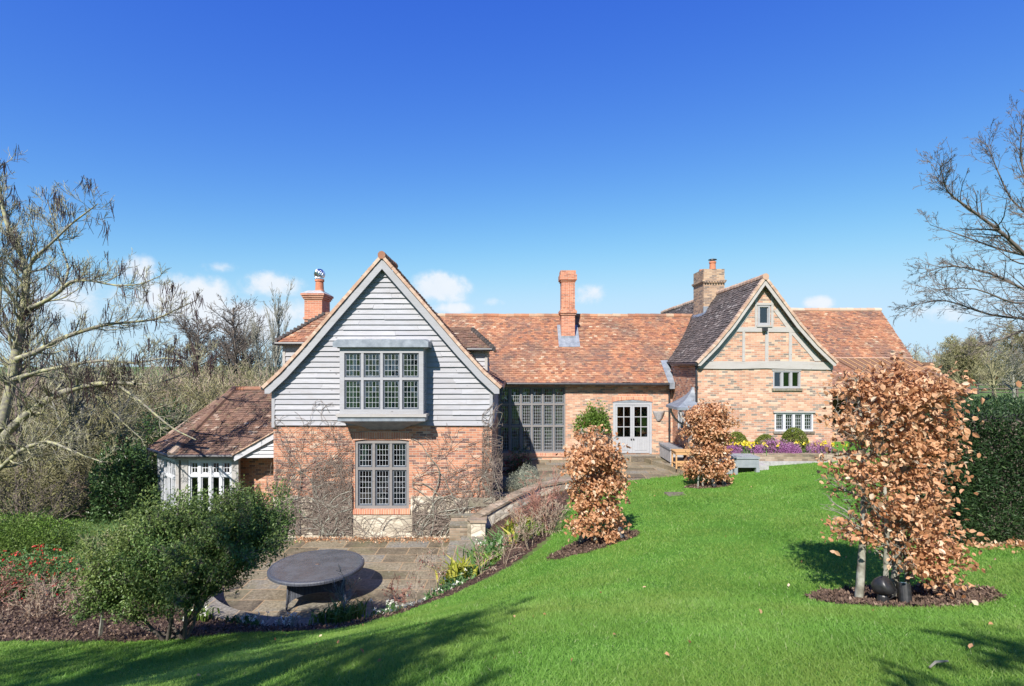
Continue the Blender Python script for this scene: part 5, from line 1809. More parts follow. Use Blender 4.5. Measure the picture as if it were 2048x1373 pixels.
# ------------------------------------------------------------------ garden room on the left
def build_garden_room():
    r = thing('garden_room', 'low glazed garden room with brown hipped tile roof beside the weatherboarded gable', 'garden room', (-11, 20, 0))
    A = np.array((-12.0, 19.0, 2.3))
    Bp = np.array((-9.78, 19.0, 2.3))
    C = np.array((-13.75, 20.5, 2.3))
    D = np.array((-13.75, 23.6, 2.3))
    R1 = np.array((-11.3, 22.0, 4.5))
    rf = MB()
    up = np.array((0, 3.0, 2.2))
    L = np.linalg.norm(up)
    tiles(rf, A, XA, up, [(0, 0), (2.22, 0), (2.22, 0.02), (4.6, 1.6), (4.6, L), (0.7, L)], seed=101, g=0.112, w=0.168)
    for P, Q, s in ((C, A, 103), (D, C, 105)):
        U = Q - P
        U[2] = 0
        n_ = np.linalg.norm(U)
        U = U / n_
        t = np.dot(R1 - P, U)
        foot = P + U * t
        v = R1 - foot
        tiles(rf, P, U, v, [(0, 0), (n_, 0), (t, np.linalg.norm(v))], seed=s, g=0.112, w=0.168)
    rf.poly([(-11.3, 22, 4.5), (-7.5, 22, 4.5), (-7.5, 25, 2.3), (-13.75, 23.6, 2.3)], 0.3)
    rf.build('roof', M['tile_brown'], r)
    hp = MB()
    ridge(hp, A + (0, 0, 0.0), R1, 0.15, 0.42, 8)
    ridge(hp, C, R1, 0.09, 0.42, 9)
    hp.build('hip_tiles', M['tile_brown'], r)
    ridge(MB(), R1, (-7.6, 22, 4.5), 0.1, 0.36, 10).build('ridge_tiles', M['tile_main'], r)
    gt = MB().tube([Bp + (0, -0.06, -0.03), A + (-0.02, -0.06, -0.03), C + (-0.05, -0.03, -0.03)], 0.06, 8)
    gt.tube([A + (0.02, 0.06, -0.05), A + (0.05, 0.28, -0.2), A + (0.05, 0.28, -2.3)], 0.04, 8)
    gt.build('gutter', M['iron'], r)
    # eaves beam and glazed walls
    MB().box(-11.96, -9.72, 19.2, 19.4, 2.08, 2.24).build('eaves_beam', M['oak'], r)
    f = window(r, (-11.55, 19.3, 0.0), XA, FRONT, 1.55, 2.07, 4, [0.74, 0.26], [(1, 1), (2, 2)], frame=0.06, mull=0.1, recess=0.0, fm='white', room=2.4, re_=0.0, casement='white', cas=0.035, came=0.02)
    MB().box(-11.98, -11.86, 19.22, 19.36, 0, 2.07).build('post', M['oak'], r)
    MB().box(-11.8, -11.56, 19.24, 19.36, 0, 2.07).build('post', M['oak'], r)
    MB().box(-9.98, -9.74, 19.22, 19.36, 0, 2.07).build('post', M['oak'], r)
    U = nrm(np.array((-12.0 + 13.6, 19.35 - 20.75, 0)))
    N = np.array((U[1], -U[0], 0))
    window(r, (-13.6, 20.75, 0.0), U, N, 2.05, 2.07, 5, [0.68, 0.32], [(1, 1), (1, 2)], frame=0.09, mull=0.09, recess=0.0, fm='white', room=1.2, casement='white', cas=0.03, came=0.02)
    MB().obox((-13.62, 20.8, 2.07), U, ZA, N, 0, 2.15, 0, 0.17, -0.05, 0.08).build('eaves_beam', M['oak'], r)
    sw = MB().poly([(-13.6, 20.75, 0), (-13.6, 23.5, 0), (-13.6, 23.5, 2.3), (-13.6, 20.75, 2.3)])
    sw.build('side_wall', M['board'], r)
    # boarded half gable and the recessed brick wall under it
    wb = MB()
    rows = [(z, z + 0.145) for z in np.arange(2.2, 3.5, 0.137)]
    boards(wb, (-9.7, 19.1, 0), XA, FRONT, rows, lambda z: (min(2.1, max(0.0, (z - 2.2) / 0.555 - 0.06)), 2.12), 14)
    wb.poly([(-9.7, 19.1, 2.2), (-7.6, 19.1, 2.2), (-7.6, 19.1, 3.42)])
    wb.poly([(-9.7, 19.1, 2.2), (-7.6, 19.1, 2.2), (-7.6, 19.85, 2.2), (-9.7, 19.85, 2.2)])
    wb.build('boarded_gable', M['whiteboard'], r)
    p, q = np.array((-9.84, 2.27)), np.array((-7.56, 3.55))
    d = nrm(q - p)
    n2 = np.array((-d[1], d[0]))
    bq = [p, q, q - n2 * 0.2, p - n2 * 0.2]
    MB().prism([tuple(k) for k in bq], lambda a, b, y: (a, y, b), 18.96, 19.01).build('bargeboard', M['whiteboard'], r)
    vt = MB()
    rng = np.random.default_rng(4)
    Lv = np.linalg.norm(q - p)
    for i in range(int(Lv / 0.11)):
        a, b = p + d * 0.11 * i, p + d * (0.11 * i + 0.12)
        vt.prism([tuple(a + n2 * 0.005), tuple(b + n2 * 0.005), tuple(b + n2 * 0.05), tuple(a + n2 * 0.03)], lambda u, v, y: (u, y, v), 18.9 + rng.normal(0, 0.006), 19.5, rng.uniform())
    vt.build('verge_tiles', M['verge'], r)
    MB().poly([(-10.4, 19.9, -0.1), (-7.58, 19.9, -0.1), (-7.58, 19.9, 3.0), (-10.4, 19.9, 2.2)]).build('rear_brick_wall', M['brick'], r)


build_garden_room()

# ------------------------------------------------------------------ grass, chips, fallen leaves
def build_grass():
    rng = np.random.default_rng(5)
    n = 800000
    y = 2.4 * (20.5 / 2.4) ** rng.uniform(0, 1, n)
    x = rng.uniform(-1, 1, n) * (y * 1.0 + 0.8)
    ok = region(x, y) == 0
    x, y = x[ok], y[ok]
    z = h_raw(x, y)
    L = 0.021 + 0.0013 * y
    W = 0.0030 + 0.0010 * y
    t = 0.42 + 0.17 * np.sin(x * 1.1 + 0.6 * y + np.sin(y)) * np.sin(y * 0.9 - x * 0.4) + 0.13 * np.sin(x * 2.7 - y * 1.9 + 2 * np.sin(x)) * np.sin(y * 2.2 + x) + 0.08 * np.sin(x * 4.3) * np.sin(y * 3.1 + x) + rng.normal(0, 0.16, len(x))
    t = np.where(rng.uniform(0, 1, len(x)) > 0.988, 1.0, np.clip(t, 0, 0.93))
    # tufts stand a little taller in drifts
    L = L * (1 + 0.35 * np.sin(x * 2.3 + 1.2 * np.sin(y * 1.7)) * np.sin(y * 2.9))
    mb = MB()
    blades(mb, np.stack([x, y, z - 0.004], 1), rng, L, W, lean=0.9, t=t)
    tag(mb.build('lawn_grass', M['blade'], base=(0, 0, 0), uv=False), 'short bright green mown grass of the sloping lawn', 'grass', kind='stuff')


def chips(n, xr, yr, rng, size, keep=1):
    x, y = rng.uniform(*xr, n), rng.uniform(*yr, n)
    ok = region(x, y) == keep
    x, y = x[ok], y[ok]
    return np.stack([x, y, h_all(x, y) + 0.012], 1)


def build_mulch():
    rng = np.random.default_rng(6)
    mb = MB()
    for (n, xr, yr, s) in ((15000, (3.2, 5.5), (5.2, 6.8), 0.045), (6000, (0.5, 3.0), (10.6, 12.4), 0.05), (1500, (5.5, 7.4), (17.1, 18.4), 0.06), (32000, (-14, -2), (7.8, 13.9), 0.055),
                           (15000, (-3, 2.4), (9.6, 19.3), 0.055), (2500, (-18, -13), (20, 23.5), 0.12)):
        P = chips(n, xr, yr, rng, s)
        leaves(mb, P, rng, s, aspect=0.5, fold=0.2, up=1.2, t=rng.beta(1.5, 2.6, len(P)))
    tag(mb.build('bark_chippings', M['chip'], base=(0, 0, 0), uv=False), 'dark brown bark chippings covering the planting beds', 'mulch', kind='stuff')
    mb = MB()
    n = 70
    y = 3.0 * 6 ** rng.uniform(0, 1, n)
    x = rng.uniform(-0.6, 1.0, n) * y
    ok = region(x, y) == 0
    x, y = x[ok], y[ok]
    leaves(mb, np.stack([x, y, h_raw(x, y) + 0.03], 1), rng, 0.04, 0.6, 0.5, up=1.5, shape='oval')
    tag(mb.build('fallen_leaves', M['beechleaf'], base=(0, 0, 0), uv=False), 'dry brown leaves scattered over the lawn', 'leaves', kind='stuff')


build_grass()
build_mulch()


def ground(x, y):
    return hz(x, y)


# ------------------------------------------------------------------ copper leaved columns on the lawn
def beech(label, x, y, wid, dep, hgt, stems, nclump, per, lsize, seed, lean=0.0, bare_left=0.0, z0=None, bottom=0.12):
    rng = np.random.default_rng(seed)
    z = ground(x, y) if z0 is None else z0
    root = thing('copper_beech', label, 'tree', (x, y, z), 'copper beeches clipped into columns on the lawn')
    polys_t, polys_b = [], []
    S = dict(seg=[9, 6, 4, 3], wig=[0.06, 0.16, 0.2, 0.22], trop=[0.22, 0.06, 0.04, 0.0], kids=[17, 5, 3], ang=[55, 45, 45], len=[0.25, 0.55, 0.55], minr=max(0.0022, 0.00035 * y), tip=0.25, thin=0.4)
    S['from'] = [0.14, 0.2, 0.2]
    for i in range(stems):
        f = (i + 0.5) / stems - 0.5
        p = np.array((x + f * wid * 0.78, y + rng.uniform(-0.3, 0.3) * dep, z - 0.05))
        out = []
        grow(out, rng, p, np.array((rng.normal(0, 0.05) - f * 0.02, rng.normal(0, 0.04), 1.0)), hgt * rng.uniform(0.86, 1.02), 0.042 * rng.uniform(0.8, 1.15), 0, S)
        polys_t += [q for q in out if q[2] == 0]
        polys_b += [q for q in out if q[2] > 0]

    def clip(q):
        m = q[0].mean(0)
        return abs(m[0] - x) < wid * 0.6 and abs(m[1] - y) < dep * 0.75
    polys_b = [q for q in polys_b if clip(q)]
    wood(MB(), polys_t).build('trunk', M['bark_grey'], root, uv=False, smooth=True)
    wood(MB(), polys_b).build('branches', M['bark_grey'], root, uv=False)
    # leaves hang in clumps through the column
    C = []
    while len(C) < nclump:
        a = rng.uniform(-1, 1, 3)
        h = rng.uniform(bottom - (0.1 if bare_left > 0.6 and a[0] > 0.35 else 0), 1.0)
        if bare_left and a[0] < -0.25 and rng.uniform() < bare_left * (1.15 - h):
            continue
        rr = abs(a[0]) ** 2.6 + abs(a[1]) ** 2.6
        top = 1.0 if h < 0.86 else math.sqrt(max(0.0, 1 - ((h - 0.86) / 0.15) ** 2))
        if rr > top or (rr < 0.2 and rng.uniform() < 0.55):
            continue
        if bare_left and ((-0.5 < a[0] < -0.1 and 0.2 < h < 0.66 and rng.uniform() < 0.85) or (0.15 < a[0] < 0.32 and h < 0.5 and rng.uniform() < 0.7) or (a[0] > 0.3 and h > 0.93) or (a[0] < -0.1 and h > 0.9 and rng.uniform() < 0.8)):
            continue
        C.append((x + a[0] * wid / 2 * (0.9 + 0.14 * math.sin(h * 11 + seed)) + lean * h, y + a[1] * dep / 2, z + h * hgt))
    C = np.array(C)
    P = (C[:, None, :] + rng.normal(0, 1, (len(C), per, 3)) * np.array((0.115, 0.115, 0.075)) * (0.75 + 0.5 * rng.uniform(0, 1, (len(C), 1, 1)))).reshape(-1, 3)
    Pb = along(polys_b, rng, 5.0 * per / 40, 0.03, levels=(2, 3))
    if bare_left and len(Pb):
        Pb = Pb[(Pb[:, 0] > x - wid * 0.1) | (rng.uniform(0, 1, len(Pb)) > bare_left)]
    P = np.concatenate([P, Pb])
    P = P[P[:, 2] > z + bottom * hgt * np.where(P[:, 0] > x + 0.2 * wid, 0.25, 0.6)]
    mb = MB()
    t = np.clip(rng.beta(2, 1.8, len(P)) + rng.normal(0, 0.05, len(P)), 0, 1)
    leaves(mb, P, rng, lsize, aspect=0.66, fold=0.4, up=0.3, axis=(0.25, -0.25, -0.55), axis_w=0.9, t=t, shape='oval')
    mb.build('foliage', M['beechleaf'], root, uv=False)
    return root


beech('nearest and largest copper leaved beech, with black spotlights in the bark at its foot', 4.19, 6.0, 1.12, 0.85, 2.62, 4, 145, 56, 0.06, 6, lean=0.05, bare_left=0.75, bottom=0.2)
beech('copper leaved beech halfway down the lawn beside the spring border, two pale stems showing', 1.78, 11.45, 1.15, 0.9, 2.34, 3, 78, 56, 0.085, 14, bottom=0.1, bare_left=0.45)
beech('farthest copper leaved beech, in front of the lead porch hood and grey box', 6.45, 17.75, 1.4, 1.0, 2.62, 4, 100, 70, 0.09, 25, bottom=0.08)


# ------------------------------------------------------------------ evergreen bush by the patio
def build_bush():
    rng = np.random.default_rng(31)
    x, y = -5.18, 8.3
    z = ground(x, y)
    root = thing('evergreen_bush', 'wide multi stemmed evergreen bush leaning over the round patio', 'bush', (x, y, z))
    S = dict(seg=[6, 5, 5, 4], wig=[0.13, 0.15, 0.14, 0.15], trop=[0.05, 0.05, 0.05, 0.03], kids=[11, 9, 7], ang=[46, 42, 38], len=[0.55, 0.55, 0.6], minr=0.003, tip=0.3, thin=0.55)
    S['from'] = [0.3, 0.15, 0.15]
    out = []
    for i, (dx, dy, dz, L) in enumerate(((-0.85, 0.1, 0.8, 2.0), (-0.45, 0.3, 1.0, 2.2), (0.05, -0.1, 1.0, 2.2), (0.5, 0.25, 0.95, 2.3), (0.82, 0.2, 1.0, 2.75), (-0.75, -0.3, 0.6, 1.8), (0.35, -0.4, 0.9, 1.9), (1.05, 0.2, 1.05, 2.95), (-0.2, 0.7, 0.9, 2.1), (-1.0, 0.1, 0.55, 1.7), (0.95, -0.05, 1.1, 2.7))):
        p = np.array((x + 0.14 * math.cos(i * 2.1), y + 0.1 * math.sin(i * 2.1), z - 0.05))
        grow(out, rng, p, (dx * 0.8, dy * 0.7, dz), L * 0.78, 0.032, 0, S)
    wood(MB(), [q for q in out if q[2] == 0]).build('trunk', M['bark_dark'], root, uv=False, smooth=True)
    out = [q for q in out if q[2] < 1 or q[0][-1][2] > z + 0.45 + 0.62 * max(q[0][-1][0] - x - 0.3, 0)]
    wood(MB(), [q for q in out if q[2] > 0]).build('branches', M['bark_dark'], root, uv=False)
    P = [along(out, rng, 70, 0.06, levels=(1, 2, 3))]
    for cx_, cy_, cz_, rx, ry, rz, n in ((-0.95, 0.0, 1.2, 0.85, 0.6, 0.62, 9000), (-0.1, 0.05, 1.6, 0.95, 0.7, 0.78, 13000), (0.8, 0.15, 1.72, 0.9, 0.6, 0.6, 9000),
                                         (-0.35, -0.15, 0.85, 0.95, 0.5, 0.45, 7500), (1.3, 0.2, 1.62, 0.62, 0.5, 0.42, 4500), (0.3, -0.3, 1.2, 0.7, 0.5, 0.45, 5000)):
        A = nrm(rng.normal(0, 1, (n, 3)))
        r = rng.uniform(0, 1, (n, 1)) ** 0.4
        Q = A * r * np.array((rx, ry, rz)) * (1 + 0.12 * np.sin(7 * A[:, :1] + 5 * A[:, 2:]))
        f = np.sin(Q[:, 0] * 9 + cx_ * 7) * np.sin(Q[:, 1] * 8 + 1) * np.sin(Q[:, 2] * 10 + cz_) + rng.normal(0, 0.22, n)
        P.append((Q * (0.88, 1, 1) + np.array((x + cx_ * 0.86, y + cy_, z + cz_ * 0.97)))[f > -0.12])
    P = np.concatenate(P)
    P = P[(P[:, 2] > z + 0.46 + 0.1 * np.sin(P[:, 0] * 5) + 0.55 * np.maximum(P[:, 0] - x - 0.3, 0)) & (P[:, 2] < z + 2.5)]
    # outer sprays
    mb = MB()
    leaves(mb, P, rng, 0.046, aspect=0.5, fold=0.3, up=0.5, axis=(0.25, 0.0, 0.6), t=np.clip(rng.beta(2, 2, len(P)), 0, 1))
    mb.build('foliage', M['bushleaf'], root, uv=False)


build_bush()


# ------------------------------------------------------------------ yew hedge
def build_hedge():
    rng = np.random.default_rng(41)
    a, b = np.array((7.25, 8.75)), np.array((14.5, 7.6))
    z0, h, dep = 2.35, 2.42, 1.9
    d = nrm(b - a)
    nn = np.array((-d[1], d[0]))
    L = np.linalg.norm(b - a)
    hd = thing('yew_hedge', 'tall dark green clipped yew hedge at the right edge of the lawn', 'hedge', (10, 9, 2.5))
    core = MB()
    f2 = lambda u, v, zz: (a[0] + d[0] * u + nn[0] * v, a[1] + d[1] * u + nn[1] * v, zz)
    P = [f2(u, v, zz) for zz in (z0 - 0.6, z0 + h - 0.2) for v in (0.2, dep - 0.2) for u in (0.2, L)]
    core.add(P, [(0, 2, 3, 1), (4, 5, 7, 6), (0, 1, 5, 4), (2, 6, 7, 3), (0, 4, 6, 2), (1, 3, 7, 5)], 0.0)
    core.build('branches', M['bark_dark'], hd, uv=False)
    n = 90000
    face = rng.choice(3, n, p=[0.62, 0.14, 0.24])
    u, v, w = rng.uniform(0, L, n) ** 1.0, rng.uniform(0, dep, n), rng.uniform(0, 1, n)
    u = np.where(face == 0, L * rng.uniform(0, 1, n) ** 1.3, u)
    bulge = 0.1 * np.sin(u * 2.3 + 1.0) * np.sin(w * 5.1 + u) + 0.06 * np.sin(u * 6.1) * np.sin(w * 11 + 2 * u) + 0.03 * np.sin(v * 9)
    dp = -np.abs(rng.normal(0, 0.07, n)) + bulge
    uu = np.where(face == 1, 0.0 - dp, u)
    vv = np.where(face == 0, 0.0 - dp, v)
    zz = np.where(face == 2, z0 + h + dp, z0 - 0.15 + w * h)
    # rounded shoulder
    sh = np.clip((zz - (z0 + h - 0.35)) / 0.35, 0, 1)
    vv = np.where(face == 0, vv + 0.18 * sh ** 2, vv)
    uu = np.where(face == 1, uu + 0.18 * sh ** 2, uu)
    X = a[0] + d[0] * uu + nn[0] * vv
    Y = a[1] + d[1] * uu + nn[1] * vv
    Pp = np.stack([X, Y, zz], 1) + rng.normal(0, 0.015, (n, 3))
    out = np.where((face == 0)[:, None], np.array((-nn[0], -nn[1], 0.5)), np.where((face == 1)[:, None], np.array((-d[0], -d[1], 0.5)), np.array((0, 0, 1.0))))
    mb = MB()
    leaves(mb, Pp, rng, 0.07, aspect=0.3, fold=0.3, axis=out, axis_w=1.3, t=np.clip(rng.beta(1.6, 2.2, n) + bulge * 1.2, 0, 1))
    mb.build('foliage', M['yew'], hd, uv=False)
    mb = MB()
    n = 1500
    u = rng.uniform(0, L, n)
    v = -np.abs(rng.normal(0.1, 0.25, n))
    X, Y = a[0] + d[0] * u + nn[0] * v, a[1] + d[1] * u + nn[1] * v
    leaves(mb, np.stack([X, Y, h_raw(X, Y) + 0.03], 1), rng, 0.08, 0.6, 0.4, up=1.0)
    tag(mb.build('fallen_leaf_litter', M['beechleaf'], base=(0, 0, 0), uv=False), 'brown leaf litter along the foot of the dark hedge', 'leaves', kind='stuff')


build_hedge()


# ------------------------------------------------------------------ big trees
def limb(px, y, dy=0.0, r0=0.1, r1=0.03, sub=3):
    """A main limb through bearings at a distance; the depth drifts by dy along it."""
    P = np.array([at(u, v, y + dy * i / max(1, len(px) - 1)) for i, (u, v) in enumerate(px)])
    t = np.linspace(0, len(P) - 1, (len(P) - 1) * sub + 1)
    Q = np.stack([np.interp(t, np.arange(len(P)), P[:, k]) for k in range(3)], 1)
    Q[1:-1] = 0.25 * Q[:-2] + 0.5 * Q[1:-1] + 0.25 * Q[2:]
    return Q, np.linspace(r0, r1, len(Q))


def build_catalpa():
    rng = np.random.default_rng(52)
    y = 18.0
    b = at(-55, 1130, y)
    root = thing('catalpa_tree', 'spreading bare tree with lichened limbs and long hanging seed pods beside the garden room', 'tree', (b[0], b[1], ground(b[0], b[1])))
    main = [limb([(-62, 1165), (-50, 1060), (-25, 960), (0, 862), (22, 775), (34, 692), (44, 628), (56, 560), (46, 515), (20, 470), (2, 400), (-10, 330)], y, 0.6, 0.24, 0.05),
            limb([(-50, 1060), (-20, 930), (10, 868), (60, 822), (110, 790), (165, 772), (225, 765), (270, 768)], y - 0.1, -1.2, 0.19, 0.06),
            limb([(225, 765), (265, 790), (300, 820), (345, 858), (392, 880)], y - 1.1, -0.6, 0.06, 0.02),
            limb([(165, 775), (205, 800), (235, 835), (285, 880)], y - 0.9, 0.5, 0.07, 0.02),
            limb([(225, 765), (300, 770), (340, 760), (385, 738), (425, 700)], y - 1.1, 1.5, 0.05, 0.015),
            limb([(30, 720), (72, 705), (115, 680), (160, 664), (215, 648), (262, 645), (310, 640), (352, 620), (395, 600)], y, 2.0, 0.12, 0.016),
            limb([(48, 620), (86, 606), (118, 585), (140, 563), (176, 560), (230, 572), (280, 570), (322, 552)], y + 0.3, -1.4, 0.09, 0.014),
            limb([(56, 560), (62, 520), (100, 490), (140, 450), (180, 420), (196, 408)], y + 0.4, -0.8, 0.07, 0.014),
            limb([(120, 585), (140, 540), (124, 500), (110, 455), (95, 400)], y + 0.2, 1.2, 0.05, 0.012),
            limb([(25, 760), (70, 745), (120, 735), (200, 720), (270, 728), (330, 715), (372, 722)], y, -1.5, 0.09, 0.014),
            limb([(0, 862), (-40, 760), (-70, 650), (-60, 520), (-80, 400)], y, 1.5, 0.17, 0.03),
            limb([(-40, 760), (-10, 660), (4, 580), (-8, 500), (8, 420)], y + 0.5, 1.4, 0.08, 0.015),
            limb([(-25, 960), (40, 900), (95, 880), (150, 905), (205, 925)], y, -2.2, 0.1, 0.016),
            limb([(44, 628), (20, 590), (-20, 540), (-30, 450), (-12, 375)], y + 0.4, -1.5, 0.07, 0.014)]
    main = [(q, r * 0.85) for q, r in main]
    tr = MB()
    wood(tr, [(p, r, 0) for p, r in main])
    tr.build('trunk', M['bark_moss'], root, uv=False, smooth=True)
    S = dict(seg=[1, 6, 5, 4], wig=[0, 0.15, 0.16, 0.16], trop=[0, 0.12, 0.1, 0.06], kids=[0, 6, 5], ang=[48, 40, 36], len=[0.4, 0.6, 0.65], minr=0.0052, tip=0.25, thin=0.42)
    S['from'] = [0.1, 0.15, 0.15]
    out = []
    for i, (p, r) in enumerate(main):
        L = np.linalg.norm(np.diff(p, axis=0), axis=1).sum()
        T = dict(S)
        T['kids'] = [int(4.3 * L), 7, 4]
        f0 = 0.35 if i in (0, 1, 10) else 0.08
        T['from'] = [f0, 0.12, 0.12]
        tmp = []
        kids_of(tmp, rng, p, r, min(3.5, L * 0.85), 0, T)
        out += tmp
    wood(MB(), out).build('branches', M['bark_moss'], root, uv=False)
    # pods hang in bunches from the outer twigs
    tips = [q[0][-1] for q in out if q[2] == 2 and q[0][-1][2] > EYE - 0.9]
    rng.shuffle(tips)
    pods = []
    for p in tips[:330]:
        for k in range(rng.integers(3, 8)):
            s = p + rng.normal(0, 0.06, 3)
            L = rng.uniform(0.3, 0.62)
            bend = rng.normal(0, 0.07, 3)
            pods.append((np.array([s, s + (bend[0] * 0.4, bend[1] * 0.4, -L * 0.5), s + (bend[0] * 1.3, bend[1] * 1.3, -L)]), np.array((0.009, 0.011, 0.006)), 3))
    wood(MB(), pods).build('seed_pods', M['pod'], root, uv=False)['kind'] = 'stuff'


build_catalpa()


def build_right_tree():
    rng = np.random.default_rng(63)
    y = 9.0
    bx = at(2330, 0, y)[0]
    gz = ground(bx, y)
    root = thing('bare_tree', 'bare dark twigged tree reaching into the sky from the right edge above the hedge', 'tree', (bx, y, gz))
    main = [(np.array([(bx, y, gz - 0.2), (bx + 0.05, y, gz + 2), (bx - 0.02, y + 0.05, gz + 4), (bx, y + 0.1, gz + 7), (bx + 0.1, y, gz + 9)]), np.array((0.22, 0.19, 0.16, 0.09, 0.03))),
            limb([(2330, 760), (2200, 640), (2090, 550), (2010, 470), (1935, 415), (1893, 385), (1880, 330)], y, -0.8, 0.075, 0.008),
            limb([(2330, 740), (2180, 640), (2060, 585), (1980, 545), (1900, 530), (1840, 548)], y, 0.6, 0.06, 0.007),
            limb([(2330, 600), (2180, 500), (2080, 420), (2040, 330), (2044, 230)], y, -0.4, 0.06, 0.008),
            limb([(2330, 780), (2190, 690), (2080, 640), (1980, 632), (1890, 598), (1822, 612)], y, 1.0, 0.06, 0.007),
            limb([(2330, 790), (2190, 700), (2060, 655), (2000, 680), (1960, 690)], y, -0.9, 0.05, 0.007),
            limb([(2330, 660), (2200, 590), (2090, 520), (2000, 500), (1920, 470), (1860, 450)], y, 1.4, 0.06, 0.007),
            limb([(2330, 560), (2200, 430), (2110, 340), (2070, 240), (2080, 150)], y, 0.8, 0.06, 0.008),
            limb([(2330, 700), (2210, 620), (2110, 600), (2030, 610), (1950, 575), (1870, 580)], y, -1.3, 0.05, 0.007),
            limb([(2330, 640), (2180, 520), (2100, 470), (2020, 400), (1990, 330), (1975, 290)], y, 0.3, 0.05, 0.007)]
    main = [main[0]] + [(q, r * 0.62) for q, r in main[1:]]
    wood(MB(), [(p, r, 0) for p, r in main]).build('trunk', M['bark_dark'], root, uv=False, smooth=True)
    out = []
    S = dict(seg=[1, 6, 4, 3], wig=[0, 0.13, 0.15, 0.15], trop=[0, 0.03, 0.03, 0.02], kids=[0, 6, 3], ang=[36, 42, 46], len=[0.4, 0.5, 0.45], minr=0.0026, tip=0.3, thin=0.5)
    for p, r in main[1:]:
        L = np.linalg.norm(np.diff(p, axis=0), axis=1).sum()
        T = dict(S)
        T['kids'] = [int(8 * L), 6, 3]
        T['from'] = [0.3, 0.12, 0.12]
        kids_of(out, rng, p, r, min(1.7, L * 0.5), 0, T)
    wood(MB(), out).build('branches', M['bark_dark'], root, uv=False)


build_right_tree()


def bare_tree(name, label, x, y, H, r, S, seed, mat, group=None, leafmat=None, per=0, lsize=0.1, z=None, spread=1.0, single=False):
    rng = np.random.default_rng(seed)
    z = ground(x, y) if z is None else z
    root = thing(name, label, 'tree', (x, y, z), group)
    out = []
    grow(out, rng, np.array((x, y, z - 0.2)), (rng.normal(0, 0.04), rng.normal(0, 0.04), 1), H, r, 0, S)
    wood(MB(), [q for q in out if q[2] == 0]).build('trunk', M[mat], root, uv=False, smooth=True)
    wood(MB(), [q for q in out if q[2] > 0]).build('crown', M[mat], root, uv=False)
    if leafmat:
        mb = MB()
        leaves(mb, along(out, rng, per, lsize, levels=(len(S['seg']) - 1,)), rng, lsize, 0.5)
        mb.build('buds', M[leafmat], root, uv=False)
    return root


def spec(kids, ang, ln, minr, trop=(0, 0.06, 0.06, 0.04), wig=(0.05, 0.12, 0.15, 0.18), frm=(0.3, 0.15, 0.15), tip=0.25, seg=(7, 6, 4, 3)):
    d = dict(seg=list(seg), wig=list(wig), trop=list(trop), kids=list(kids), ang=list(ang), len=list(ln), minr=minr, tip=tip, thin=0.5)
    d['from'] = list(frm)
    return d


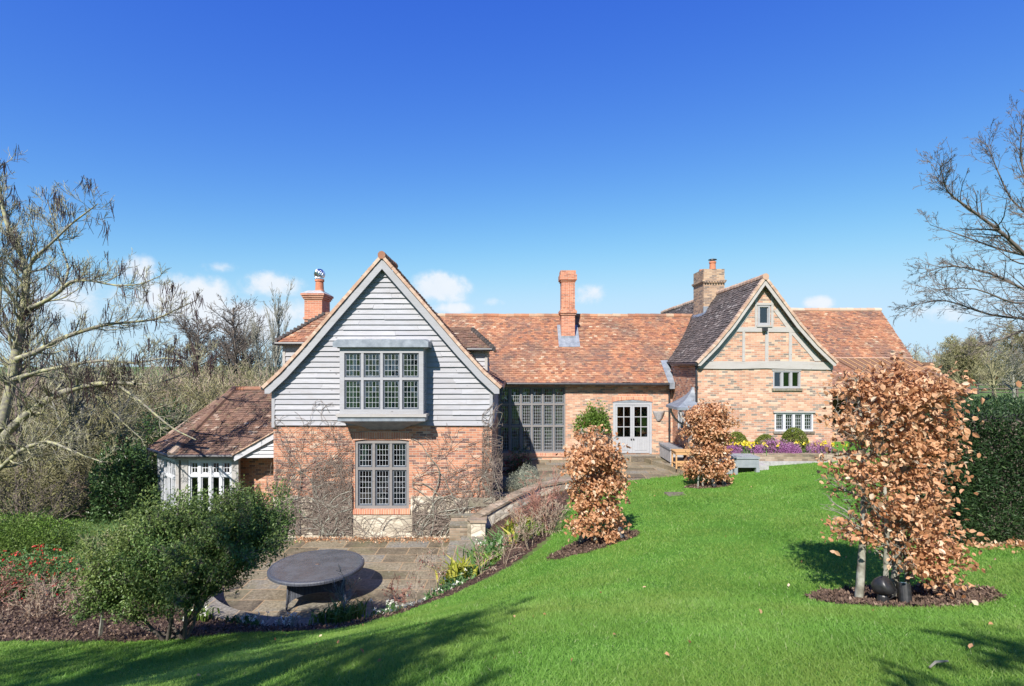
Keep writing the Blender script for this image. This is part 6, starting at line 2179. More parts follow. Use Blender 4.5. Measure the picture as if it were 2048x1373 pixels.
def build_far_trees():
    R_ = spec((34, 13, 6), (52, 42, 40), (0.62, 0.45, 0.45), 0.014)
    bare_tree('bare_oak', 'round headed bare oak on the skyline left of the chimney', -30.5, 52, 8.6, 0.34, R_, 1, 'bark_dark')
    bare_tree('bare_oak', 'lower bare oak half hidden behind the tall bare alder', -27.6, 56, 8.4, 0.3, R_, 2, 'bark_dark')
    A_ = spec((26, 9, 4), (36, 34, 32), (0.6, 0.5, 0.5), 0.006, trop=(0, 0.1, 0.09, 0.06), frm=(0.25, 0.15, 0.15))
    bare_tree('bare_ash', 'tall fine twigged bare tree rising behind the pod bearing tree at the left edge', -19.6, 21.5, 9.0, 0.15, A_, 41, 'bark_purple')
    bare_tree('bare_ash', 'pale trunked bare tree in the scrub behind the lowest limb of the pod bearing tree', -19.6, 24.0, 6.4, 0.17, A_, 42, 'bark_grey')
    C_ = spec((60, 9, 4), (66, 45, 40), (0.36, 0.42, 0.4), 0.012, trop=(0, 0.05, 0.05, 0.03), frm=(0.2, 0.15, 0.15))
    bare_tree('bare_alder', 'tall narrow bare alder standing highest on the left skyline', -25.6, 50, 11.0, 0.26, C_, 3, 'bark_dark')
    P_ = spec((36, 10, 4), (20, 18, 20), (0.5, 0.45, 0.4), 0.012, trop=(0, 0.16, 0.14, 0.1), frm=(0.1, 0.1, 0.1))
    bare_tree('bare_poplar', 'slim upright bare poplar closest to the outer brick chimney', -20.8, 47, 10.2, 0.2, P_, 4, 'bark_grey')
    bare_tree('bare_poplar', 'smaller forked bare poplar between the alder and the taller poplar', -22.6, 49, 8.4, 0.16, P_, 5, 'bark_grey')
    O_ = spec((62, 20, 7), (50, 40, 38), (0.66, 0.45, 0.45), 0.0105, trop=(0, 0.09, 0.07, 0.05), frm=(0.22, 0.15, 0.15))
    bare_tree('willow_tree', 'rounded olive green bare tree behind the far end of the tiled shed', 38.6, 46, 4.6, 0.15, O_, 6, 'twig_olive', leafmat='olivebud', per=3, lsize=0.11)
    bare_tree('willow_tree', 'wide olive brown tree by the paddock fence at the right edge', 42.0, 44, 5.2, 0.17, O_, 7, 'twig_olive', leafmat='olivebud', per=3, lsize=0.11)
    bare_tree('willow_tree', 'grey twiggy tree in the gap between the two olive trees', 47.5, 55, 4.6, 0.12, O_, 8, 'twig_buff')
    bare_tree('young_tree', 'small slim tree standing alone on the paddock beyond the hedge', 32.9, 36.5, 4.2, 0.1, spec((26, 8, 3), (42, 40, 38), (0.5, 0.45, 0.4), 0.01), 9, 'twig_olive', leafmat='olivebud', per=2, lsize=0.09)
    bare_tree('young_tree', 'silvery leaning tree beside the dark paddock fence', 37.3, 40, 4.2, 0.14, spec((28, 8, 4), (50, 40, 38), (0.6, 0.45, 0.4), 0.01), 10, 'bark_grey')
    # the trees behind the photographer that throw the long shadows over the lawn
    T_ = spec((30, 14, 6), (50, 42, 40), (0.55, 0.5, 0.45), 0.02, trop=(0, 0.06, 0.05, 0.03), frm=(0.22, 0.15, 0.15))
    for i, (x, y, H, r) in enumerate(SHADE):
        bare_tree('garden_tree', ('bare tree behind the viewpoint whose shadow falls over the lower left lawn', 'small bare tree behind the viewpoint shading the lower right lawn', 'bare tree behind the viewpoint throwing the middle shadow streaks')[i % 3],
                  x, y, H, r, T_, 20 + i, 'bark_dark', leafmat='bushleaf' if i in SHADE_LEAF else None, per=2.2, lsize=0.16)


SHADE = ((-7.2, -3.2, 7.8, 0.36), (2.3, -3.3, 4.9, 0.2), (-3.4, -4.4, 7.0, 0.3))
SHADE_LEAF = (0, 1, 2)
build_far_trees()


# ------------------------------------------------------------------ scrub and thicket on the left
def twig_bush(name, label, cat, x, y, w, h, n, seed, mat, leafmat=None, per=0, lsize=0.05, group=None, jit=0.05, minr=0.006, spread=0.75, z=None, leaf_t=None, parts=True):
    rng = np.random.default_rng(seed)
    z = ground(x, y) if z is None else z
    root = thing(name, label, cat, (x, y, z), group)
    S = spec((7, 5), (38, 40), (0.6, 0.55), minr, trop=(0.02, 0.03, 0.02), wig=(0.13, 0.17, 0.2), frm=(0.2, 0.15), seg=(6, 4, 3))
    out = []
    for i in range(n):
        a = rng.uniform(0, 2 * math.pi)
        k = rng.uniform(0, 1) ** 0.6
        p = np.array((x + math.cos(a) * k * w * 0.22, y + math.sin(a) * k * w * 0.22, z - 0.05))
        d = np.array((math.cos(a) * k * spread * w / h, math.sin(a) * k * spread * w / h, 1.0))
        grow(out, rng, p, d, h * rng.uniform(0.65, 1.05), max(minr * 1.6, 0.012 * h), 0, S)
    wood(MB(), out).build('stems', M[mat], root, uv=False)
    if leafmat:
        P = along(out, rng, per, jit, levels=(1, 2))
        P = P[P[:, 2] > z + 0.02]
        mb = MB()
        leaves(mb, P, rng, lsize, 0.55, 0.3, up=0.4)
        mb.build('foliage', M[leafmat], root, uv=False)
    return root


def build_thicket():
    rng = np.random.default_rng(77)
    G_ = 'twiggy scrub bushes in the thicket on the left'
    LB = 'olive brown tangle of scrub in the dense thicket behind the garden room and bare tree'
    protos = [twig_bush('scrub_bush', LB, 'bush', -18 - k * 4, 30, 4.6, 4.4, 26, 200 + k, ('twig_olive', 'twig_buff', 'twig_olive')[k], ('olivebud', 'olivebud', 'olivebud')[k], (9, 5, 12)[k], 0.075, G_, 0.12, 0.011, 0.7)
              for k in range(3)]
    spots = []
    for y, n in ((25.5, 6), (29, 8), (33, 10), (38, 12), (44, 13)):
        for i in range(n):
            xa, xb = -y * 1.02, -y * 0.42 + (2.0 if y > 30 else -3.5)
            spots.append((xa + (xb - xa) * (i + rng.uniform(0.2, 0.8)) / n, y + rng.uniform(-1.5, 1.5)))
    for j, (x, y) in enumerate(spots):
        p = protos[j % 3]
        o = p if j < 3 else dup(p, (0, 0, 0))
        o.location = (x, y, ground(x, y) - 0.1)
        o.rotation_euler = (0, 0, rng.uniform(0, 6.28))
        top = EYE - (rng.uniform(735, 775) - 730) * y / FPX
        s = max(0.55, (top - ground(x, y)) / 4.4) * rng.uniform(0.88, 1.02)
        if y < 31:
            s *= rng.uniform(0.65, 0.85)
        o.scale = (s * 1.05, s * 1.05, s)
    # hedge line behind the house to the right
    for j in range(9):
        p = protos[j % 3]
        o = dup(p, (0, 0, 0), 'olive brown scrub in the hedgerow beyond the paddock on the right', 'hedgerow bushes beyond the paddock')
        x, y = 37 + j * 3.0, 62 + rng.uniform(-2, 2)
        o.location = (x, y, ground(x, y) - 0.1)
        o.rotation_euler = (0, 0, rng.uniform(0, 6.28))
        s = rng.uniform(0.75, 1.0)
        o.scale = (s, s, s)
    # a soft far wood closes the skyline
    mb, tw = MB(), []
    S = spec((6, 4), (40, 42), (0.5, 0.5), 0.03, seg=(4, 3, 2), frm=(0.2, 0.1))
    for i in range(300):
        x = rng.uniform(-130, 130)
        y = rng.uniform(75, 110)
        if -20 < x < 30:
            continue
        grow(tw, rng, np.array((x, y, ground(x, y) - 0.3)), (rng.normal(0, 0.2), 0, 1), rng.uniform(4.0, 6.5), 0.12, 0, S)
    wood(mb, tw)
    tag(mb.build('far_wood', M['bark_purple'], base=(0, 0, 0), uv=False), 'hazy band of far bare woodland along the horizon', 'wood', kind='stuff')


build_thicket()


def leaf_mound(name, label, cat, x, y, w, d, h, n, lsize, mat, seed, stems='bark_dark', group=None, z=None, aspect=0.55, up=0.6, shell=0.25, extra=None, nstem=14, lumpy=1.0):
    """A rounded plant: a few stems and a deep shell of leaves with an uneven outline."""
    rng = np.random.default_rng(seed)
    z = ground(x, y) if z is None else z
    root = thing(name, label, cat, (x, y, z), group)
    A = nrm(rng.normal(0, 1, (n, 3)))
    A[:, 2] = np.abs(A[:, 2])
    a = np.arctan2(A[:, 1], A[:, 0])
    lump = 1 + lumpy * (0.13 * np.sin(3 * a + seed) * np.cos(4 * A[:, 2] + seed) + 0.09 * np.sin(7 * a + 5 * A[:, 2]))
    r = lump * (1 - np.abs(rng.normal(0, shell, n)))
    P = np.array((x, y, z)) + A * r[:, None] * np.array((w / 2, d / 2, h))
    mb = MB()
    leaves(mb, P, rng, lsize, aspect, 0.3, up=up, axis=A + np.array((0, 0, 0.3)), axis_w=0.8, t=np.clip(rng.beta(2, 2, n) + 0.5 * (lump - 1), 0, 1))
    mb.build('foliage', M[mat], root, uv=False)
    st = []
    for i in range(nstem):
        e = P[rng.integers(n)]
        b = np.array((x + rng.normal(0, w * 0.05), y + rng.normal(0, d * 0.05), z - 0.03))
        st.append((np.array([b, (b + e) / 2 + rng.normal(0, 0.03, 3), e]), np.array((0.012, 0.009, 0.004)) * max(0.5, h), 0))
    wood(MB(), st).build('stems', M[stems], root, uv=False)
    if extra:
        em, k, es = extra
        idx = rng.choice(n, k)
        Pe = P[idx] + A[idx] * 0.03
        mb = MB()
        for _ in range(4):
            leaves(mb, Pe + rng.normal(0, es * 0.3, Pe.shape), rng, es, 0.8, 0.3, up=0.5)
        mb.build('flowers', M[em], root, uv=False)
    return root


def build_left_garden():
    leaf_mound('laurel_bush', 'dark glossy evergreen bush at the left corner of the garden room', 'bush', -14.6, 20.4, 2.6, 2.4, 2.7, 9000, 0.12, 'ivy', 301)
    leaf_mound('laurel_bush', 'taller ivy clad mass rising behind the garden room roof', 'bush', -15.4, 24.2, 3.4, 3, 3.9, 9000, 0.12, 'ivy', 302, nstem=20)
    leaf_mound('ground_cover', 'bright green spreading shrub at the left edge below the bare tree', 'shrub', -14.6, 15.4, 4.6, 3.2, 1.1, 20000, 0.06, 'bright', 303, shell=0.3)
    twig_bush('heath_shrub', 'low brown and green shrub in the dip between bright ground cover and garden room', 'shrub', -11.9, 16.2, 3.2, 0.7, 50, 352, 'twig_olive', 'spring', 14, 0.045, None, 0.05, 0.005)
    leaf_mound('flowering_quince', 'low spreading shrub dotted with scarlet flowers at the left edge', 'shrub', -11.2, 12.5, 3.4, 1.7, 0.9, 7000, 0.06, 'spring', 305, 'twig_red', extra=('redflower', 420, 0.05), nstem=160, shell=0.35)
    G_ = 'tan twiggy shrubs in the left bed'
    for i, (x, y, w, h, lab, mt, lf) in enumerate(((-9.3, 10.7, 1.9, 1.0, 'buff twiggy shrub at the left edge of the mulched bed', 'twig_buff', 'brownbud'), (-8.9, 11.6, 1.7, 0.95, 'brown budded shrub in front of the scarlet flowers', 'twig_buff', 'brownbud'),
                                                   (-8.2, 11.9, 1.4, 0.8, 'yellowish twiggy shrub left of the evergreen bush', 'twig_olive', 'yellowleaf'), (-7.6, 12.5, 1.5, 0.8, 'pale twiggy shrub tucked under the evergreen bush', 'twig_buff', 'olivebud'),
                                                   (-11.2, 11.4, 1.8, 0.9, 'rust brown shrub cut off by the left edge of the view', 'twig_red', 'brownbud'))):
        twig_bush('twiggy_shrub', lab, 'shrub', x, y, w, h * 0.85, 13, 320 + i, mt, lf, 16 if lf != 'yellowleaf' else 12, 0.04, G_, 0.03, 0.004)
    # far left: darker weeping shrubs and rough growth
    for i, (x, y, w, h, mt, lf, lab) in enumerate(((-17.5, 19.5, 4.5, 1.9, 'bark_dark', 'olivebud', 'dark spreading shrub under the bare tree at the left edge'), (-15.6, 22.8, 3.6, 1.8, 'twig_buff', 'brownbud', 'brown arching shrub over the leaf strewn ground'),
                                                   (-20, 22, 4.5, 2.6, 'twig_olive', 'olivebud', 'olive green shrub behind the dark spreading shrub'), (-18.0, 25, 4.4, 3.0, 'twig_olive', 'olivebud', 'feathery olive shrub behind the brown arching shrub'))):
        twig_bush('arching_shrub', lab, 'shrub', x, y, w, h, 44, 340 + i, mt, lf, 11, 0.06, None, 0.08, 0.007, 0.9)
    twig_bush('heath_shrub', 'brownish green low shrub between the mown strip and the evergreen bush', 'shrub', -9.6, 14.0, 3.4, 0.9, 60, 351, 'twig_olive', 'spring', 16, 0.045, None, 0.05, 0.005)
    # a pale sapling in the mulch
    rng = np.random.default_rng(8)
    x, y = at(200, 1262, 8.6)[:2]
    z = ground(x, y)
    out = []
    out.append((np.array([(x, y, z), (x + 0.04, y, z + 0.35), (x + 0.03, y, z + 0.6)]), np.array((0.03, 0.024, 0.02)), 0))
    for dx, h in ((-0.25, 0.75), (0.3, 0.95), (0.55, 0.8)):
        out.append((np.array([(x + 0.035, y, z + 0.5 * h), (x + dx * 0.5, y + 0.05, z + 0.3 + h * 0.55), (x + dx * 0.8, y + 0.05, z + 0.3 + h), (x + dx, y, z + 0.3 + h * 1.25)]), np.array((0.017, 0.014, 0.01, 0.005)), 1))
    tag(wood(MB(), out).build('sapling', M['bark_grey'], None, (x, y, z), uv=False), 'small forked pale stemmed sapling standing alone in the mulch', 'sapling')
    # rough tussocks over the left garden
    n = 60000
    yy = rng.uniform(13, 30, n)
    xx = -rng.uniform(0.3, 1.05, n) * yy
    ok = region(xx, yy) == 4
    xx, yy = xx[ok], yy[ok]
    mb = MB()
    blades(mb, np.stack([xx, yy, h_all(xx, yy)], 1), rng, 0.11, 0.02, 0.8)
    tag(mb.build('rough_grass', M['spring'], base=(0, 0, 0), uv=False), 'rough uncut grass in the garden on the left', 'grass', kind='stuff')


build_left_garden()


# ------------------------------------------------------------------ climbers on the walls
def build_climbers():
    rng = np.random.default_rng(88)
    YF = 17.14

    def vine(label, x0, z0, xr, ztop, n, seed, rmain=0.028):
        rng = np.random.default_rng(seed)
        base = (x0, YF - 0.1, z0)
        root = thing('bare_climber', label, 'climber', base, 'leafless climbers on the gable wall')
        polys = []

        def run(p, ang, L, r, lev):
            pts, rr = [p], [r]
            x, z = p[0], p[2]
            k = max(4, int(L / 0.13))
            a = ang
            da = rng.normal(0, 0.12)
            for i in range(k):
                da = da * 0.8 + rng.normal(0, 0.17)
                a += da
                a += 0.06 * (math.pi / 2 - a) if lev < 1 else 0
                x += math.cos(a) * L / k
                z += math.sin(a) * L / k
                if x < xr[0] or x > xr[1] or z < 0.12 or z > ztop:
                    a += math.pi * 0.5 * rng.choice((-1, 1))
                    x = min(max(x, xr[0]), xr[1])
                    z = min(max(z, 0.12), ztop)
                off = 0.05 if z < 3.5 else 0.075
                pts.append(np.array((x, YF - off - abs(rng.normal(0, 0.022)), z)))
                rr.append(r * (1 - 0.75 * (i + 1) / k))
            polys.append((np.array(pts), np.maximum(np.array(rr), 0.0055), lev))
            if lev < 3:
                for j in range((5, 4, 2)[lev] if L > 0.4 else 0):
                    i = rng.integers(1, len(pts) - 1)
                    run(pts[i], a + rng.normal(0, 1.1), L * rng.uniform(0.35, 0.65), max(rr[i] * 0.6, 0.004), lev + 1)
        for i in range(n):
            run(np.array((x0 + rng.normal(0, 0.25), YF - 0.1, z0)), rng.uniform(0.7, 2.5), rng.uniform(2.0, 4.2), rmain * rng.uniform(0.6, 1.1), 0)
        wood(MB(), [q for q in polys if q[2] == 0]).build('stem', M['bark_grey'], root, uv=False)
        wood(MB(), [q for q in polys if q[2] > 0]).build('twigs', M['twig_grey'], root, uv=False)

    vine('dense bare climber over the brick left of the lower window', -5.9, 0.1, (-7.5, -5.06), 4.4, 11, 1)
    vine('upright bare climber strands reaching the boarding left of the lower window', -5.55, 0.1, (-6.3, -5.05), 4.4, 8, 11, 0.02)
    vine('thick bare climber stem climbing the left corner of the gable', -7.45, 0.1, (-7.75, -6.7), 4.1, 5, 2, 0.03)
    vine('looping bare climber over the brick right of the lower window', -2.6, 0.1, (-3.15, -0.6), 4.4, 9, 3)
    vine('wiry bare climber at the right corner of the gable', -0.62, 1.2, (-0.95, -0.3), 4.75, 4, 4, 0.014)
    # tangle hanging over the stone plinth
    rngp = np.random.default_rng(5)
    root = thing('tangled_climber', 'tangled grey stems trailing over the stone base of the gable', 'climber', (-4, YF - 0.2, 0))
    for nm, xr, zr in (('tangle', (-7.3, -4.9), (0.05, 1.35)), ('tangle', (-4.9, -3.2), (0.02, 0.7)), ('tangle', (-3.2, -1.35), (0.05, 1.35))):
        polys = []
        for i in range(28 if xr[1] < -4.8 else 24):
            x, z = rngp.uniform(*xr), rngp.uniform(*zr) * rngp.uniform(0.3, 1)
            a, da = rngp.uniform(0, 6.28), rngp.normal(0, 0.25)
            pts = []
            for k in range(14):
                pts.append((x, YF - 0.08 - 0.1 * (1 - z / 1.4) - abs(rngp.normal(0, 0.02)), z))
                da = da * 0.9 + rngp.normal(0, 0.12)
                a += da
                x = min(max(x + 0.1 * math.cos(a), xr[0] - 0.3), xr[1] + 0.3)
                z = min(max(z + 0.09 * math.sin(a), 0.03), zr[1])
            polys.append((np.array(pts), np.linspace(rngp.uniform(0.005, 0.012), 0.004, 14), 0))
        wood(MB(), polys).build(nm, M['twig_grey'], root, uv=False)
    mb = MB()
    n = 900
    P = np.stack([rngp.uniform(-6.8, -1.6, n), YF - 0.1 - np.abs(rngp.normal(0, 0.2, n)), np.full(n, 0.03)], 1)
    leaves(mb, P, rngp, 0.06, 0.6, 0.4, up=0.8)
    mb.build('dead_leaves', M['beechleaf'], root, uv=False)['kind'] = 'stuff'
    # green climber on the middle range between window and doors
    rt = leaf_mound('green_climber', 'fresh green climber trained on the brick between tall window and french doors', 'climber', 3.6, 23.72, 1.5, 0.7, 1.1, 4200, 0.1, 'bright', 401, z=2.5, nstem=16, lumpy=2.0, shell=0.4)
    st = []
    for k in range(5):
        st.append((np.array([(3.4 + 0.1 * k, 23.9, 1.25), (3.3 + 0.12 * k, 23.88, 1.9), (3.2 + 0.2 * k, 23.85, 2.6)]), np.array((0.03, 0.025, 0.015)), 0))
    wood(MB(), st).build('stem', M['twig_grey'], rt, uv=False)


build_climbers()


# ------------------------------------------------------------------ border plants
def clump(name, label, cat, x, y, n, L, W, mat, seed, flower=None, nf=0, fs=0.05, fh=None, group=None, rad=0.12, z=None):
    rng = np.random.default_rng(seed)
    z = ground(x, y) if z is None else z
    root = thing(name, label, cat, (x, y, z), group)
    P = np.stack([x + rng.normal(0, rad, n), y + rng.normal(0, rad, n), np.full(n, z - 0.01)], 1)
    mb = MB()
    blades(mb, P, rng, L, W, 0.45, 0.3, segs=2)
    mb.build('leaves', M[mat], root, uv=False)
    if flower:
        fb, sb = MB(), []
        for i in range(nf):
            a = np.array((x + rng.normal(0, rad * 1.2), y + rng.normal(0, rad * 1.2), z))
            b = a + (rng.normal(0, 0.04), rng.normal(0, 0.04), (fh or L) * rng.uniform(0.8, 1.15))
            sb.append((np.array([a, b]), np.array((0.005, 0.004)), 0))
            leaves(fb, np.repeat(b[None], 7, 0), rng, fs, 0.6, 0.3, up=0.3)
        wood(MB(), sb).build('stalks', M[mat], root, uv=False)
        fb.build('flowers', M[flower], root, uv=False)
    return root


def build_border():
    rng = np.random.default_rng(99)
    gp = lambda u, v, y: at(u, v, y)[:2]
    # rose bushes, bare and red budded
    roses = [(1105, 1040, 14.2, 0.9, 1.35, 'tall red budded rose against the brick wall by the copper beech', 'redbud', 'twig_red'), (1070, 1010, 15.4, 0.7, 1.0, 'red stemmed rose behind the pale rose stems', 'redbud', 'twig_red'),
             (1062, 1098, 13.0, 0.8, 0.9, 'bare pale stemmed rose in the middle of the border', 'brownbud', 'twig_buff'), (1090, 1075, 13.6, 0.6, 0.85, 'buff rose stems beside the lawn edge', 'brownbud', 'twig_buff'),
             (1012, 1140, 12.2, 0.45, 0.7, 'sparse tan rose stems low in the border', 'redbud', 'twig_buff'), (1035, 1060, 14.6, 0.6, 0.75, 'brown leaved shrub behind the daffodil clumps', 'brownbud', 'twig_red'),
             (962, 1190, 11.9, 0.3, 0.7, 'thin rose cane near the end of the border', 'redbud', 'twig_buff'), (872, 1225, 11.3, 0.55, 1.05, 'leggy rose with two pale canes rising over the coping', 'redbud', 'twig_buff'),
             (830, 1225, 11.0, 0.5, 0.8, 'red tipped rose cane leaning over the coping beside the table shadow', 'redbud', 'twig_buff'), (800, 1235, 10.9, 0.3, 0.6, 'short red tipped rose cane by the lawn edge', 'redbud', 'twig_red')]
    for i, (u, v, y, w, h, lab, lf, st) in enumerate(roses):
        x, yy = gp(u, v, y)
        twig_bush('rose_bush', lab, 'rose', x, yy, w * 0.8, h, 3 if w < 0.6 else 6, 500 + i, st, lf, 5, 0.042, 'rose bushes in the border', 0.02, 0.0045, 0.5)
    x, yy = gp(690, 1245, 10.7)
    twig_bush('rose_bush', 'grey twiggy rose rising through the strap leaves in front of the table', 'rose', x, yy, 0.35, 0.85, 3, 520, 'bark_grey', None, 0, 0.04, 'rose bushes in the border', 0.02, 0.004, 0.4)
    # leafy clumps
    items = [(690, 1247, 10.75, 150, 0.36, 0.035, 'bright', None, 0, 'lush strap leaved clump on the coping edge in front of the table', 0.2),
             (655, 1247, 10.75, 60, 0.24, 0.035, 'bright', None, 0, 'left hand half of the strap leaved plants in front of the table', 0.13),
             (925, 1165, 12.2, 90, 0.3, 0.035, 'spring', 'whiteflower', 8, 'white flowered clump near the foot of the stone steps', 0.14),
             (955, 1135, 12.8, 110, 0.33, 0.03, 'spring', None, 0, 'fresh green clump beside the lowest stone step', 0.16),
             (985, 1110, 13.2, 130, 0.36, 0.04, 'bright', None, 0, 'broad leaved green clump in the middle of the border', 0.17),
             (975, 1075, 14.0, 120, 0.42, 0.03, 'spring', 'whiteflower', 14, 'white hellebore clump beside the top stone step', 0.17),
             (1005, 1060, 14.3, 110, 0.45, 0.035, 'spring', None, 0, 'tall blue green clump below the sloping wall', 0.15),
             (905, 1190, 11.7, 80, 0.28, 0.04, 'spring', None, 0, 'pale leaved clump on the rim of the patio', 0.13),
             (885, 1210, 11.3, 60, 0.22, 0.035, 'spring', 'whiteflower', 10, 'small white flowered clump at the lawn edge by the leggy rose', 0.12),
             (1040, 1050, 14.6, 80, 0.4, 0.05, 'yellowleaf', None, 0, 'yellow green leaved shrub against the sloping wall', 0.18),
             (1058, 1072, 14.2, 90, 0.3, 0.05, 'bright', None, 0, 'rounded bright green plant under the red budded rose', 0.18),
             (915, 1150, 12.6, 60, 0.5, 0.04, 'yellowleaf', None, 0, 'yellow green plant in front of the red brick riser', 0.16),
             (800, 1240, 10.6, 60, 0.2, 0.03, 'spring', 'whiteflower', 16, 'low white flowers along the lawn edge right of the strap leaves', 0.16),
             (760, 1245, 10.6, 50, 0.18, 0.03, 'spring', 'whiteflower', 10, 'scattering of white flowers between strap leaves and rose cane', 0.14),
             (578, 1256, 10.55, 24, 0.14, 0.03, 'lavender', 'whiteflower', 14, 'grey leaved white flowered tuft on the coping edge', 0.12),
             (505, 1250, 10.5, 40, 0.16, 0.04, 'spring', 'whiteflower', 10, 'dark green clump with white bells beside the coping', 0.12),
             (470, 1245, 10.6, 34, 0.18, 0.045, 'ivy', None, 0, 'dark strap leaved clump at the end of the blue grey coping', 0.12),
             (392, 1240, 10.7, 80, 0.24, 0.035, 'bright', 'whiteflower', 14, 'cowslip like clump between the bush trunk and the coping', 0.14)]
    for i, (u, v, y, n, L, W, mt, fl, nf, lab, rad) in enumerate(items):
        x, yy = gp(u, v, y)
        if 2 <= i <= 11:
            n, W, L, rad = int(n * 1.5), W * 1.7, L * 1.15, rad * 1.2
        clump('border_plant', lab, 'plant', x, yy, n, L, W, mt, 540 + i, fl, nf, 0.045, None, 'leafy clumps in the spring border', rad, z=float(h_all(np.array([x]), np.array([yy]))[0]) if not (np.hypot(x - PC[0], yy - PC[1]) < PR + 0.36) else 0.4)
    # soft grey lavender and a shrub at the terrace corner
    leaf_mound('lavender_bush', 'rounded silver grey lavender at the top of the sloping wall', 'lavender', 0.28, 18.6, 1.15, 0.9, 0.62, 3500, 0.09, 'lavender', 601, z=1.2, aspect=0.12, shell=0.4)
    leaf_mound('lavender_bush', 'smaller silver lavender mound behind the first', 'lavender', 0.55, 19.5, 1.0, 0.8, 0.6, 2600, 0.09, 'lavender', 602, z=1.25, aspect=0.12, shell=0.4)
    leaf_mound('red_leaved_shrub', 'small shrub with dark red heads in the shaded corner below the tall window', 'shrub', 0.25, 20.6, 1.1, 0.8, 1.1, 1500, 0.07, 'ivy', 603, 'twig_red', z=1.25, shell=0.5, extra=('redbud', 120, 0.09), nstem=40)
    # flower bed under the cottage gable
    BZ = 2.17
    for i, (u, w, h, lab) in enumerate(((1473, 0.95, 0.75, 'leftmost clipped box ball in the bed under the gable'), (1531, 0.95, 0.65, 'middle clipped box ball, the smallest of the three'), (1588, 1.15, 0.92, 'rightmost clipped box ball, the largest of the three'))):
        leaf_mound('box_ball', lab, 'topiary', at(u, 0, 20.5)[0], 20.5, w, 0.55, h, 5200, 0.045, 'olivebox', 620 + i, z=BZ, group='clipped box balls', shell=0.04, aspect=0.6, lumpy=0.15)
    for i, (u, w, h, lab) in enumerate(((1466, 1.0, 0.38, 'purple heather next to the farthest copper beech'), (1508, 0.85, 0.36, 'low purple heather between yellow flowers and middle box ball'), (1550, 1.6, 0.58, 'largest deep purple heather, in front of the middle box ball'),
                                        (1583, 0.95, 0.4, 'purple heather in front of the largest box ball'), (1638, 1.3, 0.5, 'rightmost purple heather, near the corner of the gable'))):
        leaf_mound('heather', lab, 'heather', at(u, 0, 20.2)[0], 20.2, w * 0.86, 0.4, h, 3000, 0.045, 'heather', 640 + i, z=BZ - 0.03, group='purple heathers in the bed', aspect=0.35, shell=0.25, stems='twig_red')
    for i, (u, n, nf, lab) in enumerate(((1489, 120, 46, 'biggest clump of yellow daffodils, beside the leftmost box ball'), (1533, 40, 12, 'few daffodils in front of the middle box ball'), (1603, 70, 14, 'yellow daffodils right of the largest box ball'),
                                         (1655, 110, 26, 'yellow flowers at the right end of the bed'))):
        clump('daffodil', lab, 'daffodils', at(u, 0, 20.32)[0], 20.3, n // 2, 0.24, 0.03, 'spring', 660 + i, 'daffodil', nf, 0.075, 0.38, 'daffodil clumps in the bed', 0.2, z=BZ)


M['olivebox'] = leaf_mat('clipped_box_leaves', [(0.0, (0.07, 0.1, 0.015)), (0.5, (0.14, 0.18, 0.03)), (1.0, (0.24, 0.27, 0.06))], 0.2, 0.5, 2, 0.3)
build_border()


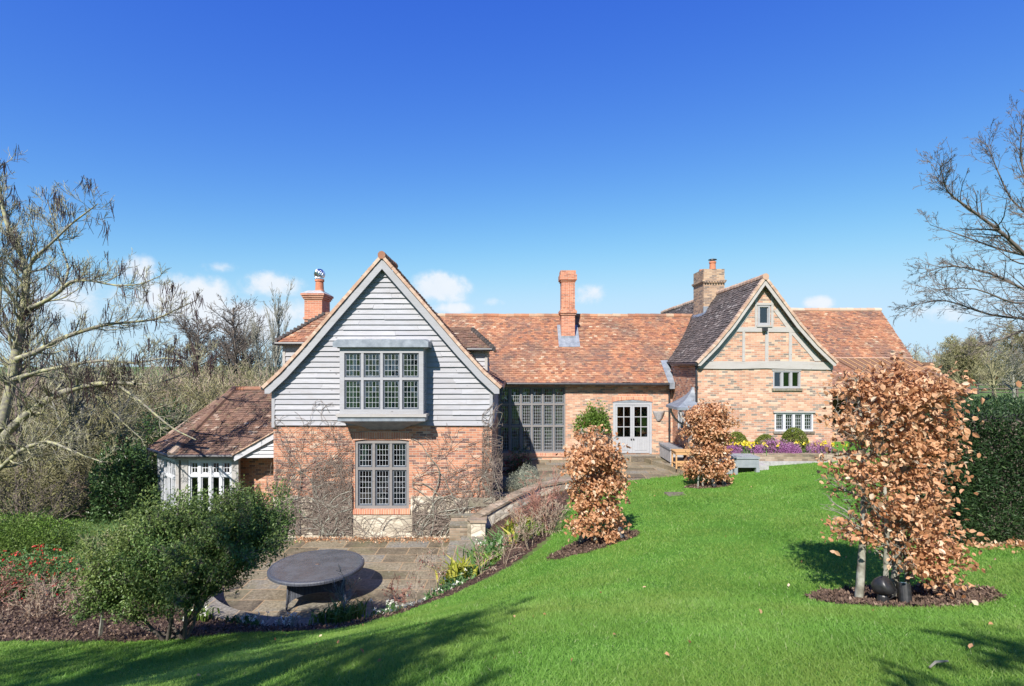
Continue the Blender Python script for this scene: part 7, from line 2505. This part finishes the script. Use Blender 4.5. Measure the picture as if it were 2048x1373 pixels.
# ------------------------------------------------------------------ furniture and small things
def build_things():
    # round rattan table
    tx, ty, R_ = -4.62, 12.8, 1.085
    t = thing('round_table', 'large round dark rattan garden table with glass top on the stone patio', 'table', (tx, ty, 0))
    MB().lathe((tx, ty, 0), [(0.0, 0.742), (R_ - 0.05, 0.742), (R_ - 0.05, 0.73), (0.0, 0.73)], 64).build('glass_top', M['tabletop'], t, smooth=False)
    MB().lathe((tx, ty, 0), [(R_ - 0.12, 0.735), (R_ - 0.05, 0.745), (R_ - 0.015, 0.74), (R_, 0.715), (R_, 0.67), (R_ - 0.03, 0.655), (R_ - 0.12, 0.66)], 64).build('rim', M['rattan'], t)
    MB().lathe((tx, ty, 0), [(0.0, 0.744), (0.045, 0.744), (0.045, 0.75), (0.03, 0.752), (0.0, 0.75)], 16).build('parasol_hole_cap', M['steel'], t)
    th = RAD(19)
    for k in range(4):
        a0, a1 = th + RAD(45) + k * math.pi / 2, th + RAD(135) + k * math.pi / 2
        P0, P1 = np.array((math.cos(a0), math.sin(a0), 0)), np.array((math.cos(a1), math.sin(a1), 0))
        at_h = lambda D, z: np.array((tx, ty, 0)) + D * (0.84 + 0.06 * (1 - z / 0.66) ** 2) + ZA * z
        mb = MB()
        n = 14
        for i in range(n):
            s0, s1 = i / n, (i + 1) / n
            lo = lambda s: 0.12 + 0.2 * (1 - (2 * s - 1) ** 2) ** 0.6
            zs = lambda s, f: lo(s) + (0.66 - lo(s)) * f
            for f in range(3):
                pt = lambda s, g_: (at_h(P0, zs(s, g_)) * (1 - s) + at_h(P1, zs(s, g_)) * s)
                mb.poly([pt(s0, f / 3), pt(s1, f / 3), pt(s1, (f + 1) / 3), pt(s0, (f + 1) / 3)])
        mb.build('side_panel', M['rattan'], t)
        lg = MB().tube([at_h(P0, z) for z in (0.0, 0.15, 0.35, 0.66)], [0.02, 0.026, 0.03, 0.032], 8).build('leg', M['rattan'], t)
        MB().tube([at_h(P0, 0.0), at_h(P0, 0.02)], 0.022, 8).build('foot', M['steel'], lg)
    # grey box and slab on the lawn
    bx, by = at(1494, 0, 18.75)[0], 18.75
    bz = ground(bx, by)
    g = thing('grey_box', 'grey painted box on two feet on the lawn in front of the flower bed', 'box', (bx, by, bz))
    MB().box(bx - 0.44, bx + 0.42, by, by + 0.7, bz + 0.2, bz + 0.48).build('body', M['greybox'], g)
    MB().box(bx - 0.45, bx + 0.44, by - 0.03, by + 0.74, bz + 0.5, bz + 0.57).build('lid', M['greybox'], g)
    MB().box(bx - 0.43, bx + 0.41, by + 0.02, by + 0.68, bz + 0.482, bz + 0.498).build('lid_shade_strip', M['black'], g)  # black strip stands in for the shade under the lid
    for x0 in (bx - 0.44, bx + 0.32):
        MB().box(x0, x0 + 0.12, by - 0.01, by + 0.7, bz - 0.1, bz + 0.198).build('leg', M['greybox'], g)
    MB().box(bx - 0.32, bx + 0.32, by + 0.25, by + 0.3, bz, bz + 0.198).build('recess', M['black'], g)  # black panel painted in for the shade between the feet
    s = thing('stone_slab', 'low grey stone slab behind the grey box', 'slab', (bx + 0.2, by + 0.9, bz))
    MB().box(bx - 0.95, bx + 0.9, by + 0.75, by + 1.05, bz - 0.1, bz + 0.22).box(bx + 0.46, bx + 0.9, by + 0.3, by + 0.748, bz - 0.1, bz + 0.22).build('slab_block', M['slab'], s)
    w = thing('grey_cushion', 'rounded grey covered seat leaning at the left of the grey box', 'seat', (bx - 0.75, by + 0.3, bz))
    MB().tube([(bx - 0.95, by + 0.4, bz + 0.2), (bx - 0.85, by + 0.38, bz + 0.25), (bx - 0.5, by + 0.36, bz + 0.28), (bx - 0.47, by + 0.36, bz + 0.28)], [0.12, 0.2, 0.22, 0.19], 12).build('cover', M['slab'], w, smooth=True)
    MB().box(bx - 0.98, bx - 0.46, by + 0.1, by + 0.6, bz - 0.05, bz + 0.1).build('base', M['greybox'], w)
    # storage box and wooden table on the raised path
    p = thing('storage_box', 'grey wicker storage box by the wall beside the downpipe', 'box', (6.6, 23.2, 1.43))
    MB().box(6.45, 6.98, 22.0, 23.6, 1.5, 2.0).build('body', M['slab'], p)
    MB().box(6.42, 7.01, 21.96, 23.64, 2.004, 2.08).build('lid', M['lead'], p)
    for x in (6.46, 6.92):
        for y in (22.02, 23.52):
            MB().box(x, x + 0.05, y, y + 0.05, 1.43, 1.498).build('foot', M['slab'], p)
    q = thing('wooden_table', 'small golden wooden side table in front of the storage box', 'table', (6.8, 21.2, 1.43))
    x0, x1, y0, y1 = 6.36, 7.25, 20.95, 21.55
    MB().box(x0 - 0.02, x1 + 0.02, y0 - 0.02, y1 + 0.02, 2.08, 2.12).build('table_top', M['teak'], q)
    MB().box(x0, x1, y0, y0 + 0.02, 1.98, 2.078).box(x0, x0 + 0.02, y0 + 0.022, y1, 1.98, 2.078).build('apron', M['teak'], q)
    for x in (x0, x1 - 0.055):
        for y in (y0 + 0.003, y1 - 0.055):
            MB().box(x + 0.003, x + 0.055, y + 0.02, y + 0.072, 1.43, 2.078).build('leg', M['teak'], q)
    for z in (1.53, 1.68):
        MB().box(x0 + 0.058, x1 - 0.058, y0 + 0.03, y0 + 0.06, z, z + 0.06).build('stretcher', M['teak'], q)
    MB().box(x0 + 0.02, x1 - 0.02, y0 + 0.075, y1 - 0.06, 1.6, 1.625).build('shelf', M['teak'], q)
    # wall planter
    wp = thing('wall_planter', 'grey half basket planter fixed to the brick beside the french doors', 'planter', (6.52, 24.0, 3.1))
    mb = MB()
    prof = [(0.27, 0.0), (0.26, -0.06), (0.2, -0.2), (0.13, -0.36), (0.08, -0.44)]
    a = np.linspace(math.pi, 2 * math.pi, 13)
    for (r0, z0), (r1, z1) in zip(prof[:-1], prof[1:]):
        for k0, k1 in zip(a[:-1], a[1:]):
            mb.poly([(6.52 + r * math.cos(k), 24.03 + 0.8 * r * math.sin(k), 3.43 + z) for r, k, z in ((r1, k0, z1), (r1, k1, z1), (r0, k1, z0), (r0, k0, z0))])
    mb.build('basket', M['slab'], wp)
    MB().poly([(6.52 + 0.24 * math.cos(k), 24.03 + 0.8 * 0.24 * math.sin(k), 3.40) for k in a]).build('soil', M['mulch'], wp)
    # black spotlights at the foot of the beeches
    G_ = 'black garden spotlights under the beeches'
    def spot(label, x, y, d, tall=0.2, r=0.055):
        z = float(h_all(np.array([x]), np.array([y]))[0])
        o = thing('spotlight', label, 'light', (x, y, z), G_)
        d = nrm(np.array(d, float))
        c = np.array((x, y, z + 0.12))
        MB().tube([(x, y, z - 0.02), (x, y, z + 0.1)], [0.014, 0.014], 8).build('stake', M['black'], o)
        MB().tube([c - d * tall * 0.5, c - d * tall * 0.46, c + d * tall * 0.5], [r * 0.7, r, r], 18).build('housing', M['black'], o)
        e = c + d * tall * 0.5
        MB().tube([e, e + d * 0.004], [r * 0.8, r * 0.8], 18).build('lens', M['steel'], o)
    bz_ = lambda u, v: at(u, v, 1)
    spot('cylindrical black spotlight in the bark of the nearest beech, right of the other fitting', 4.16, 5.72, (0.12, 0.3, 1), 0.2, 0.06)
    spot('black spotlight at the foot of the middle beech', 2.25, 11.2, (-0.2, 0.5, 1), 0.22, 0.07)
    spot('left black spotlight at the foot of the farthest beech', 6.5, 17.45, (-0.2, 0.3, 1), 0.26, 0.08)
    spot('right black spotlight at the foot of the farthest beech', 6.85, 17.5, (-0.3, 0.3, 1), 0.26, 0.08)
    x, y = 3.97, 5.78
    z = float(h_all(np.array([x]), np.array([y]))[0])
    o = thing('garden_speaker', 'black domed speaker on a bracket in the bark of the nearest beech', 'speaker', (x, y, z))
    MB().lathe((x, y, z), [(0.05, 0.0), (0.06, 0.02), (0.05, 0.1), (0.03, 0.14)], 14).build('base', M['black'], o)
    d = nrm(np.array((0.35, -0.5, 0.35)))
    c = np.array((x, y, z + 0.2))
    pr = [(-0.1, 0.03), (-0.085, 0.065), (-0.04, 0.09), (0.02, 0.098), (0.06, 0.094), (0.075, 0.075), (0.078, 0.0005)]
    MB().tube([c + d * k for k, _ in pr], [r for _, r in pr], 20).build('dome', M['black'], o, smooth=True)
    MB().tube([(x + 0.05, y, z + 0.06), (x + 0.12, y, z + 0.1), (x + 0.14, y - 0.01, z + 0.16), (x + 0.1, y, z + 0.2)], 0.012, 6).build('cable', M['black'], o)
    # drain cover in the lawn
    x, y = 4.95, 16.3
    z = ground(x, y)
    mc = thing('drain_cover', 'flat grey drain cover set into the lawn', 'cover', (x, y, z))
    MB().box(x - 0.28, x + 0.28, y - 0.28, y + 0.28, z - 0.05, z + 0.02).build('plate', M['coping'], mc)
    MB().box(x - 0.33, x + 0.33, y - 0.33, y - 0.284, z - 0.05, z + 0.015).build('rim', M['coping'], mc)
    # a stick lying on the grass
    x, y = 2.55, 3.25
    z = ground(x, y)
    tag(MB().tube([(x - 0.06, y - 0.03, z + 0.03), (x, y, z + 0.045), (x + 0.09, y + 0.02, z + 0.04)], [0.006, 0.008, 0.005], 6).build('fallen_stick', M['bark_grey'], None, (x, y, z), uv=False), 'short pale stick lying in the grass below the nearest beech', 'stick')
    # paddock fence
    f = thing('paddock_fence', 'dark post and rail fence across the paddock beyond the hedge', 'fence', (45, 50, 1.7))
    for k in range(14):
        x, y = 33 + k * 2.0, 52 - k * 0.25
        z = ground(x, y)
        MB().box(x - 0.07, x + 0.07, y - 0.07, y + 0.07, z - 0.2, z + 1.25).build('post', M['bark_dark'], f, uv=False)
    for h in (0.45, 0.8, 1.15):
        MB().tube([(33 + k * 2.0, 52 - k * 0.25 - 0.09, ground(33 + k * 2.0, 52 - k * 0.25) + h) for k in range(14)], 0.05, 4).build('rail', M['bark_dark'], f, uv=False)


build_things()
